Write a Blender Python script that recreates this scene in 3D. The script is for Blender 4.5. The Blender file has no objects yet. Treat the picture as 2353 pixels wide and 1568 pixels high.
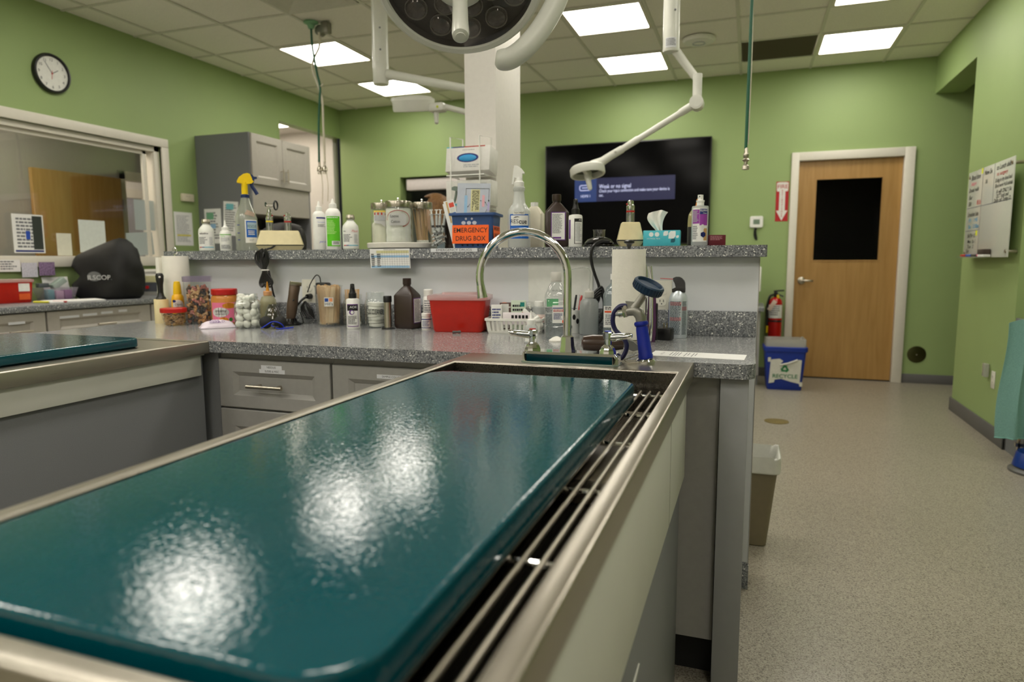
import bpy, bmesh, math, random
from mathutils import Vector, Matrix
R = math.radians
PI = math.pi
scene = bpy.context.scene
COL = scene.collection

# ------------------------------------------------------------------ camera
cam_d = bpy.data.cameras.new('camera')
cam = bpy.data.objects.new('camera', cam_d)
COL.objects.link(cam)
scene.camera = cam
cam_d.sensor_width = 36.0
cam_d.lens = 1548.4 / 2353 * 36.0
cam_d.clip_start = 0.02
cam_d.clip_end = 60
_yaw, _pitch, _roll = 0.339147, 0.1195077, 0.0043832
_f = Vector((-math.sin(_yaw) * math.cos(_pitch), math.cos(_yaw) * math.cos(_pitch), -math.sin(_pitch)))
_r = Vector((math.cos(_yaw), math.sin(_yaw), 0))
_d = _f.cross(_r)
_r2 = math.cos(_roll) * _r + math.sin(_roll) * _d
_d2 = -math.sin(_roll) * _r + math.cos(_roll) * _d
cam.matrix_world = Matrix(((_r2.x, -_d2.x, -_f.x, 0), (_r2.y, -_d2.y, -_f.y, 0), (_r2.z, -_d2.z, -_f.z, 1.18), (0, 0, 0, 1)))
cam_d.dof.use_dof = True
cam_d.dof.focus_distance = 1.86
cam_d.dof.aperture_fstop = 3.2

# ------------------------------------------------------------------ world and exposure
world = bpy.data.worlds.new('world')
scene.world = world
world.use_nodes = True
world.node_tree.nodes['Background'].inputs[0].default_value = (0.5, 0.5, 0.48, 1)
world.node_tree.nodes['Background'].inputs[1].default_value = 0.03
scene.view_settings.view_transform = 'Standard'
scene.view_settings.look = 'None'
scene.view_settings.gamma = 1.0
scene.view_settings.use_curve_mapping = False
scene.view_settings.exposure = 0.0
PANEL_STRENGTH = 13.5          # the ceiling panels light the place
PANEL_COLOR = (1.0, 0.945, 0.85)
try:
    scene.cycles.max_bounces = 7
    scene.cycles.diffuse_bounces = 4
    scene.cycles.glossy_bounces = 3
    scene.cycles.transmission_bounces = 4
    scene.cycles.transparent_max_bounces = 24
    scene.cycles.caustics_reflective = False
    scene.cycles.caustics_refractive = False
    scene.cycles.sample_clamp_indirect = 6.0
    scene.cycles.adaptive_threshold = 0.02
except Exception:
    pass

# ------------------------------------------------------------------ materials
def lin(c):
    return tuple(((v / 255) / 12.92 if v / 255 <= 0.04045 else ((v / 255 + 0.055) / 1.055) ** 2.4) for v in c[:3]) + (1.0,)

MATS = {}
def mat(name, col=(200, 200, 200), rough=0.5, metal=0.0, var=0.04, scale=40.0, bump=0.0, bscale=200.0, spec=0.5,
        emit=0.0, ecol=None, coat=0.0, sss=0.0, trans=0.0, alpha=1.0):
    """principled surface with a little procedural variation of its colour and an optional fine relief"""
    if name in MATS:
        return MATS[name]
    m = bpy.data.materials.new(name)
    m.use_nodes = True
    nt = m.node_tree
    b = nt.nodes['Principled BSDF']
    b.inputs['Roughness'].default_value = rough
    b.inputs['Metallic'].default_value = metal
    b.inputs['Specular IOR Level'].default_value = spec
    b.inputs['Coat Weight'].default_value = coat
    b.inputs['Transmission Weight'].default_value = trans
    b.inputs['Alpha'].default_value = alpha
    if sss:
        b.inputs['Subsurface Weight'].default_value = sss
        b.inputs['Subsurface Radius'].default_value = (0.01, 0.01, 0.01)
    c = lin(col)
    tc = nt.nodes.new('ShaderNodeTexCoord')
    if var:
        n = nt.nodes.new('ShaderNodeTexNoise')
        n.inputs['Scale'].default_value = scale
        n.inputs['Detail'].default_value = 3
        nt.links.new(tc.outputs['Object'], n.inputs['Vector'])
        mr = nt.nodes.new('ShaderNodeMapRange')
        mr.inputs[1].default_value = 0.3
        mr.inputs[2].default_value = 0.7
        mr.inputs[3].default_value = 1 - var
        mr.inputs[4].default_value = 1 + var
        nt.links.new(n.outputs[0], mr.inputs[0])
        mx = nt.nodes.new('ShaderNodeVectorMath')
        mx.operation = 'SCALE'
        mx.inputs[0].default_value = c[:3]
        nt.links.new(mr.outputs[0], mx.inputs['Scale'])
        nt.links.new(mx.outputs[0], b.inputs['Base Color'])
    else:
        b.inputs['Base Color'].default_value = c
    if bump:
        n2 = nt.nodes.new('ShaderNodeTexNoise')
        n2.inputs['Scale'].default_value = bscale
        nt.links.new(tc.outputs['Object'], n2.inputs['Vector'])
        bp = nt.nodes.new('ShaderNodeBump')
        bp.inputs['Strength'].default_value = bump
        bp.inputs['Distance'].default_value = 0.002
        nt.links.new(n2.outputs[0], bp.inputs['Height'])
        nt.links.new(bp.outputs[0], b.inputs['Normal'])
    if emit:
        b.inputs['Emission Color'].default_value = lin(ecol or col)
        b.inputs['Emission Strength'].default_value = emit
    MATS[name] = m
    return m

def clear(name, tint=(240, 245, 240), gloss=0.06, rough=0.02, body=0.0, bcol=(230, 235, 230)):
    """thin clear plastic or glass: sees through, reflects more at grazing angles; body mixes in a milky diffuse"""
    if name in MATS:
        return MATS[name]
    m = bpy.data.materials.new(name)
    m.use_nodes = True
    nt = m.node_tree
    nt.nodes.clear()
    out = nt.nodes.new('ShaderNodeOutputMaterial')
    tr = nt.nodes.new('ShaderNodeBsdfTransparent')
    tr.inputs[0].default_value = lin(tuple(255 - (255 - c) * 0.35 for c in tint))
    gl = nt.nodes.new('ShaderNodeBsdfGlossy')
    gl.inputs['Roughness'].default_value = rough
    gl.inputs['Color'].default_value = (1, 1, 1, 1)
    lw = nt.nodes.new('ShaderNodeLayerWeight')
    lw.inputs[0].default_value = 0.5
    fr = nt.nodes.new('ShaderNodeMath')
    fr.operation = 'POWER'
    fr.inputs[1].default_value = 3.0
    nt.links.new(lw.outputs['Facing'], fr.inputs[0])
    last = tr.outputs[0]
    if body:
        n = nt.nodes.new('ShaderNodeTexNoise')
        n.inputs['Scale'].default_value = 30
        di = nt.nodes.new('ShaderNodeBsdfDiffuse')
        di.inputs[0].default_value = lin(bcol)
        tl = nt.nodes.new('ShaderNodeBsdfTranslucent')
        tl.inputs[0].default_value = lin(bcol)
        m1 = nt.nodes.new('ShaderNodeMixShader')
        m1.inputs[0].default_value = 0.4
        nt.links.new(di.outputs[0], m1.inputs[1])
        nt.links.new(tl.outputs[0], m1.inputs[2])
        m2 = nt.nodes.new('ShaderNodeMixShader')
        mr = nt.nodes.new('ShaderNodeMapRange')
        mr.inputs[3].default_value = body - 0.04
        mr.inputs[4].default_value = body + 0.04
        nt.links.new(n.outputs[0], mr.inputs[0])
        nt.links.new(mr.outputs[0], m2.inputs[0])
        nt.links.new(tr.outputs[0], m2.inputs[1])
        nt.links.new(m1.outputs[0], m2.inputs[2])
        last = m2.outputs[0]
    ma = nt.nodes.new('ShaderNodeMath')
    ma.operation = 'MULTIPLY_ADD'
    ma.inputs[1].default_value = 0.65
    ma.inputs[2].default_value = gloss * 0.4
    nt.links.new(fr.outputs[0], ma.inputs[0])
    mx = nt.nodes.new('ShaderNodeMixShader')
    nt.links.new(ma.outputs[0], mx.inputs[0])
    nt.links.new(last, mx.inputs[1])
    nt.links.new(gl.outputs[0], mx.inputs[2])
    nt.links.new(mx.outputs[0], out.inputs[0])
    MATS[name] = m
    return m

def speckle(name, stops, scale=230.0, rough=0.3, bump=0.0, fine=0.0, coat=0.0, bdist=0.001):
    """laminate or vinyl flecks: random flat colour per voronoi cell"""
    m = bpy.data.materials.new(name)
    m.use_nodes = True
    nt = m.node_tree
    b = nt.nodes['Principled BSDF']
    b.inputs['Roughness'].default_value = rough
    b.inputs['Coat Weight'].default_value = coat
    b.inputs['Coat Roughness'].default_value = 0.12
    tc = nt.nodes.new('ShaderNodeTexCoord')
    v = nt.nodes.new('ShaderNodeTexVoronoi')
    v.inputs['Scale'].default_value = scale
    nt.links.new(tc.outputs['Object'], v.inputs['Vector'])
    cr = nt.nodes.new('ShaderNodeValToRGB')
    cr.color_ramp.interpolation = 'CONSTANT'
    e = cr.color_ramp.elements
    while len(e) > 1:
        e.remove(e[-1])
    e[0].position = 0
    e[0].color = lin(stops[0][1])
    for p, c in stops[1:]:
        x = e.new(p)
        x.color = lin(c)
    nt.links.new(v.outputs['Color'], cr.inputs[0])
    nt.links.new(cr.outputs[0], b.inputs['Base Color'])
    if bump:
        n2 = nt.nodes.new('ShaderNodeTexNoise')
        n2.inputs['Scale'].default_value = fine
        nt.links.new(tc.outputs['Object'], n2.inputs['Vector'])
        bp = nt.nodes.new('ShaderNodeBump')
        bp.inputs['Strength'].default_value = bump
        bp.inputs['Distance'].default_value = bdist
        nt.links.new(n2.outputs[0], bp.inputs['Height'])
        nt.links.new(bp.outputs[0], b.inputs['Normal'])
    MATS[name] = m
    return m

def brushed(name, col, rough, axis=0, stretch=60.0):
    """brushed stainless steel: streaky roughness and relief along one axis"""
    m = bpy.data.materials.new(name)
    m.use_nodes = True
    nt = m.node_tree
    b = nt.nodes['Principled BSDF']
    b.inputs['Metallic'].default_value = 1
    b.inputs['Base Color'].default_value = lin(col)
    tc = nt.nodes.new('ShaderNodeTexCoord')
    mp = nt.nodes.new('ShaderNodeMapping')
    s = [400.0, 400.0, 400.0]
    s[axis] = 400.0 / stretch
    mp.inputs['Scale'].default_value = s
    nt.links.new(tc.outputs['Object'], mp.inputs['Vector'])
    n = nt.nodes.new('ShaderNodeTexNoise')
    n.inputs['Scale'].default_value = 1.0
    nt.links.new(mp.outputs[0], n.inputs['Vector'])
    mr = nt.nodes.new('ShaderNodeMapRange')
    mr.inputs[3].default_value = rough - 0.07
    mr.inputs[4].default_value = rough + 0.1
    nt.links.new(n.outputs[0], mr.inputs[0])
    nt.links.new(mr.outputs[0], b.inputs['Roughness'])
    bp = nt.nodes.new('ShaderNodeBump')
    bp.inputs['Strength'].default_value = 0.08
    bp.inputs['Distance'].default_value = 0.0005
    nt.links.new(n.outputs[0], bp.inputs['Height'])
    nt.links.new(bp.outputs[0], b.inputs['Normal'])
    MATS[name] = m
    return m

def wood(name, c1, c2, scale=(1.5, 1.5, 0.12), rough=0.35):
    """veneer with long vertical figure"""
    m = bpy.data.materials.new(name)
    m.use_nodes = True
    nt = m.node_tree
    b = nt.nodes['Principled BSDF']
    b.inputs['Roughness'].default_value = rough
    tc = nt.nodes.new('ShaderNodeTexCoord')
    mp = nt.nodes.new('ShaderNodeMapping')
    mp.inputs['Scale'].default_value = [14 * s for s in scale]
    nt.links.new(tc.outputs['Object'], mp.inputs['Vector'])
    n = nt.nodes.new('ShaderNodeTexNoise')
    n.inputs['Scale'].default_value = 1.2
    n.inputs['Detail'].default_value = 6
    n.inputs['Distortion'].default_value = 0.6
    nt.links.new(mp.outputs[0], n.inputs['Vector'])
    cr = nt.nodes.new('ShaderNodeValToRGB')
    cr.color_ramp.elements[0].position = 0.3
    cr.color_ramp.elements[0].color = lin(c1)
    cr.color_ramp.elements[1].position = 0.7
    cr.color_ramp.elements[1].color = lin(c2)
    nt.links.new(n.outputs[0], cr.inputs[0])
    nt.links.new(cr.outputs[0], b.inputs['Base Color'])
    MATS[name] = m
    return m

# ------------------------------------------------------------------ mesh building
class MB:
    def __init__(self):
        self.v = []
        self.f = []
    def add(self, vs, fs):
        o = len(self.v)
        self.v += [tuple(p) for p in vs]
        self.f += [tuple(i + o for i in q) for q in fs]
        return self
    def box(self, x0, x1, y0, y1, z0, z1, m=None):
        vs = [(x, y, z) for x in (x0, x1) for y in (y0, y1) for z in (z0, z1)]
        if m is not None:
            vs = [m @ Vector(p) for p in vs]
        return self.add(vs, [(0, 1, 3, 2), (4, 6, 7, 5), (0, 4, 5, 1), (2, 3, 7, 6), (0, 2, 6, 4), (1, 5, 7, 3)])
    def bbox(self, x0, x1, y0, y1, z0, z1, b=0.004, m=None):
        """box with chamfered edges"""
        b = min(b, (x1 - x0) * .49, (y1 - y0) * .49, (z1 - z0) * .49)
        bm = bmesh.new()
        bmesh.ops.create_cube(bm, size=1)
        for p in bm.verts:
            p.co = Vector(((x0 + x1) / 2 + p.co.x * (x1 - x0), (y0 + y1) / 2 + p.co.y * (y1 - y0), (z0 + z1) / 2 + p.co.z * (z1 - z0)))
        bmesh.ops.bevel(bm, geom=bm.edges[:], offset=b, segments=2, affect='EDGES', profile=0.5)
        return self.bm(bm, m)
    def bm(self, bm, m=None):
        bm.verts.index_update()
        vs = [(m @ p.co) if m is not None else p.co.copy() for p in bm.verts]
        fs = [[q.index for q in g.verts] for g in bm.faces]
        bm.free()
        return self.add(vs, fs)
    def lathe(self, prof, n=28, m=None, sx=1.0, sy=1.0, arc=None, caps=True):
        """revolve (radius, z) points about z"""
        vs = []
        full = arc is None
        a0, a1 = (0, 2 * PI) if full else arc
        k = n if full else n + 1
        for r, z in prof:
            for i in range(k):
                a = a0 + (a1 - a0) * i / n
                p = Vector((r * sx * math.cos(a), r * sy * math.sin(a), z))
                vs.append(m @ p if m is not None else p)
        fs = []
        for j in range(len(prof) - 1):
            for i in range(n):
                i2 = (i + 1) % k
                fs.append((j * k + i, j * k + i2, (j + 1) * k + i2, (j + 1) * k + i))
        if caps and full:
            if prof[0][0] > 1e-6:
                fs.append(tuple(reversed(range(k))))
            if prof[-1][0] > 1e-6:
                fs.append(tuple((len(prof) - 1) * k + i for i in range(k)))
        return self.add(vs, fs)
    def cyl(self, p0, p1, r0, r1=None, n=16):
        r1 = r0 if r1 is None else r1
        p0 = Vector(p0)
        p1 = Vector(p1)
        d = p1 - p0
        q = d.to_track_quat('Z', 'Y').to_matrix().to_4x4()
        return self.lathe([(r0, 0), (r1, d.length)], n, Matrix.Translation(p0) @ q)
    def tube(self, pts, r, n=10, close=False, ry=None):
        """round tube along a polyline; r may be a number or a list"""
        pts = [Vector(p) for p in pts]
        N = len(pts)
        rr = r if isinstance(r, (list, tuple)) else [r] * N
        t0 = (pts[1] - pts[0]).normalized()
        up = Vector((0, 0, 1)) if abs(t0.z) < 0.9 else Vector((1, 0, 0))
        nx = t0.cross(up).normalized()
        vs = []
        for i in range(N):
            a = pts[(i - 1) % N] if (i > 0 or close) else pts[0]
            b = pts[(i + 1) % N] if (i < N - 1 or close) else pts[-1]
            t = (b - a)
            t = t.normalized() if t.length > 1e-9 else t0
            nx = (nx - t * nx.dot(t))
            nx = nx.normalized() if nx.length > 1e-6 else t.orthogonal().normalized()
            ny = t.cross(nx)
            for k in range(n):
                an = 2 * PI * k / n
                vs.append(pts[i] + nx * (rr[i] * math.cos(an)) + ny * ((rr[i] if ry is None else ry) * math.sin(an)))
        fs = []
        M_ = N if close else N - 1
        for i in range(M_):
            j = (i + 1) % N
            for k in range(n):
                k2 = (k + 1) % n
                fs.append((i * n + k, i * n + k2, j * n + k2, j * n + k))
        if not close:
            fs.append(tuple(reversed(range(n))))
            fs.append(tuple((N - 1) * n + k for k in range(n)))
        return self.add(vs, fs)
    def prism(self, poly, h0, h1, m=None, top=None):
        """extrude a 2D polygon (x, y) from z=h0 to z=h1; top: scale of the upper outline"""
        n = len(poly)
        t = top or 1.0
        vs = [Vector((x, y, h0)) for x, y in poly] + [Vector((x * t, y * t, h1)) for x, y in poly]
        if m is not None:
            vs = [m @ p for p in vs]
        fs = [tuple(reversed(range(n))), tuple(range(n, 2 * n))]
        fs += [(i, (i + 1) % n, n + (i + 1) % n, n + i) for i in range(n)]
        return self.add(vs, fs)
    def loft(self, rings, cap0=True, cap1=True):
        n = len(rings[0])
        o = []
        for r in rings:
            o += list(r)
        fs = []
        for j in range(len(rings) - 1):
            for i in range(n):
                i2 = (i + 1) % n
                fs.append((j * n + i, j * n + i2, (j + 1) * n + i2, (j + 1) * n + i))
        if cap0:
            fs.append(tuple(reversed(range(n))))
        if cap1:
            fs.append(tuple((len(rings) - 1) * n + i for i in range(n)))
        return self.add(o, fs)
    def sphere(self, c, r, n=14, sz=1.0, sx=1.0, sy=1.0):
        prof = [(max(1e-5, r * math.sin(PI * i / n)), -r * sz * math.cos(PI * i / n)) for i in range(n + 1)]
        return self.lathe(prof, n + 4, Matrix.Translation(Vector(c)), sx, sy, caps=False)
    def xf(self, m):
        self.v = [tuple(m @ Vector(p)) for p in self.v]
        return self
    def mesh(self, name, smooth=True, angle=35):
        me = bpy.data.meshes.new(name)
        me.from_pydata(self.v, [], self.f)
        me.validate()
        bm = bmesh.new()
        bm.from_mesh(me)
        bmesh.ops.recalc_face_normals(bm, faces=bm.faces)
        bm.to_mesh(me)
        bm.free()
        if smooth:
            me.shade_smooth()
            me.set_sharp_from_angle(angle=R(angle))
        return me

def ov(cx, cy, rx, ry, n=20):
    return [(cx + rx * math.cos(2 * PI * i / n), cy + ry * math.sin(2 * PI * i / n)) for i in range(n)]

def rrect(x0, x1, y0, y1, r, k=5):
    """rounded rectangle outline, counter-clockwise"""
    out = []
    for cx, cy, a in ((x1 - r, y1 - r, 0), (x0 + r, y1 - r, 90), (x0 + r, y0 + r, 180), (x1 - r, y0 + r, 270)):
        for i in range(k + 1):
            t = R(a + 90 * i / k)
            out.append((cx + r * math.cos(t), cy + r * math.sin(t)))
    return out

def ring(poly, z):
    return [Vector((x, y, z)) for x, y in poly]

def rr_loft(specs, k=4):
    """loft of rounded rectangles: (half width, half depth, corner radius, z)"""
    return [ring(rrect(-a, a, -b, b, min(r, a * .98, b * .98), k), z) for a, b, r, z in specs]

def bez(p, n=16):
    """smooth curve through control points (catmull-rom)"""
    p = [Vector(q) for q in p]
    p = [p[0] * 2 - p[1]] + p + [p[-1] * 2 - p[-2]]
    out = []
    for i in range(1, len(p) - 2):
        for k in range(n):
            t = k / n
            a, b, c, d = p[i - 1], p[i], p[i + 1], p[i + 2]
            out.append(0.5 * ((2 * b) + (c - a) * t + (2 * a - 5 * b + 4 * c - d) * t * t + (3 * b - a - 3 * c + d) * t ** 3))
    out.append(p[-2])
    return out

def link(name, me, m, parent=None):
    o = bpy.data.objects.new(name, me)
    if m is not None:
        if isinstance(m, str):
            m = MATS[m]
        if len(me.materials) == 0:
            me.materials.append(m)
    COL.objects.link(o)
    if parent is not None:
        o.parent = parent
    return o

def part(name, mb, m, parent, label=None, smooth=True, angle=35):
    o = link(name, mb.mesh(name, smooth, angle), m, parent)
    if label:
        o['label'] = label
    return o

def tag(o, label, cat, group=None, kind=None):
    o['label'] = label
    o['category'] = cat
    if group:
        o['group'] = group
    if kind:
        o['kind'] = kind
    return o

def thing(name, label, cat, loc=(0, 0, 0), rz=0.0, group=None, kind=None):
    o = bpy.data.objects.new(name, None)
    o.empty_display_size = 0.05
    COL.objects.link(o)
    o.location = loc
    o.rotation_euler = (0, 0, rz)
    return tag(o, label, cat, group, kind)

def single(name, mb, m, label, cat, loc=(0, 0, 0), rz=0.0, group=None, kind=None, smooth=True, angle=35):
    o = part(name, mb, m, None, None, smooth, angle)
    o.location = loc
    o.rotation_euler = (0, 0, rz)
    return tag(o, label, cat, group, kind)

def copy_thing(src, loc, rz=0.0, label=None):
    r = src.copy()
    COL.objects.link(r)
    r.location = loc
    r.rotation_euler = (0, 0, rz)
    if label:
        r['label'] = label
    for ch in list(src.children):
        c = ch.copy()
        COL.objects.link(c)
        c.parent = r
        for g in ch.children:
            d = g.copy()
            COL.objects.link(d)
            d.parent = c
    return r

# ------------------------------------------------------------------ lettering
def text_mb(s, size, w=None, bold=0.0, align='CENTER', flat=True, italic=0.0):
    """MB with the letters in the xz plane, facing -y, centred on the origin; w fits the width"""
    cu = bpy.data.curves.new('t', 'FONT')
    cu.body = s
    cu.size = size
    cu.align_x = align
    cu.align_y = 'CENTER'
    cu.resolution_u = 3
    cu.offset = bold * size
    cu.shear = italic
    o = bpy.data.objects.new('t', cu)
    COL.objects.link(o)
    bpy.context.view_layer.update()
    me = bpy.data.meshes.new_from_object(o.evaluated_get(bpy.context.evaluated_depsgraph_get()))
    mb = MB()
    vs = [v.co.copy() for v in me.vertices]
    if vs:
        x0 = min(v.x for v in vs)
        x1 = max(v.x for v in vs)
        k = (w / (x1 - x0)) if w else 1.0
        mb.add([(v.x * k, 0, v.y) for v in vs], [tuple(p.vertices) for p in me.polygons])
    bpy.data.objects.remove(o)
    bpy.data.curves.remove(cu)
    bpy.data.meshes.remove(me)
    return mb

def shift(mb, x=0, y=0, z=0):
    return mb.xf(Matrix.Translation((x, y, z)))

def lines_mb(x0, x1, z0, z1, rows, seed=1, fill=0.55, gap=0.25):
    """rows of tiny print: dashes of uneven length, in the xz plane facing -y"""
    rnd = random.Random(seed)
    mb = MB()
    h = (z1 - z0) / rows
    for i in range(rows):
        zt = z1 - h * i
        zb = zt - h * fill
        x = x0
        end = x1 - (x1 - x0) * rnd.uniform(0, gap * 1.4)
        while x < end - 1e-5:
            w = rnd.uniform(0.06, 0.2) * (x1 - x0)
            xe = min(x + w, end)
            mb.add([(x, 0, zb), (xe, 0, zb), (xe, 0, zt), (x, 0, zt)], [(0, 1, 2, 3)])
            x = xe + 0.03 * (x1 - x0)
    return mb

def quad_mb(x0, x1, z0, z1, y=0.0):
    return MB().add([(x0, y, z0), (x1, y, z0), (x1, y, z1), (x0, y, z1)], [(0, 1, 2, 3)])

def sheet_mb(x0, x1, z0, z1, t=0.0006):
    return MB().box(x0, x1, 0, t, z0, z1)

def wrap(mb, r, lift=0.0004, a0=0.0, sub=0.004):
    """bend a flat xz drawing (facing -y) round a vertical cylinder of radius r, centre at angle a0 from -y"""
    bm = bmesh.new()
    vs = [bm.verts.new(p) for p in mb.v]
    for f in mb.f:
        try:
            bm.faces.new([vs[i] for i in f])
        except ValueError:
            pass
    # slice so that long faces can bend
    xs = [v.co.x for v in bm.verts]
    if xs:
        x = math.floor(min(xs) / sub) * sub + sub
        while x < max(xs):
            bmesh.ops.bisect_plane(bm, geom=bm.verts[:] + bm.edges[:] + bm.faces[:], plane_co=(x, 0, 0), plane_no=(1, 0, 0))
            x += sub
    q = r + lift
    for v in bm.verts:
        a = v.co.x / q + a0
        v.co = Vector((q * math.sin(a), -q * math.cos(a), v.co.z))
    return MB().bm(bm)

def rect_wrap(w, z0, z1, r, lift=0.0004, a0=0.0):
    return wrap(quad_mb(-w / 2, w / 2, z0, z1), r, lift, a0)
# ------------------------------------------------------------------ shared materials
mat('green_paint', (150, 172, 112), 0.55, var=0.02, scale=3, bump=0.05, bscale=300)
mat('white_paint', (226, 222, 210), 0.45, var=0.02)
mat('white_wall', (222, 218, 212), 0.6, var=0.02)
mat('grey_wall', (172, 170, 170), 0.6, var=0.02, scale=4)
mat('ceiling_tile', (243, 240, 230), 0.9, var=0.05, scale=120, bump=0.3, bscale=500)
mat('ceiling_rail', (214, 213, 200), 0.5)
mat('trim_white', (224, 219, 206), 0.4, var=0.015)
mat('grey_cabinet', (152, 151, 147), 0.45, var=0.03, scale=60, bump=0.05, bscale=500)
mat('cabinet_light', (170, 165, 156), 0.45, var=0.03)
mat('dark_grey_panel', (116, 118, 121), 0.5, var=0.05, scale=400, bump=0.06, bscale=600)
mat('white_laminate', (206, 207, 198), 0.42, var=0.015, scale=10)
mat('kneewall_panel', (206, 209, 213), 0.4, var=0.02, scale=8)
mat('black_plastic', (22, 22, 23), 0.35)
mat('black_matte', (16, 16, 16), 0.7)
mat('dark_void', (10, 10, 10), 0.9)
mat('white_plastic', (240, 240, 235), 0.35)
mat('cream_plastic', (216, 204, 160), 0.4)
mat('chrome', (225, 226, 226), 0.06, metal=1, var=0)
mat('nickel', (190, 183, 168), 0.28, metal=1, var=0.02)
mat('paper', (238, 238, 236), 0.8, var=0.015)
mat('ink', (34, 34, 38), 0.8, var=0)
mat('grey_ink', (120, 122, 126), 0.8, var=0)
mat('cove_base', (98, 97, 96), 0.5, var=0.06, scale=200)
brushed('steel_y', (172, 166, 154), 0.30, axis=1)
brushed('steel_x', (174, 168, 156), 0.30, axis=0)
brushed('steel_shaded', (120, 114, 104), 0.26, axis=1)  # tub steel: its dark reflections are put into a darker base colour
wood('maple', (164, 124, 68), (180, 141, 84))
speckle('laminate', [(0, (104, 106, 110)), (0.22, (148, 150, 151)), (0.55, (172, 173, 172)), (0.74, (124, 126, 129)), (0.86, (228, 228, 224))], 330, 0.22, coat=0.5)
speckle('laminate_edge', [(0, (68, 72, 77)), (0.22, (120, 123, 127)), (0.52, (150, 152, 154)), (0.72, (96, 99, 104)), (0.86, (236, 236, 232))], 300, 0.35)
speckle('vinyl_floor', [(0, (112, 106, 94)), (0.25, (148, 141, 126)), (0.6, (166, 159, 144)), (0.85, (128, 121, 108))], 260, 0.38, bump=0.25, fine=260, coat=0.12)
clear('window_glass', (236, 240, 238), 0.1)

ZC = 2.98
XL = -4.756
YB = 7.24

# ------------------------------------------------------------------ floor and walls
single('floor', MB().box(-8.4, 4.2, -2.8, 9.6, -0.1, 0), 'vinyl_floor', 'seamless speckled grey vinyl floor', 'floor', kind='structure')

w = MB()
T = 0.12
w.box(XL - T, XL, -2.72, 6.113, 0, 1.19)
w.box(XL - T, XL, -2.72, 6.113, 2.144, ZC + .06)
w.box(XL - T, XL, 4.545, 6.113, 1.19, 2.144)
w.box(XL - T, XL, -2.72, 1.6, 1.19, 2.144)
w.box(XL - T, XL, 6.113, YB, 2.655, ZC + .06)
single('wall_left', w, 'green_paint', 'green painted wall holding the clock and the long interior window', 'wall', kind='structure', smooth=False)
w = MB()
w.box(XL, -3.95, YB, YB + .15, 0, ZC + .06)
w.box(-3.95, -2.75, YB, YB + .15, 0, 1.1)
w.box(-3.95, -2.75, YB, YB + .15, 2.157, ZC + .06)
w.box(-2.75, 0.372, YB, YB + .15, 0, ZC + .06)
w.box(0.372, 1.342, YB, YB + .15, 2.135, ZC + .06)
w.box(1.342, 3.4, YB, YB + .15, 0, ZC + .06)
single('wall_back', w, 'green_paint', 'green painted wall behind the television and the wooden door', 'wall', kind='structure', smooth=False)
w = MB().box(1.52, 1.74, 4.85, 6.03, 0, ZC + .06)
w.box(1.52, 1.74, 6.03, YB, 2.655, ZC + .06)
single('wall_right', w, 'green_paint', 'short green wall with the glass memo board and a high header', 'wall', kind='structure', smooth=False)
single('wall_alcove', MB().box(1.74, 3.4, 4.85, 4.97, 0, ZC + .06), 'green_paint', 'green wall of the alcove behind the hanging towel', 'wall', kind='structure', smooth=False)
single('wall_side', MB().box(3.4, 3.52, -2.72, 8.9, 0, ZC + .06), 'green_paint', 'far side green wall beyond the alcove', 'wall', kind='structure', smooth=False)
single('wall_front', MB().box(XL, 3.4, -2.84, -2.72, 0, ZC + .06), 'white_wall', 'pale wall at the near end of the room', 'wall', kind='structure', smooth=False)

# the square structural column behind the bar
single('wall_column', MB().bbox(-1.418, -1.245, 3.3, 3.69, 0, ZC, .006), 'white_wall', 'square white column rising behind the bar to the ceiling', 'column', kind='structure')

# baseboards
single('baseboard_back', MB().bbox(1.395, 3.4, YB - .012, YB, 0, .088, .004).bbox(-2.7, 0.335, YB - .012, YB, 0, .088, .004), 'cove_base', 'grey cove base along the wall beside the wooden door', 'baseboard', kind='structure')
b = MB().bbox(1.506, 1.52, 4.836, 6.03, 0, .1, .004).bbox(1.506, 1.75, 6.03, 6.044, 0, .1, .004).bbox(1.506, 3.4, 4.836, 4.85, 0, .1, .004)
single('baseboard_right', b, 'cove_base', 'grey cove base under the memo board wall', 'baseboard', kind='structure')

# ------------------------------------------------------------------ ceiling
ceil = thing('ceiling', 'suspended ceiling of square off-white tiles in a metal grid', 'ceiling', (0, 0, 0), kind='structure')
part('slab', MB().box(XL - T, 3.52, -2.84, YB + .15, ZC + .03, ZC + .09), 'ceiling_tile', ceil)
gx = [XL] + [-4.51 + .622 * k for k in range(13)] + [3.4]
gy = [-2.72] + [3.745 + .612 * k for k in range(-10, 6)] + [YB]
gx = [x for x in gx if x <= 3.4]
LIGHTS = [(1, 4.97), (1, 6.19), (5, 4.97), (5, 6.19), (8, 6.19), (8, 4.97)]
LIGHTS += [(1, 3.133), (5, 3.133), (8, 3.133), (1, 1.297), (3, 1.297), (5, 1.297), (8, 1.297), (1, -.539), (3, -.539), (5, -.539), (8, -.539), (1, -1.763), (3, -1.763), (5, -1.763), (8, -1.763), (11, 3.133)]  # unseen panels: one placed by board reflections, others added to brighten the bar
VENT = [(2, 3.745)]
LOUV = [(7, 6.19)]
def cell(x, y):
    return min(range(len(gx) - 1), key=lambda i: abs((gx[i] + gx[i + 1]) / 2 - x)), min(range(len(gy) - 1), key=lambda i: abs((gy[i] + gy[i + 1]) / 2 - y))
taken = set()
def cell_rect(k, y):
    x0 = -4.51 + .622 * k
    i, j = cell(x0 + .311, y + .306)
    taken.add((i, j))
    return gx[i], gx[i + 1], gy[j], gy[j + 1]
light_rects = [cell_rect(*c) for c in LIGHTS]
vent_rects = [cell_rect(*c) for c in VENT]
louv_rects = [cell_rect(*c) for c in LOUV]
tile_me = {}
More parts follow.
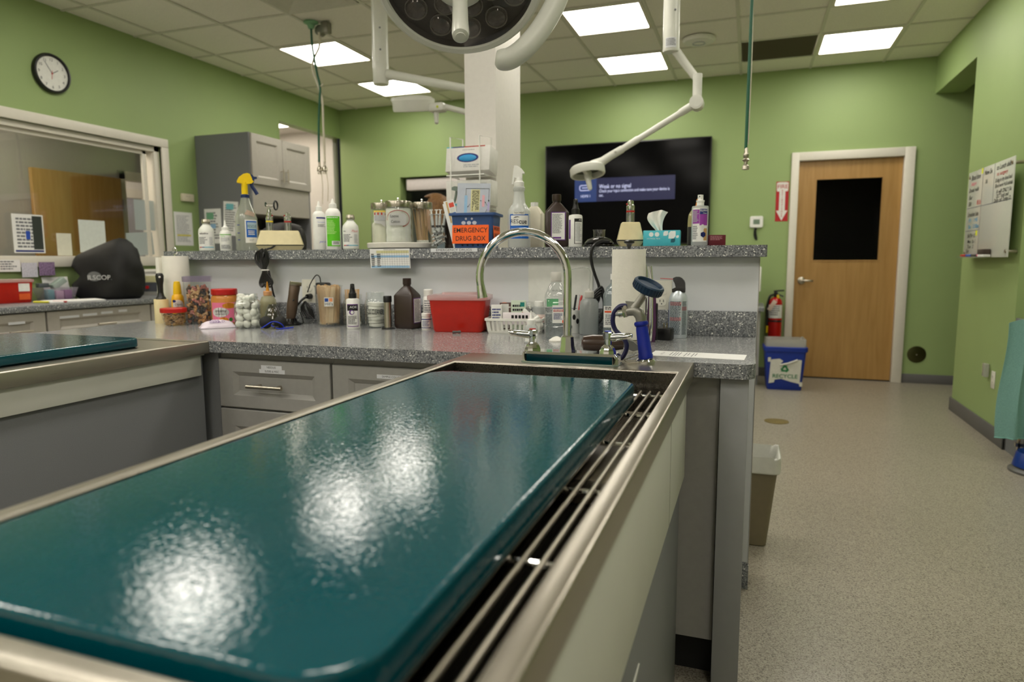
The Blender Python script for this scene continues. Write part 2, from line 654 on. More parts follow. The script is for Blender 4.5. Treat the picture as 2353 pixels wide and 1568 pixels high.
for i in range(len(gx) - 1):
    for j in range(len(gy) - 1):
        if (i, j) in taken or gy[j] < -2.6:
            continue
        key = (round(gx[i + 1] - gx[i], 3), round(gy[j + 1] - gy[j], 3))
        a, b_ = key[0] / 2 - .002, key[1] / 2 - .002
        if key not in tile_me:
            tile_me[key] = MB().box(-a, a, -b_, b_, ZC + .006, ZC + .024).mesh('tile', False)
            tile_me[key].materials.append(MATS['ceiling_tile'])
        o = link('tile', tile_me[key], None, ceil)
        o.location = ((gx[i] + gx[i + 1]) / 2, (gy[j] + gy[j + 1]) / 2, 0)
for x in gx[1:-1]:
    part('rail', MB().box(x - .012, x + .012, -2.72, YB, ZC - .002, ZC + .004), 'ceiling_rail', ceil, smooth=False)
for y in gy[1:-1]:
    part('rail', MB().box(XL, 3.4, y - .012, y + .012, ZC - .0015, ZC + .0045), 'ceiling_rail', ceil, smooth=False)

mat('panel_glow', (255, 250, 240), 0.5, var=0, emit=PANEL_STRENGTH)
MATS['panel_glow'].node_tree.nodes['Principled BSDF'].inputs['Emission Color'].default_value = PANEL_COLOR + (1,)
lab = {0: 'lit square ceiling panel with thin hoses hanging across it', 1: 'lit square ceiling panel above the small lamp head by the column',
       2: 'larger-looking lit ceiling panel beside the round surgical lamp', 3: 'lit ceiling panel between the television and the pole lamp arm',
       4: 'lit ceiling panel above the wooden door', 5: 'lit ceiling panel cut by the top edge, right of the green hose'}
for n, (x0, x1, y0, y1) in enumerate(light_rects):
    t = thing('ceiling_light', lab.get(n, 'unseen lit ceiling panel at a guessed spot out of frame'), 'ceiling light', ((x0 + x1) / 2, (y0 + y1) / 2, ZC), group='square ceiling light panels')
    hw, hd = (x1 - x0) / 2, (y1 - y0) / 2
    fr = MB()
    for a0, a1, b0, b1 in ((-hw + .012, hw - .012, -hd + .012, -hd + .034), (-hw + .012, hw - .012, hd - .034, hd - .012), (-hw + .012, -hw + .034, -hd + .034, hd - .034), (hw - .034, hw - .012, -hd + .034, hd - .034)):
        fr.box(a0, a1, b0, b1, -.006, .022)
    part('frame', fr, 'trim_white', t, smooth=False)
    part('diffuser', MB().box(-hw + .03, hw - .03, -hd + .03, hd - .03, .001, .012), 'panel_glow', t, smooth=False)

# air diffuser with nested square louvres, and the perforated return grille
for (x0, x1, y0, y1) in vent_rects:
    t = thing('air_vent', 'square ceiling air diffuser with nested louvres', 'vent', ((x0 + x1) / 2, (y0 + y1) / 2, ZC))
    part('backing', MB().box(-.28, .28, -.28, .28, .018, .024), 'dark_grey_panel', t)
    for k in range(5):
        a = .292 - k * .056
        lo = MB()
        rg = [ring([(-a, -a), (a, -a), (a, a), (-a, a)], -.004), ring([(-a + .04, -a + .04), (a - .04, -a + .04), (a - .04, a - .04), (-a + .04, a - .04)], .016)]
        rg.append([p + Vector((0, 0, .003)) for p in rg[1]])
        rg.append([p + Vector((0, 0, .003)) for p in rg[0]])
        lo.loft(rg, False, False)
        lo.loft([rg[0], rg[3]], False, False)
        part('louvre', lo, 'ceiling_rail', t, smooth=False)
mat('grille_dark', (96, 88, 70), 0.7, var=0.1, scale=400)
for (x0, x1, y0, y1) in louv_rects:
    t = thing('return_grille', 'dull brown square return-air grille in the ceiling', 'vent', ((x0 + x1) / 2, (y0 + y1) / 2, ZC))
    part('panel', MB().box(-.295, .295, -.29, .29, .006, .012), 'grille_dark', t)
    for k in range(14):
        y = -.27 + k * .0415
        part('slat', MB().box(-.285, .285, y, y + .016, -.001, .006), 'grille_dark', t, smooth=False)
t = thing('wireless_hub', 'round white device fixed under a ceiling tile', 'access point', (-0.466, 5.954, ZC))
part('body', MB().lathe([(.105, 0.004), (.125, -.004), (.13, -.018), (.118, -.034), (.06, -.042), (0.001, -.043)], 32), 'white_plastic', t)
part('ring', MB().lathe([(.05, -.043), (.053, -.047), (.045, -.048), (.0448, -.043)], 28, caps=False), mat('hub_ring', (190, 196, 200), .4), t)

# ------------------------------------------------------------------ left window and the rooms behind it
win = thing('window_1', 'long interior window with white frame beside the clock', 'window', (0, 0, 0), kind='structure')
for nm, a in (('frame', (XL - .02, XL + .016, 1.55, 4.616, 2.144, 2.216)), ('frame', (XL - .02, XL + .016, 4.545, 4.616, 1.15, 2.144)),
              ('sill', (XL - .11, XL + .03, 1.55, 4.63, 1.146, 1.224)), ('jamb', (XL - T - .01, XL - .02, 4.49, 4.56, 1.224, 2.15)),
              ('head', (XL - T - .01, XL - .02, 1.55, 4.56, 2.1, 2.16)), ('sash', (XL - .075, XL - .05, 4.40, 4.44, 1.224, 2.1)),
              ('sash', (XL - .075, XL - .05, 1.6, 4.44, 2.07, 2.1))):
    part(nm, MB().bbox(*a, .004), 'trim_white', win)
part('pane', MB().box(XL - .064, XL - .06, 1.6, 4.41, 1.224, 2.08), 'window_glass', win, 'large clear sliding pane', smooth=False)
mat('room_wall', (174, 170, 168), 0.6, var=0.02)
XR = -6.2
rw = MB()
rw.box(XR - .1, XR, 0.2, 5.42, 0, 2.9)
rw.box(XR - .1, XR, 5.42, 6.05, 2.06, 2.9)
rw.box(XR - .1, XL - T, 6.05, 6.11, 0, 2.9)
rw.box(XR - .1, XL - T, 0.1, 0.2, 0, 2.9)
single('wall_office', rw, 'room_wall', 'grey wall of the small room seen through the long window', 'wall', kind='structure', smooth=False)
single('ceiling_office', MB().box(XR - 2, XL - T, 0.1, 6.11, 2.85, 2.9), 'ceiling_tile', 'ceiling of the small room behind the window', 'ceiling', kind='structure')
t = thing('ceiling_light', 'unseen ceiling panel added to light the small room behind the window', 'ceiling light', (-5.5, 3.2, 2.85))  # unseen lamp put in to light the small room
part('diffuser', MB().box(-.28, .28, -.28, .28, -.012, -.002), mat('panel_glow_low', (255, 250, 240), .5, var=0, emit=34.0, ecol=(255, 240, 220)), t)
part('frame', MB().box(-.3, .3, -.3, .3, -.008, 0), 'trim_white', t)
d2 = thing('door_2', 'plain wooden door standing open inside the small room', 'door', (0, 0, 0), kind='structure')
part('leaf', MB().bbox(XR + .03, XR + .072, 4.41, 5.33, 0.01, 2.03, .003), 'maple', d2)
part('hinge', MB().box(XR + .02, XR + .07, 5.335, 5.35, 1.72, 1.82), 'nickel', d2)
d3 = thing('door_3', 'white framed doorway in the small room', 'door', (0, 0, 0), kind='structure')
for a in ((XR - .1, XR + .02, 5.35, 5.43, 0, 2.12), (XR - .1, XR + .02, 5.35, 6.05, 2.03, 2.12)):
    part('frame', MB().bbox(*a, .004), 'trim_white', d3)
hw2 = MB().box(-8.2, XR - .1, 4.0, 4.1, 0, 2.9).box(-8.2, XR - .1, 8.0, 8.1, 0, 2.9).box(-8.2, -8.1, 4.0, 8.1, 0, 2.9).box(-8.2, XR - .1, 4.0, 8.1, 2.85, 2.9)
single('wall_hall', hw2, 'white_wall', 'pale wall of the passage beyond the small room', 'wall', kind='structure', smooth=False)
t = thing('ceiling_light', 'unseen ceiling panel added to brighten the passage beyond the small room', 'ceiling light', (-7.2, 6.0, 2.85))  # added out of sight, to brighten the space past the doorway
part('diffuser', MB().box(-.28, .28, -.28, .28, -.012, -.002), 'panel_glow_low', t)
part('frame', MB().box(-.3, .3, -.3, .3, -.008, 0), 'trim_white', t)
d4 = thing('door_4', 'grey door in a white frame at the end of the passage', 'door', (0, 0, 0), kind='structure')
part('leaf', MB().bbox(-8.1, -8.06, 6.86, 7.32, 0.01, 2.05, .003), mat('grey_door', (150, 148, 152), .5), d4)
for a in ((-8.1, -8.05, 6.74, 6.86, 0, 2.17), (-8.1, -8.05, 7.32, 7.44, 0, 2.17), (-8.1, -8.05, 6.74, 7.44, 2.05, 2.17)):
    part('frame', MB().bbox(*a, .004), 'trim_white', d4)
mat('tinted_rail', (150, 132, 120), .5)
# passage behind the opening in the corner
cw = MB().box(-6.3, XL - T, YB + .02, YB + .12, 0, 2.95).box(-6.3, XL - T, 6.11, 7.3, 2.76, 2.85)
single('wall_passage', cw, 'white_wall', 'white wall of the lit passage in the corner', 'wall', kind='structure', smooth=False)
t = thing('ceiling_light', 'small lit panel in the passage ceiling above the grey cabinet', 'ceiling light', (-5.32, 6.62, 2.76))
part('diffuser', MB().box(-.26, .26, -.2, .2, -.014, -.004), mat('panel_glow_passage', (255, 250, 240), .5, var=0, emit=16.0, ecol=(255, 240, 220)), t)
part('frame', MB().box(-.28, .28, -.22, .22, -.01, 0), 'trim_white', t)

# pass-through in the back wall: blind box, dark room behind
w2 = thing('window_2', 'dark pass-through opening with a white roller blind box', 'window', (0, 0, 0), kind='structure')
part('blind_box', MB().bbox(-3.885, -2.76, YB + .03, YB + .13, 2.005, 2.135, .01), mat('blind_white', (214, 206, 204), .5), w2)
part('sill', MB().bbox(-3.95, -2.75, YB - .03, YB + .15, 1.08, 1.1, .004), 'trim_white', w2)
part('pane', MB().box(-3.95, -2.75, YB + .138, YB + .142, 1.1, 2.0), 'window_glass', w2)
dk = MB().box(-4.1, -2.6, 9.3, 9.4, 0, 2.6).box(-4.2, -4.1, YB + .15, 9.4, 0, 2.6).box(-2.6, -2.5, YB + .15, 9.4, 0, 2.6).box(-4.2, -2.5, YB + .15, 9.4, 2.5, 2.6)
dk.box(0.1, 1.7, 9.3, 9.4, 0, 2.6).box(0.0, 0.1, YB + .15, 9.4, 0, 2.6).box(1.7, 1.8, YB + .15, 9.4, 0, 2.6).box(0, 1.8, YB + .15, 9.4, 2.5, 2.6)
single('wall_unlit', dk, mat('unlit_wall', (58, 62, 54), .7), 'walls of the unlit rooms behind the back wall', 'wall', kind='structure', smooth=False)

# ------------------------------------------------------------------ wooden door in the back wall
d1 = thing('door_1', 'pale wooden door with a dark glass light and lever handle', 'door', (0, 0, 0), kind='structure')
for a in ((.339, .408, YB - .035, YB + .15, 0, 2.2), (1.304, 1.391, YB - .035, YB + .15, 0, 2.2), (.408, 1.304, YB - .035, YB + .15, 2.12, 2.2)):
    part('frame', MB().bbox(*a, .004), 'trim_white', d1)
part('stop', MB().box(.408, .42, YB + .06, YB + .1, 0, 2.12).box(1.292, 1.304, YB + .06, YB + .1, 0, 2.12).box(.408, 1.304, YB + .06, YB + .1, 2.108, 2.12), 'trim_white', d1, smooth=False)
lf = MB()
for a in ((.411, .57, 0.012, 2.117), (1.14, 1.301, 0.012, 2.117), (.57, 1.14, 0.012, 1.165), (.57, 1.14, 1.94, 2.117)):
    lf.box(a[0], a[1], YB + .015, YB + .057, a[2], a[3])
leaf = part('leaf', lf, 'maple', d1, smooth=False)
bd = MB()
for a in ((.56, .572, 1.155, 1.95), (1.138, 1.15, 1.155, 1.95), (.572, 1.138, 1.155, 1.167), (.572, 1.138, 1.938, 1.95)):
    bd.box(a[0], a[1], YB + .01, YB + .06, a[2], a[3])
part('bead', bd, 'maple', leaf, smooth=False)
part('pane', MB().box(.57, 1.14, YB + .032, YB + .038, 1.16, 1.945), clear('dark_glass', (40, 52, 40), 0.02), leaf)
h = MB().lathe([(.034, 0), (.034, .008), (.026, .012), (.012, .014), (.011, .05)], 24, Matrix.Translation((.475, YB + .015, .968)) @ Matrix.Rotation(R(90), 4, 'X'))
h.tube(bez([(.475, YB - .035, .968), (.50, YB - .042, .968), (.55, YB - .04, .966), (.578, YB - .03, .964)], 5), [.011] * 15 + [.007], 10)
part('handle', h, 'nickel', leaf, 'brushed lever handle on a round rose')
part('sweep', MB().box(.411, 1.301, YB + .012, YB + .06, 0.002, .012), 'black_matte', d1)
# ------------------------------------------------------------------ bar: knee wall, ledge, worktop
YW = 2.448
kn = thing('knee_wall', 'low partition with pale laminate panels under the speckled bar ledge', 'partition', (0, 0, 0), kind='structure')
part('panel', MB().bbox(-2.54, .028, YW, YW + .13, 0.1, 1.188, .003), 'kneewall_panel', kn)
part('base', MB().bbox(-2.54, .03, YW - .002, YW + .135, 0, .1, .002), 'laminate_edge', kn)
part('corner_guard', MB().box(.0275, .0295, YW - .001, YW + .131, .1, 1.186), mat('edge_band', (172, 168, 158), .4), kn, smooth=False)
lg = MB().loft([ring(rrect(-2.54, .05, 2.40, 2.79, .01, 3), z) for z in (1.188, 1.2268)])
single('bar_ledge', lg, 'laminate_edge', 'narrow speckled grey bar ledge crowded with bottles and jars', 'ledge')
single('wall_plate', MB().bbox(-.795, -.546, YW - .006, YW, .93, 1.18, .002), mat('plate_white', (220, 221, 216), .45), 'plain white board fixed to the partition behind the faucet', 'panel')

# worktop with rounded outer corner and backsplash
top = MB()
def wt(z):
    o = [(-2.552, YW), (-2.552, 1.785)]
    r = .035
    cx, cy = .021 - r, 1.785 + r
    for i in range(7):
        a = R(-90 + 15 * i)
        o.append((cx + r * math.cos(a), cy + r * math.sin(a)))
    o.append((.021, YW))
    return ring(o, z)
top.loft([wt(.876), wt(.914)], cap1=False)
wk = thing('worktop', 'long speckled grey worktop below the bar ledge', 'worktop', (0, 0, 0))
part('edge', top, 'laminate_edge', wk)
part('surface', MB().loft([wt(.9138), wt(.9143)]), 'laminate', wk)
part('backsplash', MB().bbox(-2.548, .024, YW - .019, YW - .0005, .9143, 1.0022, .002), 'laminate_edge', wk)

# base cabinets under the worktop
def shaker(parent, name, x0, x1, z0, z1, y, m='grey_cabinet', rail=.055, axis='y', rail_z=None):
    """drawer or door front with a bevelled recessed field, its face towards -y"""
    rz_ = rail_z or rail
    a = [Vector((x0, y, z0)), Vector((x1, y, z0)), Vector((x1, y, z1)), Vector((x0, y, z1))]
    def inset(d, e, dy):
        return [Vector((x0 + d, y + dy, z0 + e)), Vector((x1 - d, y + dy, z0 + e)), Vector((x1 - d, y + dy, z1 - e)), Vector((x0 + d, y + dy, z1 - e))]
    rg = [[p + Vector((0, .019, 0)) for p in a], [p + Vector((0, .002, 0)) for p in a], inset(.002, .002, 0), inset(rail, rz_, 0), inset(rail + .016, rz_ + .013, .009), inset(rail + .018, rz_ + .015, .011)]
    mb = MB().loft(rg, True, True)
    return part(name, mb, m, parent, smooth=False)
def bar_handle(parent, xc, z, y, L=.14):
    mb = MB().cyl((xc - L / 2, y - .03, z), (xc + L / 2, y - .03, z), .0062, n=12)
    for s in (-1, 1):
        mb.cyl((xc + s * L * .29, y + .011, z), (xc + s * L * .29, y - .03, z), .0045, n=8)
    return part('handle', mb, 'nickel', parent)
def sticker(parent, s, xc, z, y, wdt, hgt, tw):
    l = part('sticker', MB().box(xc - wdt / 2, xc + wdt / 2, y - .0006, y, z - hgt / 2, z + hgt / 2), mat('label_white', (216, 218, 222), .5), parent, smooth=False)
    if s:
        part('lettering', shift(text_mb(s, hgt * .72, tw), xc, y - .0009, z), 'ink', l, smooth=False)
    return l
YC = 1.81
cb = thing('base_cabinet', 'grey drawer cabinet labelled needles, slides and misc', 'cabinet', (0, 0, 0))
part('body', MB().box(-1.786, -1.252, YC + .019, YW - .022, .1, .876), 'grey_cabinet', cb, smooth=False)
part('toe_kick', MB().box(-1.786, -1.252, YC + .08, YC + .1, 0, .1), 'dark_grey_panel', cb)
dr = shaker(cb, 'drawer', -1.701, -1.256, .687, .852, YC, rail=.058, rail_z=.042)
bar_handle(dr, -1.497, .766, YC + .006)
sticker(dr, 'NEEDLES', -1.482, .8305, YC, .082, .0135, .036)
sticker(dr, 'SLIDES & MISC', -1.480, .8172, YC - .0002, .102, .0135, .056)
dr = shaker(cb, 'drawer', -1.701, -1.256, .40, .680, YC, rail=.058)
bar_handle(dr, -1.48, .56, YC + .006)
dr = shaker(cb, 'drawer', -1.701, -1.256, .11, .392, YC, rail=.058)
bar_handle(dr, -1.48, .27, YC + .006)
part('filler', MB().box(-1.786, -1.705, YC + .006, YC + .025, .1, .876), 'dark_grey_panel', cb, smooth=False)
cb = thing('base_cabinet', 'grey drawer cabinet labelled sample collection, cut by the teal board', 'cabinet', (0, 0, 0))
part('body', MB().box(-1.2515, -.76, YC + .019, YW - .022, .1, .876), 'grey_cabinet', cb, smooth=False)
part('toe_kick', MB().box(-1.2515, -.76, YC + .08, YC + .1, 0, .1), 'dark_grey_panel', cb)
dr = shaker(cb, 'drawer', -1.2475, -.80, .687, .852, YC, rail=.058, rail_z=.042)
bar_handle(dr, -1.02, .766, YC + .006)
sticker(dr, 'SAMPLE COLLECTION', -1.022, .823, YC, .125, .0125, .088)
dr = shaker(cb, 'drawer', -1.2475, -.80, .40, .680, YC, rail=.058)
bar_handle(dr, -1.02, .56, YC + .006)
dr = shaker(cb, 'drawer', -1.2475, -.80, .11, .392, YC, rail=.058)
bar_handle(dr, -1.02, .27, YC + .006)
# cabinet at the free end of the worktop
cb = thing('end_cabinet', 'grey cabinet end with full-height panel beside the tub table', 'cabinet', (0, 0, 0))
part('body', MB().box(-.62, -.066, YC + .03, YW - .022, .13, .876), 'grey_cabinet', cb, smooth=False)
part('toe_kick', MB().box(-.62, -.062, YC + .09, YC + .105, 0, .13), 'black_matte', cb)
part('end_panel', MB().bbox(-.064, .006, YC + .002, YW - .022, 0, .874, .0015), mat('end_grey', (150, 152, 153), .45, var=.02), cb)
part('seam', MB().box(-.0655, -.064, YC + .006, YC + .1, 0.0, .874), 'black_matte', cb, smooth=False)

# ------------------------------------------------------------------ wet tables
def wet_table(x0, x1, y0, y1, label, deck, tall):
    t = thing('wet_table', label, 'exam table', (0, 0, 0))
    zt, rim = .9146, .026
    ix0, ix1, iy0, iy1 = x0 + rim, x1 - rim, y0 + rim, y1 - deck
    zb = .80
    mb = MB()
    def rc(a0, a1, b0, b1, z):
        return ring([(a0, b0), (a1, b0), (a1, b1), (a0, b1)], z)
    e = .004
    rg = [rc(x0, x1, y0, y1, zt - .042), rc(x0, x1, y0, y1, zt - e), rc(x0 + e * .3, x1 - e * .3, y0 + e * .3, y1 - e * .3, zt - e * .3), rc(x0 + e, x1 - e, y0 + e, y1 - e * .2, zt),
          rc(ix0 - .004, ix1 + .004, iy0 - .004, iy1 + .004, zt), rc(ix0 - .001, ix1 + .001, iy0 - .001, iy1 + .001, zt - .001), rc(ix0, ix1, iy0, iy1, zt - .004)]
    mb.loft(rg, False, False)
    part('rim', mb, 'steel_y', t, 'brushed steel rim', angle=60)
    tb = MB().loft([rc(ix0, ix1, iy0, iy1, zt - .004), rc(ix0 + .003, ix1 - .003, iy0 + .003, iy1 - .003, zb + .012), rc(ix0 + .015, ix1 - .015, iy0 + .015, iy1 - .015, zb)], False, True)
    part('tub', tb, 'steel_shaded', t, 'shallow steel tub')
    bx0, bx1 = x0 + .018, x1 - .016
    for a in ((bx1 - .012, bx1, y0 + .02, y1 - .006), (bx0, bx0 + .012, y0 + .02, y1 - .006), (bx0 + .012, bx1 - .012, y0 + .02, y0 + .032)):
        part('apron_panel', MB().bbox(*a, tall, zt - .043, .001), 'white_laminate', t, 'pale laminate apron')
    part('base', MB().bbox(bx0 + .012, bx1 - .012, y0 + .06, y1 - .004, .0, tall - .003, .002), 'dark_grey_panel', t, 'dark grey base panel')
    return t
TX0, TX1, TY0, TY1 = -.757, -.130, .283, 1.7845
tbl = wet_table(TX0, TX1, TY0, TY1, 'steel-rimmed wet table in front with the big teal board', .165, .61)
part('seam', MB().box(TX1 - .0165, TX1 - .0155, 1.42, 1.424, .61, .88), mat('seam_grey', (150, 150, 142), .5), tbl)
part('bracket', MB().prism([(0, 0), (.05, 0), (0, .22)], -.002, .0, Matrix.Translation((TX1 - .0165 + .004, .78, .55)) @ Matrix.Rotation(R(90), 4, 'Y')), 'white_laminate', tbl)

# rack of steel rods lying in the tub
ZG = .868
rk = thing('drain_rack', 'rack of slim steel rods lying in the tub under the teal board', 'rack', (0, 0, 0))
xs = [TX1 - .026 - .012 - .0208 * i for i in range(26)]
xs = [x for x in xs if x > TX0 + .04]
rod = MB().cyl((0, TY0 + .05, 0), (0, 1.555, 0), .0033, n=8).mesh('rod')
rod.materials.append(MATS['nickel'])
for x in xs:
    link('rod', rod, None, rk).location = (x, 0, ZG + .0066)
cross = MB().cyl((xs[-1] - .008, 0, 0), (xs[0] + .008, 0, 0), .0042, n=8).mesh('cross_rod')
cross.materials.append(MATS['chrome'])
for y in (1.545, 1.335, 1.115, .865, .635, .40):
    link('cross_rod', cross, None, rk).location = (0, y, ZG - .0008)
for y in (.40, 1.545):
    for x in (xs[0], xs[-1]):
        part('foot', MB().cyl((x, y, .80), (x, y, ZG), .004, n=8), 'chrome', rk)

# perforated lift-out strainer tray seen through the rods
single('strainer_tray', MB().bbox(-.30, -.165, .99, 1.22, .80, .842, .006), 'steel_x', 'small steel strainer tray in the tub below the rods', 'tray')

# teal rubber board
def teal(name):
    m = mat(name, (0, 70, 80), 0.05, var=0.06, scale=8, spec=0.6)
    nt = m.node_tree
    b = nt.nodes['Principled BSDF']
    tc = nt.nodes.new('ShaderNodeTexCoord')
    n1 = nt.nodes.new('ShaderNodeTexNoise')
    n1.inputs['Scale'].default_value = 150
    n1.inputs['Detail'].default_value = 1.5
    n2 = nt.nodes.new('ShaderNodeTexNoise')
    n2.inputs['Scale'].default_value = 420
    n2.inputs['Detail'].default_value = 1
    for n in (n1, n2):
        nt.links.new(tc.outputs['Object'], n.inputs['Vector'])
    ad = nt.nodes.new('ShaderNodeMath')
    ad.operation = 'MULTIPLY_ADD'
    ad.inputs[1].default_value = 0.3
    nt.links.new(n2.outputs[0], ad.inputs[0])
    nt.links.new(n1.outputs[0], ad.inputs[2])
    bp = nt.nodes.new('ShaderNodeBump')
    bp.inputs['Strength'].default_value = 0.25
    bp.inputs['Distance'].default_value = 0.0012
    nt.links.new(ad.outputs[0], bp.inputs['Height'])
    nt.links.new(bp.outputs[0], b.inputs['Normal'])
    return m
teal('teal_board')
def board(x0, x1, y0, y1, z0, z1, r):
    e = .005
    return MB().loft([ring(rrect(x0 + d, x1 - d, y0 + d, y1 - d, r - d, 8), z) for d, z in ((e, z0), (0, z0 + e), (0, z1 - e), (e * .3, z1 - e * .3), (e, z1), (e + .003, z1), (e + .006, z1))])
single('exam_board', board(-.706, -.222, .325, 1.447,   .8786, .9195, .055), 'teal_board', 'large glossy teal board lying across the front table', 'board')

# second table to the side, with its own board
wet_table(-2.42, -1.712, .30, 1.7845, 'steel-rimmed table beyond, left of the drawers, with a plain side panel', .03, .866)
lt = bpy.data.objects['wet_table.001']
part('side_panel', MB().bbox(-1.7325, -1.7265, .33, 1.76, .80, .8745, .001), 'white_laminate', lt, 'white strip under the steel edge')
part('deck', MB().box(-2.40, -1.73, .32, 1.756, .905, .912), 'steel_x', lt, 'flat steel deck')
single('exam_board', board(-2.36, -1.80, .42, 1.60, .9125, .9425, .03), 'teal_board', 'smaller-looking teal board on the side table by the drawers', 'board')
# ------------------------------------------------------------------ faucet on the deck of the front table
ZD = .9148
fa = thing('faucet', 'chrome gooseneck faucet with two lever handles on the table deck', 'faucet', (-.431, 1.68, ZD))
pl = MB().loft([ring(rrect(-.127, .127, -.033, .033, .018, 5), 0), ring(rrect(-.127, .127, -.033, .033, .018, 5), .024), ring(rrect(-.121, .121, -.028, .028, .016, 5), .030)])
part('base_plate', pl, 'chrome', fa)
part('gasket', MB().loft([ring(rrect(-.129, .129, -.035, .035, .018, 5), -.0002), ring(rrect(-.129, .129, -.035, .035, .018, 5), .004)]), clear('gasket', (220, 235, 228), .1, body=.5, bcol=(190, 210, 200)), fa)
sp = MB().lathe([(.022, .028), (.0215, .036), (.019, .045), (.0165, .068), (.012, .072)], 8, Matrix.Translation((-.01, 0, 0)))
part('collar', sp, 'chrome', fa, angle=20)
ux, uy = -.985, -.17
path = [(-.01, 0, .06), (-.01, 0, .12), (-.01, 0, .2)]
cz, rr_ = .222, .115
for i in range(0, 23):
    a = PI * i / 22 * 1.07
    q = rr_ * (1 - math.cos(a))
    path.append((-.01 + ux * q, uy * q, cz + rr_ * math.sin(a)))
part('spout', MB().tube(path, .0108, 16), 'chrome', fa)
e = Vector(path[-1])
d = (Vector(path[-1]) - Vector(path[-2])).normalized()
part('aerator', MB().cyl(e - d * .004, e + d * .024, .0108, .0135, 18).cyl(e + d * .024, e + d * .030, .0142, .0142, 18), 'chrome', fa)
for sx, cap, an, nm in ((-.104, (190, 30, 30), 200, 'red'), (.096, (30, 60, 190), -8, 'blue')):
    hd = part('handle', MB().lathe([(.020, .026), (.021, .034), (.016, .040), (.022, .050), (.0215, .056), (.017, .066), (.0125, .070), (.0095, .073), (.0095, .088), (.013, .089), (.0135, .104), (.012, .106), (.001, .106)], 10, Matrix.Translation((sx, 0, -.022))), 'chrome', fa, angle=20)
    m = Matrix.Translation((sx, 0, .070)) @ Matrix.Rotation(R(an), 4, 'Z')
    lv = MB().loft([[m @ Vector((x, y * w_, z * h_ + zz)) for y, z in ov(0, 0, 1, 1, 12)] for x, w_, h_, zz in ((.008, .009, .010, 0), (.02, .010, .010, .001), (.04, .012, .009, .004), (.056, .011, .008, .006), (.063, .005, .005, .007))])
    part('lever', lv, 'chrome', hd)
    part('button', MB().lathe([(.009, .0835), (.0088, .0855), (.001, .0865)], 16, Matrix.Translation((sx, 0, .001))), mat('button_' + nm, cap, .3), hd, nm + ' temperature button')

# ------------------------------------------------------------------ pre-rinse sprayer standing beside the faucet
YS = 1.742
sy = thing('spray_nozzle', 'blue-handled rinse sprayer with dark round head standing on the deck', 'sprayer', (-.2485, YS, ZD))
def L3(x, z):
    return Vector((x + .2485, 0, z - ZD))
mat('blue_grip', (8, 34, 150), .4, var=.05)
mat('navy_lever', (30, 30, 78), .4)
mat('navy_rubber', (22, 50, 76), .45)
mat('cast_grey', (150, 148, 140), .38, metal=.6)
part('base_ring', MB().lathe([(.026, 0), (.026, .006), (.022, .010), (.015, .011), (.001, .011)], 28), 'chrome', sy)
b0, b1 = L3(-.2475, .926), L3(-.262, 1.022)
gr = MB()
dz = (b1 - b0)
for k in range(1):
    q = dz.to_track_quat('Z', 'Y').to_matrix().to_4x4()
    gr.lathe([(.012, -.004), (.0185, .0), (.019, .008), (.0175, .012), (.0155, .075), (.0145, .084), (.017, .086), (.0185, .091), (.017, .096), (.012, .098)], 24, Matrix.Translation(b0) @ q)
part('grip', gr, 'blue_grip', sy)
el = MB().tube([b1 - dz * .05, b1 + Vector((-.001, 0, .010)), b1 + Vector((-.006, 0, .021)), b1 + Vector((-.017, 0, .028)), b1 + Vector((-.03, 0, .026)), b1 + Vector((-.042, 0, .023))], [.0125, .014, .015, .0145, .013, .012], 16)
neck0 = b1 + Vector((-.02, 0, .03))
neck1 = L3(-.2535, 1.092)
el.tube([neck0, neck0.lerp(neck1, .35), neck1], [.0125, .0105, .0105], 14)
el.prism([(-.036, .028), (-.016, .05), (-.040, .052)], -.006, .006, Matrix.Translation(b1) @ Matrix.Rotation(R(90), 4, 'X'))
part('body', el, 'cast_grey', sy)
hn = MB().cyl(b1 + Vector((-.036, 0, .024)), b1 + Vector((-.046, 0, .022)), .0155, n=6).cyl(b1 + Vector((-.046, 0, .022)), b1 + Vector((-.058, 0, .0195)), .0115, n=18)
part('nut', hn, 'chrome', sy, angle=20)
part('plunger', MB().cyl(b1 + Vector((-.057, 0, .0195)), b1 + Vector((-.066, 0, .018)), .008, .006, 14), mat('plunger_grey', (180, 180, 178), .4), sy)
lp = bez([L3(-.2975, 1.062), L3(-.316, 1.060), L3(-.331, 1.044), L3(-.335, 1.020), L3(-.328, .998), L3(-.309, .980), L3(-.298, .962), L3(-.299, .945), L3(-.307, .928), L3(-.3135, .922)], 5)
part('trigger', MB().tube(lp, [.0085] * (len(lp) - 4) + [.007, .006, .005, .004], 12, ry=.0062), 'navy_lever', sy, 'dark blue curved squeeze lever')
part('pivot', MB().cyl(L3(-.302, 1.058) + Vector((0, -.011, 0)), L3(-.302, 1.058) + Vector((0, .011, 0)), .0048, n=14), 'nickel', sy)
ax = Vector((.42, -.20, .88)).normalized()
hq = Matrix.Translation(neck1) @ ax.to_track_quat('Z', 'Y').to_matrix().to_4x4()
part('bell', MB().lathe([(.009, -.006), (.014, .002), (.022, .008), (.024, .012)], 24, hq), 'chrome', sy)
hp_ = []
for i in range(48):
    pass
hd = MB().lathe([(.026, .008), (.0375, .010), (.039, .014), (.039, .030), (.0365, .033), (.033, .033), (.031, .026), (.001, .024)], 40, hq)
part('spray_head', hd, 'navy_rubber', sy, 'dark blue rubber ring head')
rb = MB()
for i in range(30):
    a = 2 * PI * i / 30
    rb.box(-.0016, .0016, -.0006, .0012, .014, .029, hq @ Matrix.Rotation(a, 4, 'Z') @ Matrix.Translation((0, .039, 0)))
o = part('rib', rb, 'navy_rubber', sy)
o['kind'] = 'stuff'
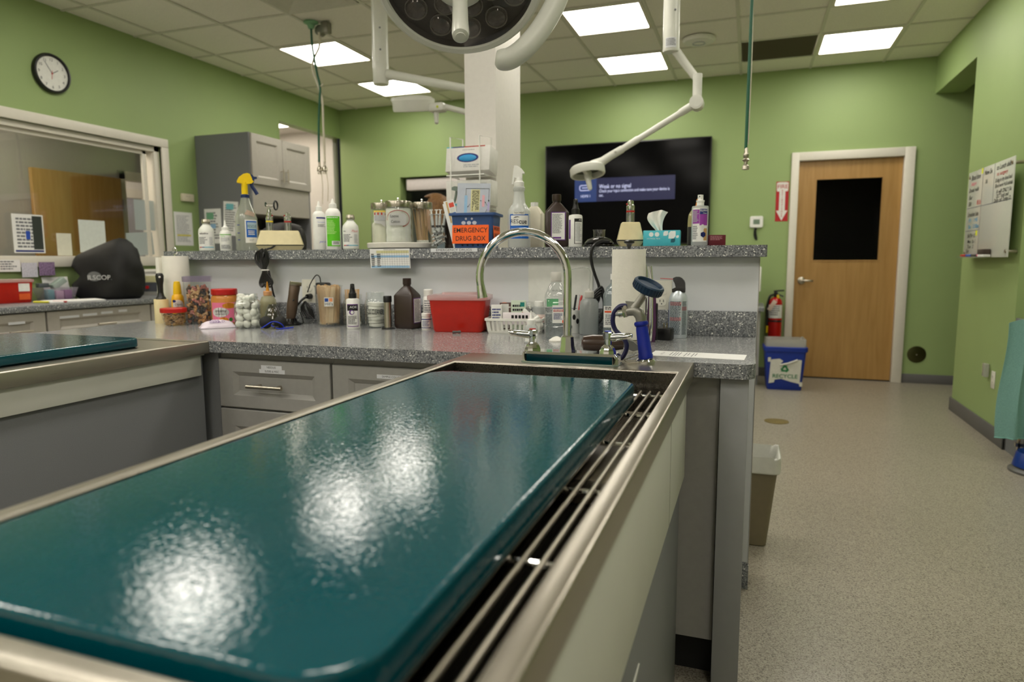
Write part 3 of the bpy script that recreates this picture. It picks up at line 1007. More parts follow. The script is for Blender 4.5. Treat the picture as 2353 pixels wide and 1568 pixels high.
wr = MB().tube([L3(-.2475, .926) + Vector((.012, -.012, .002)), Vector((.0, -.03, .006)), Vector((-.04, -.032, .0015)), Vector((-.055, -.005, .0055)), Vector((-.02, .012, .018))], .0012, 8)
part('hold_ring', wr, 'nickel', sy, 'thin wire hold-down ring')

# ------------------------------------------------------------------ small-object helpers
ZT = .9145
def face(x, y, off=0.0):
    return math.atan2(-x, y) + R(off)
def wlabel(parent, w_, z0, z1, r, m, off=0.0, rows=0, seed=1, ink='ink', txt=None, txts=None, name='label', lift=.0004):
    """curved paper label with its print as sub-part"""
    l = part(name, rect_wrap(w_, z0, z1, r, lift, off), m, parent)
    if rows:
        part('print', wrap(lines_mb(-w_ * .42, w_ * .42, z0 + (z1 - z0) * .08, z0 + (z1 - z0) * .62, rows, seed), r, lift + .0003, off), ink, l, smooth=False)
    for s, size, zz, tw, im in (txts or []):
        part('lettering', wrap(shift(text_mb(s, size, tw), 0, 0, zz), r, lift + .0004, off), im, l, smooth=False)
    return l
def flabel(parent, x0, x1, z0, z1, y, m, rows=0, seed=1, ink='ink', txts=None, name='label', box=None):
    """flat label on a front face at local y"""
    l = part(name, MB().box(x0, x1, y - .0005, y, z0, z1), m, parent, smooth=False)
    if rows:
        bx = box or (.08, .92, .06, .9)
        part('print', shift(lines_mb(x0 + (x1 - x0) * bx[0], x0 + (x1 - x0) * bx[1], z0 + (z1 - z0) * bx[2], z0 + (z1 - z0) * bx[3], rows, seed), 0, y - .0009, 0), ink, l, smooth=False)
    for s, size, xx, zz, tw, im in (txts or []):
        part('lettering', shift(text_mb(s, size, tw), xx, y - .0010, zz), im, l, smooth=False)
    return l
mat('label_paper', (232, 232, 228), .6)
mat('purple_ink', (96, 40, 130), .6)
mat('navy_ink', (30, 44, 120), .6)
mat('red_ink', (190, 50, 36), .6)
mat('milky', (224, 226, 218), .35, sss=.2)
mat('brown_bottle', (48, 34, 28), .32, var=.05)
clear('glass_jar', (236, 244, 240), .2, body=.05, bcol=(214, 222, 218))
clear('clear_plastic', (236, 238, 236), .1, body=.04)
clear('frosted', (232, 236, 236), .05, rough=.25, body=.55, bcol=(224, 228, 226))
mat('towel_paper', (236, 233, 222), .9, var=.02, bump=.5, bscale=90)

def spray_pump(name, label, loc, rz, text, r=.026, hb=.117, htot=.177, lab='label_paper', head='black_plastic'):
    t = thing(name, label, 'spray bottle', loc, rz)
    part('bottle', MB().lathe([(r * .9, 0), (r, .004), (r, hb - .006), (r * .92, hb), (r * .5, hb + .003), (r * .5, hb + .006)], 28), 'white_plastic', t)
    part('collar', MB().lathe([(r * .58, hb + .003), (r * .58, hb + .022), (r * .5, hb + .024)], 24), head, t)
    k = htot - hb
    hd_ = MB().lathe([(r * .48, hb + .024), (r * .36, hb + k * .62), (r * .30, hb + k * .97), (.001, htot)], 20)
    hd_.bbox(-.004, .004, -r * .75, 0, hb + k * .72, hb + k * .9, .002)
    part('pump', hd_, head, t)
    return t

# ------------------------------------------------------------------ worktop, from the far end
t = thing('paper_towel_roll', 'white paper towel roll on a wire stand by the lint roller', 'paper towel', (-2.408, 2.343, ZT))
part('roll', MB().lathe([(.02, .014), (.0535, .014), (.054, .016), (.054, .288), (.0535, .29), (.02, .29)], 40), 'towel_paper', t)
fl = MB()
pts = [(-.053, -.006), (-.066, -.03), (-.078, -.034), (-.084, -.03)]
fl.loft([[Vector((x, y, .016)) for x, y in pts] + [Vector((x, y + .0008, .016)) for x, y in reversed(pts)], [Vector((x, y, .284)) for x, y in pts] + [Vector((x, y + .0008, .284)) for x, y in reversed(pts)]])
part('loose_sheet', fl, 'towel_paper', t)
part('stand', MB().lathe([(.052, 0), (.052, .006), (.048, .009), (.001, .009)], 32).cyl((0, 0, .006), (0, 0, .30), .006).tube([(.012 * math.cos(a), 0, .312 + .014 * math.sin(a)) for a in [R(-100 + 290 * i / 14) for i in range(15)]], .0026, 8), 'chrome', t)

t = thing('lint_roller', 'cream lint roller standing upright with a black handle', 'lint roller', (-2.406, 2.25, ZT), face(-2.4, 2.27))
part('roll', MB().lathe([(.012, 0), (.0285, 0), (.0288, .002), (.0288, .102), (.028, .104), (.012, .104)], 32), mat('roller_cream', (228, 212, 164), .6), t)
part('handle', MB().lathe([(.020, .104), (.022, .108), (.014, .118), (.011, .135), (.012, .165), (.0155, .185), (.0165, .205), (.013, .215), (.001, .218)], 20), 'black_plastic', t)
part('hole', MB().sphere((0, -.012, .2), .006, 8), 'white_plastic', t)

mat('yellow_cap', (240, 196, 20), .4)
t = thing('mustard_bottle', 'yellow squeeze bottle with an oval white label behind the cereal tub', 'bottle', (-2.328, 2.265, ZT), face(-2.37, 2.32))
part('bottle', MB().lathe([(.022, 0), (.025, .004), (.0255, .06), (.0255, .10), (.023, .118), (.0165, .126)], 28), mat('mustard', (232, 176, 24), .35), t)
part('cap', MB().lathe([(.0165, .126), (.017, .132), (.0145, .165), (.0115, .180), (.001, .182)], 24), 'yellow_cap', t)
l = part('label', wrap(MB().prism(ov(0, .08, .024, .023), 0, .0002, Matrix.Rotation(R(90), 4, 'X')), .0255, .0004), 'label_paper', t)
part('lettering', wrap(shift(text_mb('Classic', .012, .03), .002, 0, .083), .0255, .0012), 'ink', l, smooth=False)
part('lettering', wrap(shift(text_mb('Must', .010, .018), .002, 0, .070), .0255, .0012), 'ink', l, smooth=False)
part('badge', wrap(MB().prism(ov(-.016, .097, .008, .006), 0, .0002, Matrix.Rotation(R(90), 4, 'X')), .0255, .0014), 'navy_ink', l)

t = thing('cereal_tub', 'small clear tub of cereal rings with a red lid', 'food container', (-2.274, 2.186, ZT))
part('tub', MB().lathe([(.001, .001), (.034, .001), (.037, .003), (.047, .05), (.048, .054)], 32), 'clear_plastic', t)
rnd = random.Random(3)
cr_ = MB()
for i in range(170):
    a = rnd.uniform(0, 2 * PI)
    z = rnd.uniform(.006, .048)
    rmax = .033 + z * .22
    q = rmax * math.sqrt(rnd.uniform(.35, 1)) * .93
    m = Matrix.Translation((q * math.cos(a), q * math.sin(a), z)) @ Matrix.Rotation(rnd.uniform(0, PI), 4, 'X') @ Matrix.Rotation(rnd.uniform(0, PI), 4, 'Z')
    cr_.tube([m @ Vector((.0045 * math.cos(2 * PI * k / 8), .0045 * math.sin(2 * PI * k / 8), 0)) for k in range(8)], .0022, 5, close=True)
o = part('cereal', cr_, mat('cereal_tan', (196, 152, 92), .8, var=.15, scale=90), t, 'tan cereal rings')
o['kind'] = 'stuff'
part('lid', MB().lathe([(.045, .054), (.0515, .055), (.052, .070), (.050, .073), (.001, .073)], 32), mat('red_lid', (190, 26, 22), .35), t)

t = thing('treat_jar', 'tall clear jar full of bone-shaped dog treats', 'jar', (-2.24, 2.29, ZT), face(-2.18, 2.29, -4))
part('jar', MB().loft(rr_loft([(.046, .044, .014, .001), (.050, .048, .016, .004), (.052, .05, .016, .10), (.054, .052, .016, .178)]), True, False), 'clear_plastic', t)
part('lid', MB().loft(rr_loft([(.0555, .0535, .017, .180), (.0565, .0545, .017, .186), (.0565, .0545, .017, .202), (.054, .052, .016, .204)])), clear('lilac_clear', (196, 184, 214), .12, body=.25, bcol=(180, 166, 200)), t)
tm = []
for k, c in enumerate(((196, 142, 84), (90, 70, 56), (58, 54, 56), (196, 128, 116), (206, 170, 122))):
    bn = MB().bbox(-.011, .011, -.0045, .0045, -.004, .004, .002)
    for sx in (-1, 1):
        for sz in (-1, 1):
            bn.sphere((sx * .011, 0, sz * .0042), .0054, 6)
    me = bn.mesh('dog_treat')
    me.materials.append(mat('treat_%d' % k, c, .8, var=.12, scale=120))
    tm.append(me)
for i in range(150):
    o = link('dog_treat', tm[rnd.randrange(5)], None)
    layer = i // 10
    side = i % 10
    a = 2 * PI * side / 10 + rnd.uniform(-.2, .2) + layer * .3
    rx = .034 * math.cos(a) * rnd.uniform(.85, 1.03)
    ry = .033 * math.sin(a) * rnd.uniform(.85, 1.03)
    o.location = Vector((-2.24 + rx, 2.29 + ry, ZT + .014 + layer * .0098 + rnd.uniform(-.002, .002)))
    o.rotation_euler = (rnd.uniform(-.7, .7), rnd.uniform(-.8, .8), rnd.uniform(0, PI))
    tag(o, 'small bone-shaped dog treat inside the tall clear jar', 'dog treat', 'dog treats in the clear jar')

t = thing('peanut_butter_jar', 'peanut butter jar with a red lid and pink label', 'jar', (-2.094, 2.285, ZT), face(-2.05, 2.28, -3))
r = .054
part('jar', MB().lathe([(r * .9, 0), (r, .005), (r, .11), (r * .93, .122), (r * .86, .126)], 36), mat('peanut', (198, 130, 62), .25), t)
part('lid', MB().lathe([(r * .95, .126), (r * .97, .128), (r * .97, .148), (r * .93, .151), (.001, .151)], 36), 'red_lid', t)
l = wlabel(t, .12, .012, .095, r, mat('pink_label', (226, 116, 150), .5))
part('patch', wrap(MB().prism(ov(-.018, .055, .036, .02), 0, .0002, Matrix.Rotation(R(90), 4, 'X')), r, .0008), 'label_paper', l)
part('lettering', wrap(shift(text_mb('creamy', .018, .046), -.016, 0, .061), r, .0016), 'ink', l, smooth=False)
part('lettering', wrap(shift(text_mb('peanut butter', .009, .046), -.016, 0, .048), r, .0016), 'ink', l, smooth=False)
part('picture', wrap(MB().prism(ov(.02, .082, .028, .012), 0, .0002, Matrix.Rotation(R(90), 4, 'X')), r, .0007), mat('butter_swirl', (226, 150, 40), .4), l)
part('picture', wrap(MB().prism(ov(-.004, .024, .018, .010), 0, .0002, Matrix.Rotation(R(90), 4, 'X')), r, .0007), 'butter_swirl', l)
part('badge', wrap(MB().prism(ov(.024, .024, .008, .008), 0, .0002, Matrix.Rotation(R(90), 4, 'X')), r, .0007), mat('badge_green', (70, 140, 60), .5), l)

t = thing('treat_packet', 'crumpled white and lilac treat packet lying before the peanut butter', 'packet', (-2.022, 2.16, ZT), face(-2.04, 2.25, 8))
pk = []
n = 14
for j in range(9):
    row = []
    y = -.038 + .076 * j / 8
    for i in range(n + 1):
        x = -.066 + .132 * i / n
        u, v = i / n, j / 8
        puff = max(0, math.sin(PI * u)) ** .45 * max(0, math.sin(PI * v)) ** .6
        row.append((x, y, .003 + .030 * puff + rnd.uniform(-.0015, .0015)))
    pk.append(row)
mb = MB()
vs = [p for row in pk for p in row] + [(p[0], p[1], .0005) for row in pk for p in row]
N1 = (n + 1) * 9
fs = []
for j in range(8):
    for i in range(n):
        a = j * (n + 1) + i
        fs.append((a, a + 1, a + n + 2, a + n + 1))
        fs.append((N1 + a, N1 + a + n + 1, N1 + a + n + 2, N1 + a + 1))
for i in range(n):
    fs.append((i, N1 + i, N1 + i + 1, i + 1))
    a = 8 * (n + 1) + i
    fs.append((a, a + 1, N1 + a + 1, N1 + a))
for j in range(8):
    a = j * (n + 1)
    fs.append((a, a + n + 1, N1 + a + n + 1, N1 + a))
    b2 = a + n
    fs.append((b2, N1 + b2, N1 + b2 + n + 1, b2 + n + 1))
part('bag', mb.add(vs, fs), mat('packet_white', (226, 214, 226), .3), t)
lm = Matrix.Translation((.012, -.030, .026)) @ Matrix.Rotation(R(-38), 4, 'X')
part('lettering', text_mb('A.D.', .014, .03).xf(lm), 'purple_ink', t, smooth=False)
part('print', lines_mb(-.045, .0, -.006, .008, 3, 5).xf(lm), 'purple_ink', t, smooth=False)

t = thing('cotton_ball_jar', 'square glass jar packed with white cotton balls, lid off', 'jar', (-1.903, 2.20, ZT), face(-1.86, 2.2, -6))
part('jar', MB().loft(rr_loft([(.043, .043, .012, .001), (.047, .047, .014, .004), (.047, .047, .014, .095), (.043, .043, .020, .108), (.038, .038, .036, .114), (.039, .039, .037, .118), (.039, .039, .037, .137)], 6), True, False), 'glass_jar', t)
part('collar', MB().lathe([(.039, .117), (.042, .119), (.042, .122), (.039, .124)], 32, caps=False), 'glass_jar', t)
cm = []
for k in range(3):
    bm = bmesh.new()
    bmesh.ops.create_icosphere(bm, subdivisions=2, radius=.0155)
    for v in bm.verts:
        v.co *= 1 + rnd.uniform(-.12, .12)
        v.co.z *= .8
    me = MB().bm(bm).mesh('cotton_ball', angle=180)
    me.materials.append(mat('cotton', (240, 238, 230), .95, sss=.3, bump=.4, bscale=160))
    cm.append(me)
for i in range(45):
    o = link('cotton_ball', cm[i % 3], None)
    lay, k = divmod(i, 9)
    if k < 8:
        x, y = [(-1, -1), (0, -1), (1, -1), (1, 0), (1, 1), (0, 1), (-1, 1), (-1, 0)][k]
    else:
        x, y = 0, 0
    q = .0285 if lay < 4 else .019
    v = Matrix.Rotation(face(-1.86, 2.2, -6), 4, 'Z') @ Vector((x * q + rnd.uniform(-.0055, .0045), y * q + rnd.uniform(-.0055, .0045), 0))
    o.location = (-1.903 + v.x, 2.20 + v.y, ZT + .017 + lay * .0248 + rnd.uniform(-.006, .006))
    o.rotation_euler = (rnd.uniform(0, 3), rnd.uniform(0, 3), rnd.uniform(0, 3))
    o.scale = (rnd.uniform(.9, 1.2), rnd.uniform(.85, 1.1), rnd.uniform(.9, 1.15))
    tag(o, 'white cotton ball inside the square glass jar', 'cotton ball', 'cotton balls in the glass jar')

t = thing('nozzle_bottle', 'squeeze bottle of dark liquid with an amber nozzle tip', 'bottle', (-1.945, 2.375, ZT))
part('bottle', MB().lathe([(.030, 0), (.034, .004), (.034, .085), (.032, .102), (.024, .116), (.014, .120)], 28), clear('yellowed', (226, 222, 186), .06, rough=.2, body=.5, bcol=(206, 202, 160)), t)
part('liquid', MB().lathe([(.029, .003), (.0325, .006), (.0325, .082), (.001, .082)], 28), mat('dark_liquid', (52, 56, 52), .2), t)
part('cap', MB().lathe([(.0175, .120), (.018, .122), (.018, .137), (.016, .139)], 20), mat('peach_cap', (214, 160, 112), .4), t)
part('tip', MB().lathe([(.008, .139), (.006, .15), (.002, .178), (.001, .179)], 14), mat('amber_tip', (204, 140, 34), .3), t)

# clipper in its charging stand
t = thing('hair_clipper', 'brown cordless clipper standing in a black charging dock', 'clipper', (-1.81, 2.34, ZT), face(-1.79, 2.33, 20))
tilt = Matrix.Rotation(R(9), 4, 'Y')
bd_ = [[tilt @ Vector((x * a + o_, y * b_, z)) for x, y in ov(0, 0, 1, 1, 16)] for a, b_, o_, z in ((.016, .016, 0, .018), (.021, .021, 0, .05), (.0225, .022, 0, .09), (.021, .019, 0, .125), (.023, .017, .001, .155), (.022, .012, .002, .168))]
part('body', MB().loft(bd_), mat('clipper_brown', (92, 76, 62), .35, metal=.4), t)
part('blade', MB().bbox(-.023, .025, -.014, -.002, .166, .182, .002, tilt).bbox(-.021, .023, .0, .006, .158, .179, .002, tilt), 'nickel', t)
part('switch', MB().sphere((0, 0, 0), .004, 8).xf(tilt @ Matrix.Translation((-.006, -.0215, .105))), 'black_plastic', t)
part('dock', MB().loft([ring(ov(0, -.004, .046, .040), 0), ring(ov(0, -.004, .046, .040), .006), ring(ov(0, 0, .03, .028), .016), ring(ov(0, 0, .026, .024), .028)]), mat('gloss_black', (14, 14, 15), .12), t)
part('cord', MB().tube(bez([(.03, .012, .006), (.05, .015, .004), (.056, .0, .004), (.06, .015, .02), (.055, .025, .05)], 6), .0022, 8), 'black_plastic', t)

# muzzle: clear cone with black cheek cups and blue tie
t = thing('pet_muzzle', 'clear cone pet muzzle with black cups and a blue tie cord', 'muzzle', (-1.786, 2.205, ZT), face(-1.745, 2.2, 0))
part('cone', MB().loft([ring(ov(0, .01, .046, .030), .004), ring(ov(0, .014, .032, .026), .05), ring(ov(0, .018, .018, .016), .088), ring(ov(0, .018, .014, .012), .094)], False, False), clear('smoke_clear', (150, 150, 146), .15, body=.12, bcol=(80, 80, 80)), t)
for sx in (-1, 1):
    part('cheek_cup', MB().lathe([(.001, .012), (.012, .011), (.022, .004), (.025, -.002), (.023, -.002), (.012, .007), (.001, .009)], 20, Matrix.Translation((sx * .027, -.016, .026)) @ Matrix.Rotation(R(75), 4, 'X')), 'black_matte', t)
for k in range(5):
    part('vent_slot', MB().bbox(-.0035, .0035, -.0085 + k * .0022, -.0065 + k * .0022, .048 + .007 * k, .051 + .007 * k, .001), mat('slot_tan', (190, 170, 140), .5), t)
part('tie_cord', MB().tube(bez([(-.045, -.03, .004), (-.03, -.042, .014), (-.012, -.046, .026), (0, -.046, .030), (.018, -.046, .027), (.034, -.042, .016), (.04, -.034, .004)], 5), .0022, 8).tube(bez([(-.002, -.048, .022), (-.006, -.051, .016), (.0, -.052, .012), (.006, -.055, .008), (.02, -.058, .003), (.05, -.05, .003), (.075, -.035, .004)], 5), .0022, 8), mat('blue_cord', (20, 50, 190), .5), t)
part('toggle', MB().sphere((0, -.047, .019), .007, 10).bbox(.002, .02, -.058, -.046, .004, .012, .002), mat('toggle_black', (40, 40, 40), .3), t)
# ------------------------------------------------------------------ outlet with adapters on the partition
def outlet(name, label, x, z, y, rz=0, plugged=False):
    t = thing(name, label, 'outlet', (x, y, z), rz)
    pm = mat('outlet_cream', (222, 220, 208), .35)
    part('plate', MB().bbox(-.035, .035, -.005, 0, -.057, .057, .003), pm, t)
    for s in (-1, 1):
        so = part('socket', MB().prism(rrect(-.0165, .0165, s * .02 - .014, s * .02 + .014, .011, 4), .005, .0068, Matrix.Rotation(R(90), 4, 'X')), pm, t)
        part('slot', MB().box(-.007, -.005, -.0072, -.0066, s * .02 - .001, s * .02 + .008).box(.005, .007, -.0072, -.0066, s * .02 - .001, s * .02 + .008).cyl((0, -.0066, s * .02 - .007), (0, -.0072, s * .02 - .007), .0022, n=8), 'black_matte', so, smooth=False)
    return t
outlet('wall_outlet', 'cream wall outlet with a black adapter behind the tongue depressors', -1.785, 1.045, YW - .0005)
t = thing('power_adapter', 'black power adapter plugged in above the tongue depressors', 'adapter', (-1.70, YW - .001, 1.068))
part('block', MB().bbox(-.026, .026, -.042, -.002, -.028, .022, .006), 'black_plastic', t)
part('lead', MB().tube(bez([(-.006, -.03, .022), (-.01, -.03, .045), (-.026, -.032, .052), (-.055, -.03, .02), (-.075, -.028, -.02)], 6), .0024, 8), 'black_plastic', t)
t = thing('wrapped_lead', 'black plug with a coiled lead hanging beside the clipper', 'cable', (-1.772, YW - .02, 1.03))
part('plug', MB().cyl((-.004, .012, 0), (-.004, -.012, 0), .012, .010, 14), 'black_plastic', t)
part('lead', MB().tube(bez([(-.004, -.014, 0), (-.02, -.03, -.016), (-.04, -.05, -.05), (-.05, -.06, -.085), (-.052, -.066, -.112)], 6), .0048, 10), 'black_plastic', t)
for k in range(4):
    dx = (k - 1.5) * .006
    part('coil', MB().tube(bez([(-.01, -.022, -.02), (-.018 + dx, -.026, -.05), (.008 + dx * 2, -.024, -.088), (.024 + dx, -.022, -.084), (.012 + dx, -.024, -.045), (-.006, -.022, -.02)], 6), .0028, 8), 'black_plastic', t)

def stick_bundle(prefix, label, grp, cx, cy, z, n, spread, lean, mk, seed):
    rn = random.Random(seed)
    for i in range(n):
        o = link(prefix, mk[i % len(mk)], None)
        a = rn.uniform(0, 2 * PI)
        q = spread * math.sqrt(rn.uniform(.35, 1))
        lx, ly = rn.uniform(-lean, lean), rn.uniform(-lean * .5, lean * .5)
        o.location = (cx + q * math.cos(a), cy + q * math.sin(a), z + rn.uniform(0, .012))
        o.rotation_euler = (ly, lx, rn.uniform(0, 2 * PI) if prefix != 'tongue_depressor' else rn.uniform(-.5, .5) + .5)
        tag(o, label, 'applicator' if prefix != 'tongue_depressor' else 'tongue depressor', grp)

# tongue depressors in a clear tumbler
X_, Y_ = -1.631, 2.362
t = thing('acrylic_tumbler', 'wide clear tumbler full of tongue depressors with a logo sticker', 'container', (X_, Y_, ZT), face(X_, Y_))
part('tumbler', MB().lathe([(.001, .002), (.046, .002), (.049, .004), (.055, .158), (.059, .165), (.057, .167), (.053, .158), (.046, .006), (.001, .005)], 40), 'clear_plastic', t)
st = part('sticker', rect_wrap(.037, .083, .119, .0525, .0012), 'label_paper', t)
part('badge', rect_wrap(.0145, .102, .116, .0525, .0017, -.17), mat('logo_blue', (24, 70, 150), .5), st)
part('badge', rect_wrap(.0145, .102, .116, .0525, .0017, .14), mat('logo_orange', (240, 160, 110), .5), st)
part('lettering', wrap(shift(text_mb("Hill's", .017, .031), -.0005, 0, .0925), .0525, .0018), 'ink', st, smooth=False)
tdm = []
for L_ in (.148, .152, .15):
    o_ = [(-.0085 * math.cos(a), L_ - .0085 + .0085 * math.sin(a)) for a in [R(180 * i / 6) for i in range(7)]]
    poly = [(-.0085, 0), (.0085, 0)] + [(x * -1, z) for x, z in o_][::1]
    poly = [(-.0085, 0), (.0085, 0)] + [(.0085 * math.cos(R(180 * i / 6)), L_ - .0085 + .0085 * math.sin(R(180 * i / 6))) for i in range(7)]
    me = MB().prism(poly, -.0008, .0008, Matrix.Rotation(R(90), 4, 'X')).mesh('tongue_depressor', False)
    me.materials.append(mat('birch_%d' % len(tdm), ((230, 198, 152), (208, 172, 124), (240, 212, 170))[len(tdm)], .7, var=.08, scale=60))
    tdm.append(me)
stick_bundle('tongue_depressor', 'pale wooden tongue depressor in the clear tumbler', 'tongue depressors in the tumbler', X_, Y_, ZT + .007, 62, .034, .10, tdm, 5)

# cotton swabs in a small jar
X_, Y_ = -1.53, 2.385
t = thing('swab_jar', 'small open glass jar of wooden cotton swabs behind the white spray', 'jar', (X_, Y_, ZT))
part('jar', MB().lathe([(.001, .001), (.038, .001), (.041, .005), (.042, .095), (.036, .108), (.033, .112), (.036, .116), (.036, .128), (.037, .130)], 32, caps=False), 'glass_jar', t)
swm = [MB().cyl((0, 0, .008), (0, 0, .146), .0012, n=6).mesh('cotton_swab')]
swm[0].materials.append(mat('swab_wood', (214, 176, 124), .7))
tipm = MB().sphere((0, 0, .008), .003, 6, sz=2.2).mesh('swab_tip')
tipm.materials.append(MATS['cotton'])
def swabs(cx, cy, z, n, spread, lean, seed, label, grp, biased=0.0):
    rn = random.Random(seed)
    for i in range(n):
        o = link('cotton_swab', swm[0], None)
        a = rn.uniform(0, 2 * PI)
        q = spread * math.sqrt(rn.uniform(.15, 1))
        o.location = (cx + q * math.cos(a), cy + q * math.sin(a), z)
        o.rotation_euler = (rn.uniform(-lean, lean) * .5, rn.uniform(-lean, lean) + biased, rn.uniform(0, 1))
        tag(o, label, 'cotton swab', grp)
        link('swab_tip', tipm, None, o)
swabs(X_, Y_, ZT + .004, 34, .028, .09, 8, 'wooden cotton swab in the small open jar behind the white spray', 'swabs in the open jar')

X_, Y_ = -1.469, 2.287
t = spray_pump('spray_bottle', 'white pump bottle with black top and purple-edged label on the worktop', (X_, Y_, ZT), face(X_, Y_, -6), '')
l = wlabel(t, .048, .010, .098, .026, 'purple_ink')
l2 = part('panel', rect_wrap(.044, .013, .072, .026, .0008), 'label_paper', l)
part('panel', rect_wrap(.044, .072, .095, .026, .0008), 'black_matte', l)
part('lettering', wrap(shift(text_mb('AOE', .012, .028), .004, 0, .086), .026, .0013), 'label_paper', l, smooth=False)
part('emblem', wrap(MB().prism(ov(-.003, .066, .0105, .0095), 0, .0002, Matrix.Rotation(R(90), 4, 'X')), .026, .0013), 'purple_ink', l)
part('emblem', wrap(MB().prism(ov(-.001, .066, .006, .0065), 0, .0002, Matrix.Rotation(R(90), 4, 'X')), .026, .0019), 'label_paper', l)
part('print', wrap(lines_mb(-.019, .019, .018, .052, 8, 3), .026, .0013), 'ink', l, smooth=False)

X_, Y_ = -1.416, 2.368
t = thing('cleaner_jar', 'glass jar of white pads lettered cleaner', 'jar', (X_, Y_, ZT), face(X_, Y_, 4))
part('jar', MB().lathe([(.001, .001), (.038, .001), (.0425, .005), (.043, .098), (.040, .108), (.036, .113), (.039, .115), (.039, .118), (.0365, .120), (.0365, .138), (.0375, .140)], 36, caps=False), 'glass_jar', t)
part('lettering', wrap(text_mb('CK CLEANER', .023, .066, bold=.004).xf(Matrix.Translation((-.004, 0, .063)) @ Matrix.Diagonal((1, 1, 1.25, 1))), .043, .001), 'ink', t, smooth=False)
pdm = []
for k in range(2):
    mb = MB().lathe([(.001, 0)] + [(.033 * (1 + .04 * math.sin(i * 2 + k)), z) for i, z in enumerate((0, .004, .010, .013))] + [(.001, .014)], 22, None, 1, .9)
    me = mb.mesh('cotton_pad')
    me.materials.append(MATS['cotton'])
    pdm.append(me)
for k in range(7):
    o = link('cotton_pad', pdm[k % 2], None)
    o.location = (X_ + rnd.uniform(-.004, .004), Y_ + rnd.uniform(-.004, .004), ZT + .005 + .0135 * k)
    o.rotation_euler = (rnd.uniform(-.10, .10), rnd.uniform(-.10, .10), rnd.uniform(0, 3))
    tag(o, 'white cotton pad stacked in the lettered cleaner jar', 'cotton pad', 'pads in the cleaner jar')

t = thing('steel_cylinder', 'slim steel cylinder with black cap and round black foot', 'cylinder', (-1.336, 2.325, ZT))
part('tube', MB().lathe([(.0145, .004), (.0145, .108)], 24), 'nickel', t)
part('cap', MB().lathe([(.016, .104), (.0165, .106), (.0165, .126), (.015, .129), (.001, .1295)], 24), 'black_plastic', t)
part('foot', MB().lathe([(.026, 0), (.026, .003), (.018, .006), (.015, .006)], 24), 'black_plastic', t)

def peroxide(name, label, x, y, z, rz, k=1.0, lface=.6):
    t = thing(name, label, 'bottle', (x, y, z), rz)
    b_ = [(.038, .030, .010, 0), (.043, .034, .011, .006), (.0445, .0355, .011, .02), (.0445, .0355, .011, .128), (.040, .032, .012, .136), (.020, .018, .012, .160), (.0145, .0145, .0142, .166), (.014, .014, .0137, .176)]
    part('bottle', MB().loft([[p * k for p in rg] for rg in rr_loft(b_, 5)]), 'brown_bottle', t)
    part('cap', MB().lathe([(.0165 * k, .172 * k), (.017 * k, .176 * k), (.017 * k, .195 * k), (.015 * k, .197 * k), (.001, .197 * k)], 20), 'brown_bottle', t)
    return t
t = peroxide('peroxide_bottle', 'brown peroxide bottle standing beside the red sharps box', -1.272, 2.368, ZT, face(-1.25, 2.37, -32))
sd = part('label', MB().box(.0446, .0450, -.027, .027, .022, .12), 'purple_ink', t)
part('panel', MB().box(.0450, .0453, -.024, .024, .025, .117), 'label_paper', sd)
part('print', lines_mb(-.021, .021, .028, .114, 16, 9).xf(Matrix.Translation((.0458, 0, 0)) @ Matrix.Rotation(R(90), 4, 'Z')), 'grey_ink', sd, smooth=False)

t = thing('tablet_bottle', 'tall white capped bottle behind the red sharps box', 'bottle', (-1.199, 2.405, ZT), face(-1.2, 2.4))
part('bottle', MB().lathe([(.020, 0), (.0215, .003), (.0215, .118), (.017, .126)], 24), 'white_plastic', t)
part('cap', MB().lathe([(.018, .125), (.0185, .127), (.0185, .150), (.016, .153), (.001, .153)], 24), 'white_plastic', t)
part('print', wrap(lines_mb(-.018, .018, .03, .11, 9, 12), .0215, .0005), 'grey_ink', t, smooth=False)
t = thing('pill_bottle', 'tiny white capped bottle with blue-edged label before the sharps box', 'bottle', (-1.18, 2.345, ZT), face(-1.17, 2.35))
part('bottle', MB().lathe([(.0165, 0), (.0175, .002), (.0175, .046), (.014, .049)], 24), 'white_plastic', t)
part('cap', MB().lathe([(.0175, .049), (.018, .05), (.018, .062), (.016, .064), (.001, .064)], 24), 'white_plastic', t)
l = wlabel(t, .05, .006, .042, .0175, 'navy_ink')
part('panel', rect_wrap(.05, .009, .038, .0175, .0007), 'label_paper', l)
part('print', wrap(lines_mb(-.017, .017, .011, .034, 5, 4), .0175, .0011), 'navy_ink', l, smooth=False)

# sharps container
def sharps(name, label, x, y, z, rz, w0, w1, d0, d1, hgt):
    t = thing(name, label, 'sharps container', (x, y, z), rz)
    rm = mat('sharps_red', (188, 26, 4), .35)
    part('tub', MB().loft(rr_loft([(w0 * .94, d0 * .94, .014, 0), (w0, d0, .018, .006), (w1, d1, .02, hgt - .012)], 5)), rm, t)
    part('lid', MB().loft(rr_loft([(w1 + .003, d1 + .003, .02, hgt - .016), (w1 + .007, d1 + .007, .022, hgt - .014), (w1 + .007, d1 + .007, .022, hgt + .002), (w1 - .006, d1 - .006, .02, hgt + .006)], 5)), clear('lid_pink', (226, 190, 190), .1, rough=.2, body=.5, bcol=(238, 208, 208)), t)
    return t
t = sharps('sharps_container', 'red sharps container with a pinkish clear lid on the worktop', -1.03, 2.336, ZT, R(10), .094, .108, .058, .064, .134)
part('lid_ridge', MB().loft(rr_loft([(.07, .035, .02, .139), (.066, .031, .018, .147)], 5)), 'lid_pink', t)

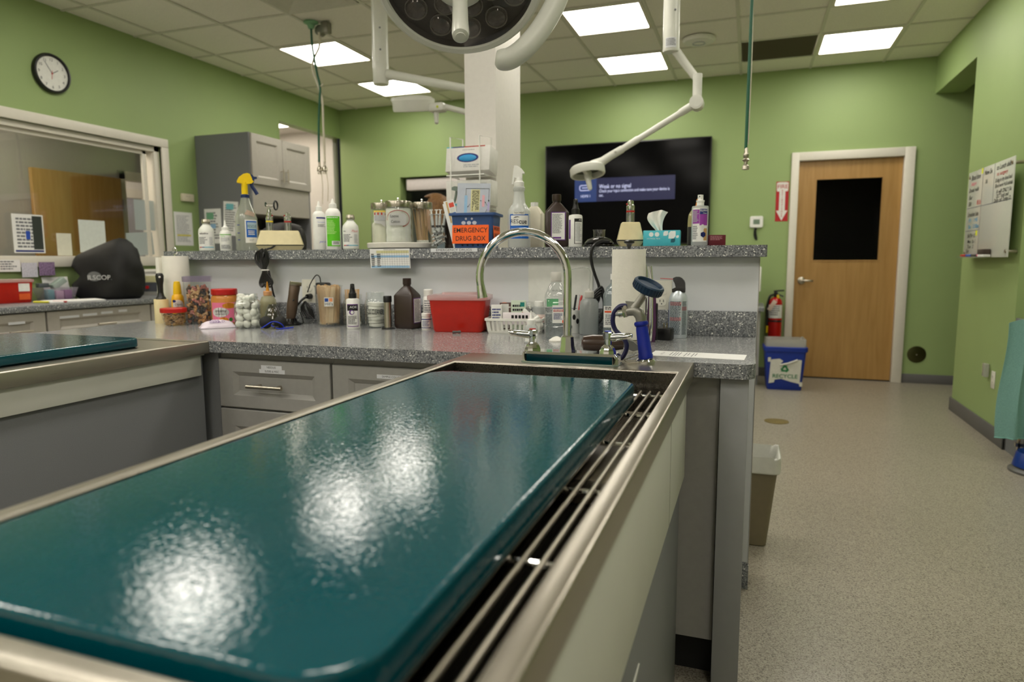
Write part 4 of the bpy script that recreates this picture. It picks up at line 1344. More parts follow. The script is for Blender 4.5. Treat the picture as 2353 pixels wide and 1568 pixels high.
single('needle_cap', MB().cyl((0, 0, .005), (.02, .008, .006), .005, .0042, 12).cyl((.02, .008, .006), (.028, .011, .006), .0052, n=12), mat('cap_grey', (84, 80, 78), .5), 'tiny grey needle cap lying before the sharps container', 'needle cap', (-1.02, 2.238, ZT))

# white slotted basket with medicine boxes
BX, BY, BR_ = -.812, 2.345, R(9)
t = thing('slotted_basket', 'white slotted plastic basket holding small medicine boxes', 'basket', (BX, BY, ZT), BR_)
wpl = mat('basket_white', (230, 229, 222), .4)
part('bottom', MB().loft(rr_loft([(.094, .052, .012, 0), (.096, .054, .012, .006), (.0965, .0545, .012, .010)], 4)), wpl, t)
part('rim', MB().loft(rr_loft([(.104, .061, .014, .046), (.107, .064, .015, .047), (.107, .064, .015, .055), (.103, .06, .014, .056), (.101, .058, .013, .055), (.1, .057, .013, .046)], 4) + rr_loft([(.104, .061, .014, .046)], 4), False, False), wpl, t)
def fin(x, y, wx, wy):
    m = MB().loft([[Vector((x * s + a * wx, y * s + b_ * wy, z)) for a, b_ in ((-1, -1), (1, -1), (1, 1), (-1, 1))] for s, z in ((.958, .008), (1.02, .048))])
    part('slat', m, wpl, t, smooth=False)
for i in range(12):
    x = -.092 + .184 * i / 11
    for y in (-.0545, .0545):
        fin(x, y, .0042 if 0 < i < 11 else .007, .0014)
for i in range(6):
    y = -.045 + .09 * i / 5
    for x in (-.0965, .0965):
        fin(x, y, .0014, .0045)
def in_basket(x, y):
    v = Matrix.Rotation(BR_, 4, 'Z') @ Vector((x, y, 0))
    return (BX + v.x, BY + v.y, ZT + .0105)
def med_box(label, x, y, w_, d_, h_, m, rz, rows=5, ink='grey_ink', seed=1, extra=None):
    t = thing('medicine_box', label, 'box', in_basket(x, y), BR_ + rz, group='medicine boxes in the white basket')
    part('carton', MB().bbox(-w_ / 2, w_ / 2, -d_ / 2, d_ / 2, 0, h_, .001), m, t)
    part('print', shift(lines_mb(-w_ * .4, w_ * .4, h_ * .3, h_ * .86, rows, seed), 0, -d_ / 2 - .0003, 0), ink, t, smooth=False)
    part('print', lines_mb(-d_ * .4, d_ * .4, h_ * .2, h_ * .9, rows, seed + 1).xf(Matrix.Translation((w_ / 2 + .0003, 0, 0)) @ Matrix.Rotation(R(90), 4, 'Z')), ink, t, smooth=False)
    return t
med_box('white medicine box at the corner of the basket by the sharps container', -.068, -.02, .040, .030, .092, mat('box_white', (226, 226, 222), .5), R(12), 5, 'navy_ink')
t = med_box('brown and white medicine box with an orange dot in the basket', -.040, .018, .044, .026, .098, mat('box_brown', (96, 70, 66), .5), R(20), 6, 'label_paper', 4)
part('panel', MB().box(-.021, .008, -.0136, -.0131, .004, .094), 'label_paper', t)
part('dot', MB().cyl((-.006, 0, .0978), (-.006, 0, .0986), .009, n=16), mat('dot_orange', (250, 120, 50), .5), t)
t = med_box('mint green medicine box at the back of the basket', .006, .026, .056, .030, .106, mat('box_mint', (200, 214, 194), .5), R(10), 4, 'ink', 6)
part('badge', MB().box(.006, .022, -.0158, -.0152, .084, .1), mat('badge_teal', (20, 130, 120), .5), t)
t = thing('tilted_box', 'open white medicine carton tipped across the basket edge', 'box', in_basket(.062, -.01), BR_ + R(-14))
tm_ = Matrix.Translation((0, 0, .036)) @ Matrix.Rotation(R(38), 4, 'Y')
part('carton', MB().bbox(-.045, .03, -.017, .017, 0, .022, .001, tm_), 'box_white', t)
part('stripe', MB().box(-.044, .029, -.0176, -.0172, .002, .006, tm_), 'red_ink', t)
part('panel', MB().box(-.044, -.02, -.0165, .0165, .0222, .0226, tm_), mat('panel_grey', (110, 110, 108), .5), t)
part('tube', MB().cyl((.028, -.02, .022), (-.004, -.045, -.004), .0068, .0062, 16).xf(Matrix.Translation((.006, 0, .03))), 'white_plastic', t)
t = thing('keypad_tag', 'white plastic card with dark symbols lying in the basket', 'card', in_basket(.012, -.032), BR_)
part('card', MB().bbox(-.055, .055, -.003, .003, .02, .066, .003), mat('card_white', (228, 220, 224), .3), t)
for k in range(5):
    part('symbol', MB().box(-.022 + k * .013, -.013 + k * .013, -.0036, -.003, .044, .056), 'black_matte', t, smooth=False)
t = thing('pump_vial', 'small clear pump vial under a clear dome in the basket', 'vial', in_basket(.046, .03), 0)
part('vial', MB().lathe([(.012, 0), (.012, .062), (.006, .068)], 18), 'frosted', t)
part('nozzle', MB().lathe([(.005, .068), (.005, .074), (.008, .075), (.008, .088), (.001, .089)], 16), 'white_plastic', t)
part('dome', MB().lathe([(.019, .02), (.019, .092), (.015, .101), (.001, .104)], 24), 'clear_plastic', t)
part('dot', MB().cyl((-.001, -.0078, .082), (-.001, -.0088, .082), .0018, n=8), 'black_matte', t)
t = thing('lotion_bottle', 'round translucent bottle with a wide white cap at the end of the basket', 'bottle', in_basket(.083, .028), face(-.7, 2.35))
part('bottle', MB().lathe([(.023, 0), (.025, .004), (.025, .072), (.021, .083), (.015, .087)], 28), 'frosted', t)
part('cap', MB().lathe([(.0165, .086), (.017, .088), (.017, .102), (.015, .104), (.001, .104)], 24), 'white_plastic', t)
l = wlabel(t, .05, .025, .056, .025, mat('label_blush', (232, 212, 206), .6), rows=4, seed=7, ink='red_ink')
single('gauze_wad', MB().sphere((0, 0, .02), .019, 8, .8, 1.3, 1.0), 'cotton', 'white gauze wad in the basket beside the saline bottle', 'gauze', in_basket(.082, -.022))

# dropper bottle in front of the basket
t = thing('dropper_bottle', 'small translucent dropper bottle directly behind the hot-water handle', 'bottle', (-.662, 2.062, ZT), face(-.648, 2.06))
part('bottle', MB().lathe([(.021, 0), (.0235, .003), (.0235, .040), (.021, .052), (.013, .060)], 28), 'frosted', t)
part('cap', MB().lathe([(.0135, .058), (.014, .060), (.014, .074), (.007, .077), (.0045, .082), (.002, .103), (.001, .1035)], 20), 'white_plastic', t)
l = wlabel(t, .044, .006, .034, .0235, 'label_paper')
part('lettering', wrap(shift(text_mb('ALSCAR', .0085, .034, italic=.3), .006, 0, .024), .0235, .001), 'ink', l, smooth=False)

# saline bottle
X_, Y_ = -.621, 2.212
t = thing('saline_bottle', 'large clear square saline bottle with a blue and orange label', 'bottle', (X_, Y_, ZT), face(X_, Y_, 3))
bt = [(.034, .034, .014, 0), (.0385, .0385, .016, .006), (.0385, .0385, .016, .043), (.036, .036, .016, .047), (.0385, .0385, .016, .051), (.0385, .0385, .016, .128), (.036, .036, .016, .132), (.0385, .0385, .016, .137), (.037, .037, .018, .150), (.021, .021, .02, .185), (.0165, .0165, .016, .190), (.0165, .0165, .016, .198)]
part('bottle', MB().loft(rr_loft(bt, 6), True, False), clear('pet_clear', (232, 236, 236), .12, body=.10, bcol=(200, 206, 208)), t)
part('water', MB().loft(rr_loft([(.032, .032, .014, .002), (.0375, .0375, .015, .007), (.0375, .0375, .015, .085)], 5)), clear('water', (222, 230, 232), .1, body=.12, bcol=(190, 200, 204)), t)
part('cap', MB().lathe([(.0175, .198), (.018, .200), (.018, .222), (.016, .225), (.001, .2255)], 24), clear('cap_frost', (236, 236, 232), .05, rough=.3, body=.8, bcol=(232, 230, 224)), t)
part('seal_ring', MB().lathe([(.0195, .192), (.0195, .197), (.017, .198)], 24), 'cap_frost', t)
l = flabel(t, -.014, .036, .055, .115, -.0386, 'label_paper', 7, 3, 'navy_ink', box=(.08, .72, .18, .55))
part('stripe', MB().box(-.013, .022, -.0395, -.0391, .1035, .1065), 'navy_ink', l)
part('print', shift(lines_mb(-.011, .026, .091, .1, 2, 8), 0, -.0395, 0), 'red_ink', l, smooth=False)
part('code', shift(lines_mb(.0285, .0325, .07, .11, 9, 2, .6, 0), 0, -.0395, 0), 'navy_ink', l, smooth=False)
part('corner', MB().box(.019, .036, -.0395, -.0391, .0555, .0645), mat('label_orange', (226, 88, 40), .5), l)
part('back_label', MB().box(-.03, .01, .036, .0364, .105, .132), mat('label_green', (96, 196, 128), .5), t)
part('lettering', shift(text_mb('10-31-24', .008, .034, italic=.2), 0, -.0305, .163), 'ink', t, smooth=False)
part('lettering', shift(text_mb('PVC', .008, .018, italic=.2), .012, -.0348, .152), 'ink', t, smooth=False)
single('wipe_fold', MB().lathe([(.026, 0), (.026, .004), (.014, .012), (.004, .016), (.001, .0165)], 18), 'cotton', 'small white cone of gauze before the saline bottle', 'gauze', (-.594, 2.125, ZT))

# pen cup with bold pattern
t = thing('pen_cup', 'black and white patterned cup of pens behind the faucet spout', 'cup', (-.6085, 2.392, ZT))
cup = mat('cow_cup', (226, 226, 222), .4)
part('cup', MB().lathe([(.03, 0), (.031, .002), (.034, .085), (.032, .085), (.029, .004), (.001, .004)], 24), cup, t)
for k in range(9):
    part('patch', wrap(MB().prism(ov(-.05 + .0135 * k, .02 + .05 * ((k * 37) % 10) / 10, .006, .010), 0, .0002, Matrix.Rotation(R(90), 4, 'X')), .0335, .0008, .3), 'black_matte', t)
for k, (c, a) in enumerate((((30, 30, 34), .12), ((190, 60, 60), .2), ((200, 200, 200), .05))):
    o = single('pen', MB().cyl((0, 0, 0), (0, 0, .12), .004, n=10).cyl((0, 0, .12), (0, 0, .134), .0045, .003, 10), mat('pen_%d' % k, c, .35), ['black pen leaning in the patterned cup', 'red pen leaning in the patterned cup', 'grey pen leaning in the patterned cup'][k], 'pen', (-.614 + .01 * k, 2.392, ZT + .006))
    o.rotation_euler = (-.1, a, 0)

# wash bottle with bent straw
t = thing('wash_bottle', 'frosted wash bottle with a long bent straw', 'bottle', (-.538, 2.352, ZT))
part('bottle', MB().lathe([(.029, 0), (.0335, .004), (.034, .02), (.034, .105), (.032, .118), (.024, .127), (.015, .130), (.015, .134)], 32), clear('wash_frost', (226, 232, 234), .06, rough=.2, body=.42, bcol=(214, 218, 218)), t)
part('water', MB().lathe([(.028, .003), (.0325, .006), (.0325, .060), (.001, .060)], 28), 'water', t)
part('cap', MB().lathe([(.0165, .132), (.017, .134), (.017, .152), (.014, .156), (.006, .158), (.004, .163)], 24), 'cap_frost', t)
part('straw', MB().tube(bez([(0, 0, .01), (.002, 0, .1), (0, 0, .16), (.002, 0, .20), (.002, 0, .225), (-.006, 0, .236), (-.03, 0, .238), (-.06, -.002, .232), (-.09, -.004, .222)], 6), .002, 8), clear('straw', (226, 230, 226), .1, body=.45, bcol=(220, 222, 216)), t)

# second saline jug behind the towels
t = thing('saline_jug', 'bluish clear saline jug with an orange-striped label half behind the paper towels', 'bottle', (-.446, 2.365, ZT), face(-.43, 2.36, -6))
part('bottle', MB().loft(rr_loft([(.036, .036, .012, 0), (.040, .040, .014, .005), (.040, .040, .014, .145), (.030, .030, .018, .170), (.017, .017, .016, .184), (.017, .017, .016, .2)], 5)), clear('jug_blue', (196, 210, 214), .12, body=.35, bcol=(176, 190, 194)), t)
part('cap', MB().lathe([(.019, .196), (.019, .216), (.001, .218)], 20), 'white_plastic', t)
l = flabel(t, -.036, .036, .03, .105, -.0402, 'label_paper', 6, 11, 'grey_ink', box=(.08, .9, .1, .6))
part('stripe', MB().box(-.033, .033, -.0412, -.0408, .082, .0885), 'label_orange', l)
part('print', shift(lines_mb(-.032, .03, .091, .102, 2, 21), 0, -.041, 0), 'ink', l, smooth=False)

# big paper towel roll by the sprayer
t = thing('paper_towel_roll', 'embossed paper towel roll on a steel stand behind the sprayer', 'paper towel', (-.36, 2.122, ZT))
prof = [(.02, .018)] + [(.0515, .018 + .279 * i / 30) for i in range(31)] + [(.02, .297)]
me = MB().lathe(prof, 72)
def emb(p):
    r_ = math.hypot(p[0], p[1])
    if r_ < .04:
        return p
    a = math.atan2(p[1], p[0]) * .0515
    u, v = a / .045, p[2] / .075
    d_ = abs((u + v) % 1 - .5) + abs((u - v) % 1 - .5)
    k = 1 + .012 * (1 if d_ % .34 > .17 else 0)
    return (p[0] * k, p[1] * k, p[2])
me.v = [emb(p) for p in me.v]
part('roll', me, 'towel_paper', t)
part('stand', MB().lathe([(.068, 0), (.068, .012), (.062, .016), (.01, .016)], 36), 'steel_x', t)
part('finial', MB().lathe([(.005, .29), (.005, .302), (.0085, .312), (.016, .317), (.0165, .322), (.011, .326), (.001, .327)], 24), 'black_plastic', t)
part('tension_arm', MB().tube([(.07, -.005, .012), (.073, -.005, .06), (.071, -.005, .2), (.066, -.008, .245)], .004, 8, ry=.006), 'chrome', t)

# purple trimmer and shears leaning at the stand
t = thing('purple_trimmer', 'purple trimmer standing between the towel stand and the air duster', 'trimmer', (-.297, 2.205, ZT), face(-.27, 2.18))
part('body', MB().loft([ring(rrect(-a, a, -b_, b_, .006, 3), z) for a, b_, z in ((.012, .012, 0), (.015, .014, .02), (.0155, .014, .08), (.013, .012, .13), (.012, .009, .15))]), mat('purple_plastic', (86, 46, 88), .35), t)
part('grip_strip', MB().bbox(.012, .019, -.012, .012, .005, .125, .003), 'black_plastic', t)
part('switch', MB().bbox(-.004, .004, -.0165, -.013, .085, .1, .002), 'black_plastic', t)
t = thing('grooming_shears', 'polished steel shears standing upright beside the purple trimmer', 'scissors', (-.322, 2.225, ZT), face(-.29, 2.2))
part('blade', MB().loft([[Vector((x * a, y * .0025, z)) for x, y in ov(0, 0, 1, 1, 10)] for a, z in ((.004, .05), (.0065, .13), (.007, .2), (.005, .235), (.002, .25))]), 'chrome', t)
part('loop', MB().tube([(.006 + .012 * math.cos(a), 0, .027 + .024 * math.sin(a)) for a in [2 * PI * i / 18 for i in range(18)]], .003, 8, close=True), 'black_plastic', t)

# air duster
X_, Y_ = -.228, 2.347
t = thing('air_duster', 'white aerosol air duster with black trigger and red straw', 'aerosol can', (X_, Y_, ZT), face(X_, Y_, -4))
r = .0315
part('can', MB().lathe([(r - .002, 0), (r, .003), (r, .128), (r * .92, .142), (r * .66, .156), (r * .56, .160)], 36), mat('can_white', (206, 214, 220), .3, metal=.3), t)
tr_ = MB().loft([[Vector((x, y * .017, z)) for x, y in pr] for pr, z in (
    ([(-.02, -1), (.022, -1), (.022, 1), (-.02, 1)], .155), ([(-.021, -1), (.0225, -1), (.0225, 1), (-.021, 1)], .166), ([(-.009, -.9), (.022, -.9), (.022, .9), (-.009, .9)], .172),
    ([(-.013, -.8), (.021, -.8), (.021, .8), (-.013, .8)], .186), ([(-.018, -.7), (.018, -.7), (.018, .7), (-.018, .7)], .194), ([(-.019, -.6), (.010, -.6), (.010, .6), (-.019, .6)], .203), ([(-.010, -.5), (.002, -.5), (.002, .5), (-.010, .5)], .207))])
part('trigger', tr_, 'black_plastic', t)
part('straw', MB().cyl((-.018, 0, .199), (-.062, 0, .2015), .0011, n=8), mat('straw_red', (200, 40, 40), .4), t)
part('text_block', wrap(lines_mb(-.030, .012, .012, .125, 26, 31, .6, .1), r, .0004), mat('can_ink', (70, 84, 96), .6), t, smooth=False)
part('text_block', wrap(lines_mb(.016, .034, .012, .125, 26, 32, .6, .1), r, .0004), 'can_ink', t, smooth=False)
part('warning_block', rect_wrap(.042, .112, .123, r, .0003, -.28), mat('can_pink', (214, 150, 152), .6), t)
part('warning_block', rect_wrap(.042, .06, .072, r, .0003, -.28), 'can_pink', t)
part('warning_block', rect_wrap(.02, .095, .108, r, .0003, .78), 'can_pink', t)
part('side_strip', rect_wrap(.006, .01, .122, r, .0003, -1.25), 'navy_ink', t)

t = thing('plug_pack', 'black plug-in adapter lying at the foot of the air duster', 'adapter', (-.262, 2.272, ZT), R(-12))
part('block', MB().bbox(-.026, .026, -.02, .02, 0, .04, .005), 'black_plastic', t)
part('prong', MB().box(-.004, -.003, -.004, .004, .04, .056).box(.006, .007, -.004, .004, .04, .056), mat('brass', (206, 180, 120), .3, metal=1), t)
outlet('wall_outlet', 'cream wall outlet behind the air duster', -.295, 1.05, YW - .0005)

# brown clipper lying behind the faucet
t = thing('lying_clipper', 'brown clipper lying on its side behind the cold-water handle', 'clipper', (-.385, 1.91, ZT), R(12))
bd_ = [[Vector((z, x * a, .026 + y * b_)) for x, y in ov(0, 0, 1, 1, 16)] for a, b_, z in ((.010, .010, -.072), (.020, .021, -.066), (.0235, .0255, -.04), (.0235, .024, .0), (.022, .02, .03), (.021, .017, .048))]
part('body', MB().loft(bd_), mat('clipper_dark', (64, 46, 36), .25, coat=.4), t)
bl = MB().loft([[Vector((.044, -.018, .018)), Vector((.044, .018, .018)), Vector((.044, .018, .044)), Vector((.044, -.018, .044))], [Vector((.075, -.02, .006)), Vector((.075, .02, .006)), Vector((.075, .02, .034)), Vector((.075, -.02, .034))], [Vector((.098, -.02, .012)), Vector((.098, .02, .012)), Vector((.098, .02, .015)), Vector((.098, -.02, .015))]])
part('guard', bl, mat('guard_grey', (110, 110, 106), .35), t)
part('sticker', MB().prism([(math.cos(2 * PI * i / 24) * (.016 if i % 2 else .012), math.sin(2 * PI * i / 24) * (.010 if i % 2 else .008)) for i in range(24)], 0, .0004, Matrix.Translation((.03, -.012, .0435)) @ Matrix.Rotation(R(35), 4, 'X')), mat('sticker_yellow', (246, 220, 30), .5), t)

# printed sheet on the worktop
ps = thing('paper_sheet', 'printed white sheet lying on the worktop by the sprayer', 'paper', (-.1225, 1.925, ZT), R(-3.5))
part('sheet', MB().box(-.135, .118, -.052, .052, 0, .0006), 'paper', ps)
pm_ = Matrix.Rotation(R(-90), 4, 'X')
for k, (x, a, b_) in enumerate(((-.082, -.03, .035), (-.073, -.035, .035), (-.066, -.038, .035), (-.058, -.03, .035), (-.042, -.04, .03), (-.034, -.02, .03), (-.022, -.04, .03), (-.014, -.02, .03))):
    part('print', MB().box(x, x + .002, a, b_, .0006, .0009), 'grey_ink', ps, smooth=False)
part('lettering', text_mb('GA.T.S Line', .010, .05).xf(Matrix.Translation((-.105, 0, .0009)) @ Matrix.Rotation(R(90), 4, 'Z') @ pm_), 'grey_ink', ps, smooth=False)

# black cable from the bar charger coming down behind the jug
t = thing('charger_cable', 'black cable dropping from the bar ledge and coiled behind the jug', 'cable', (0, 0, 0))
part('lead', MB().tube(bez([(-.487, 2.44, 1.247), (-.51, 2.41, 1.246), (-.535, 2.388, 1.225), (-.540, 2.387, 1.18), (-.53, 2.40, 1.13), (-.515, 2.41, 1.08), (-.52, 2.415, 1.03), (-.55, 2.405, .985)], 8), .0055, 10), 'black_plastic', t)
for k in range(4):
    part('coil', MB().tube(bez([(-.575 + .006 * k, 2.41, .975 + .008 * k), (-.55, 2.402, 1.01 + .009 * k), (-.52, 2.405, 1.045 + .009 * k), (-.505, 2.412, 1.05 + .01 * k), (-.497, 2.415, 1.02 + .006 * k), (-.503, 2.412, .97), (-.53, 2.404, .95), (-.575 + .006 * k, 2.41, .975 + .008 * k)], 6), .0052, 8), 'black_plastic', t)
# ------------------------------------------------------------------ things on the bar ledge
ZL = 1.2271
def crimp_vial(label, x, y, off):
    t = thing('serum_vial', label, 'vial', (x, y, ZL), face(x, y, off))
    r = .0335
    part('bottle', MB().lathe([(r * .9, 0), (r, .004), (r, .085), (r * .93, .098), (r * .6, .112), (.0145, .118), (.0145, .126)], 32), 'milky', t)
    part('crimp', MB().lathe([(.0175, .124), (.0182, .126), (.0182, .134), (.0165, .137), (.016, .143), (.001, .1435)], 24), 'nickel', t)
    l = wlabel(t, .075, .012, .085, r, 'label_paper')
    part('print', wrap(lines_mb(-.034, .008, .03, .062, 6, 5), r, .001), 'grey_ink', l, smooth=False)
    part('print', wrap(lines_mb(.014, .034, .024, .062, 9, 6), r, .001), mat('light_ink', (176, 178, 180), .7), l, smooth=False)
    for a, w_, c in ((-.80, .014, 'red_ink'), (-.42, .011, 'navy_ink'), (.38, .044, 'cyan_ink')):
        mat('cyan_ink', (70, 176, 200), .6)
        part('stripe', rect_wrap(w_, .015, .0185, r, .001, a), c, l)
    return t, l, r
t, l, r = crimp_vial('crimp-capped serum vial at the far end of the ledge', -2.338, 2.46, -4)
part('lettering', wrap(shift(text_mb('solodine', .011, .04, bold=.01), -.010, 0, .078), r, .0012), 'ink', l, smooth=False)
t, l, r = crimp_vial('crimp-capped serum vial with red handwriting beside the green bottle', -1.583, 2.465, 0)
part('lettering', wrap(shift(text_mb('Flush', .013, .030, italic=.4), .018, 0, .075), r, .0012), mat('pink_marker', (220, 120, 120), .7), l, smooth=False)
part('print', wrap(lines_mb(-.033, -.016, .071, .076, 1, 2), r, .0012), 'ink', l, smooth=False)

X_, Y_ = -2.23, 2.46
t = thing('dropper_bottle', 'small white dropper bottle with a green band next to the yellow sprayer', 'bottle', (X_, Y_, ZL), face(X_, Y_))
r = .025
part('bottle', MB().lathe([(r * .92, 0), (r, .003), (r, .075), (r * .85, .086), (r * .55, .090)], 28), 'white_plastic', t)
part('cap', MB().lathe([(.0145, .088), (.015, .09), (.015, .104), (.009, .107), (.006, .112), (.0025, .135), (.001, .136)], 20), 'white_plastic', t)
part('band', rect_wrap(.06, .070, .0735, r, .0005), mat('band_green', (110, 190, 70), .5), t)
part('lettering', wrap(shift(text_mb('ViaZen', .009, .022), -.012, 0, .0645), r, .0007), 'band_green', t, smooth=False)
part('print', wrap(lines_mb(-.022, .02, .04, .058, 4, 8), r, .0006), 'light_ink', t, smooth=False)
part('print', wrap(lines_mb(-.022, .022, .008, .026, 3, 9), r, .0006), 'grey_ink', t, smooth=False)

def trigger_head(t, z, m_body, m_lever, flip=1, k=1.0, dirx=1):
    """trigger spray head in the xz plane; nozzle towards dirx"""
    f = dirx
    def P_(x, zz):
        return (f * x * k, z + zz * k)
    return P_

# yellow-headed sprayer
X_, Y_ = -2.133, 2.485
t = thing('trigger_sprayer', 'clear disinfectant bottle with a yellow and navy trigger head', 'spray bottle', (X_, Y_, ZL), face(X_, Y_, 4))
r = .0475
part('bottle', MB().lathe([(r * .92, 0), (r, .006), (r, .125), (r * .97, .145), (r * .78, .172), (r * .5, .205), (r * .38, .232), (r * .34, .236)], 32), clear('spray_clear', (224, 228, 220), .1, rough=.1, body=.40, bcol=(206, 210, 198)), t)
mat('navy_plastic', (22, 44, 92), .35)
mat('yellow_plastic', (244, 206, 10), .35)
part('collar', MB().lathe([(.0185, .233), (.0185, .246), (.016, .248)], 24), 'navy_plastic', t)
part('neck', MB().lathe([(.0135, .247), (.0135, .290), (.015, .302)], 20), 'yellow_plastic', t)
hdp = [(-.030, .298), (-.031, .306), (-.022, .322), (-.004, .336), (.012, .341), (.024, .338), (.030, .328), (.038, .318), (.040, .306), (.030, .296), (.0, .292)]
part('head', MB().prism(hdp, -.0125, .0125, Matrix.Rotation(R(90), 4, 'X')), 'yellow_plastic', t, 'yellow trigger head', angle=50)
part('nozzle', MB().prism([(.024, .338), (.034, .334), (.040, .326), (.052, .326), (.053, .319), (.042, .316), (.040, .306), (.034, .31), (.03, .324)], -.0135, .0135, Matrix.Rotation(R(90), 4, 'X')), 'navy_plastic', t, angle=50)
part('trigger', MB().tube(bez([(.036, 0, .312), (.029, 0, .298), (.032, 0, .284), (.042, 0, .268), (.052, 0, .250)], 5), [.006] * 21, 10, ry=.008), 'navy_plastic', t)
part('tube', MB().cyl((0, 0, .012), (0, 0, .235), .0025, n=8), 'cap_frost', t)
a_ = .42
l = part('label', rect_wrap(.060, .034, .135, r, .0005, a_), 'label_paper', t)
part('panel', rect_wrap(.052, .058, .130, r, .0009, a_ + .02), mat('rescue_blue', (20, 96, 190), .45), l)
part('window', rect_wrap(.046, .094, .124, r, .0013, a_ + .04), mat('rescue_pale', (170, 196, 212), .5), l)
part('lettering', wrap(shift(text_mb('RESCUE', .017, .042), 0, 0, .106), r, .0017, a_ + .02), mat('teal_ink', (60, 100, 110), .6), l, smooth=False)
part('print', wrap(lines_mb(-.018, .014, .066, .088, 3, 3), r, .0014, a_), 'label_paper', l, smooth=False)
part('print', wrap(lines_mb(-.014, .01, .040, .050, 2, 4), r, .0010, a_), 'light_ink', l, smooth=False)
part('tape', wrap(MB().prism([(-.026, .158), (.020, .148), (.024, .165), (-.014, .178)], 0, .0003, Matrix.Rotation(R(90), 4, 'X')), r * .93, .004, a_ - .1), mat('tape_tan', (226, 206, 190), .4), t)
for zz in (.045, .075, .11):
    part('print', rect_wrap(.014, zz, zz + .004, r, .0005, -.85), 'navy_ink', t)

# otoscope charger with two handles
def charger(label, x, y, rz, halfw, slope, posts, hb, band):
    t = thing('otoscope_charger', label, 'charger', (x, y, ZL), rz)
    d = .046
    zc_ = .022
    part('base', MB().loft([ring(rrect(-halfw + .012, halfw - .012, -d + .008, d - .008, .004, 2), 0), ring(rrect(-halfw, halfw, -d, d, .005, 2), zc_ - .002)]), 'cream_plastic', t, angle=25)
    part('seam', MB().loft([ring(rrect(-halfw - .0006, halfw + .0006, -d - .0006, d + .0006, .005, 2), zc_ - .002), ring(rrect(-halfw - .0006, halfw + .0006, -d - .0006, d + .0006, .005, 2), zc_ + .0022)]), 'black_plastic', t)
    part('cover', MB().loft([ring(rrect(-halfw, halfw, -d, d, .005, 2), zc_ + .002), ring(rrect(-halfw + slope, halfw - slope, -d + slope, d - slope, .004, 2), hb - .003), ring(rrect(-halfw + slope + .003, halfw - slope - .003, -d + slope + .003, d - slope - .003, .004, 2), hb)]), 'cream_plastic', t, angle=25)
    for px, hh, c in posts:
        m = Matrix.Translation((px, 0, 0))
        h_ = part('handset', MB().lathe([(.0148, hb - .01), (.0148, hb + .045), (.0152, hb + .046), (.0152, hb + .060), (.013, hb + .062), (.0115, hb + .064), (.0115, hb + .076), (.0085, hb + .079), (.007, hh), (.001, hh + .0005)], 22, m), 'chrome', t)
        kn_ = MB()
        for i in range(20):
            a = 2 * PI * i / 20
            kn_.box(-.0008, .0008, -.0006, .0006, hb, hb + .033, m @ Matrix.Rotation(a, 4, 'Z') @ Matrix.Translation((0, -.0149, 0)))
        o = part('knurl', kn_, mat('knurl_grey', (120, 120, 118), .5, metal=.6), h_)
        o['kind'] = 'stuff'
        part('band', MB().lathe([(.0151, hb + .036), (.0154, hb + .037), (.0154, hb + .0415), (.0151, hb + .0425)], 22, m), mat('band_' + c, {'y': (230, 200, 40), 'r': (176, 24, 20)}[c], .4), h_)
        part('button', MB().sphere((px + .012 * (1 if c == 'y' else -1), 0, hb + .066), .004, 8), mat('band_r', (176, 24, 20), .4), h_)
    return t
X_, Y_ = -1.966, 2.50
t = charger('wide cream charger holding two otoscope handles, left of the white bottles', X_, Y_, face(X_, Y_, -4), .098, .018, ((-.042, .178, 'y'), (.034, .160, 'r')), .086, 'y')
oh = MB().cyl((-.042, 0, .166), (-.042, 0, .188), .0045, n=12).cyl((-.052, 0, .197), (-.020, -.004, .198), .0035, n=10).cyl((-.042, 0, .181), (-.018, 0, .186), .0035, n=10)
hd = part('otoscope_head', oh, 'chrome', t)
part('lens_ring', MB().tube([(-.013 + .007 * math.cos(a), .010 * math.cos(a), .196 + .019 * math.sin(a)) for a in [2 * PI * i / 20 for i in range(20)]], .0035, 8, close=True), 'black_plastic', hd)
part('eyepiece', MB().tube([(-.054 + .002 * math.cos(a), .004 * math.cos(a), .200 + .008 * math.sin(a)) for a in [2 * PI * i / 14 for i in range(14)]], .0022, 8, close=True), mat('dark_green', (40, 66, 48), .4), hd)
cd = MB().tube(bez([(-.02, -.052, .02), (-.034, -.062, .010), (-.05, -.078, .004), (-.062, -.098, -.012), (-.066, -.104, -.03)], 6), .004, 10)
part('cord', cd, 'black_plastic', t)
t = thing('cord_bundle', 'tied bundle of black cord hanging from the ledge', 'cable', (-1.968, 2.388, 1.2))
for k in range(7):
    a = (k - 3) * .0052
    sgn = 1 if k % 2 else -1
    part('loop', MB().tube(bez([(.0 + a * .4, -.002 * sgn, -.06), (-.016 + a * 1.6, .002 * sgn, -.02), (-.012 + a * 1.6, 0, .016), (.006 + a, -.003, .022 + .004 * (k % 3)), (.008 + a, 0, -.02), (.004 + a * .4, .002 * sgn, -.06), (.018 + a * 1.3, .003, -.105), (.008 + a * 1.3, -.002, -.130 + .005 * (k % 3)), (-.008 + a * 1.3, .001, -.112), (.0 + a * .4, -.002 * sgn, -.06)], 6), .0036, 8), 'black_plastic', t)
part('tie', MB().tube([(.004 + .0165 * math.cos(q), .0085 * math.sin(q), -.058) for q in [2 * PI * i / 16 for i in range(16)]], .0028, 8, close=True), 'white_plastic', t)
part('tail', MB().tube(bez([(.02, .004, -.06), (.026, .006, -.1), (.03, .012, -.15), (.031, .02, -.175)], 6), .004, 8), 'black_plastic', t)

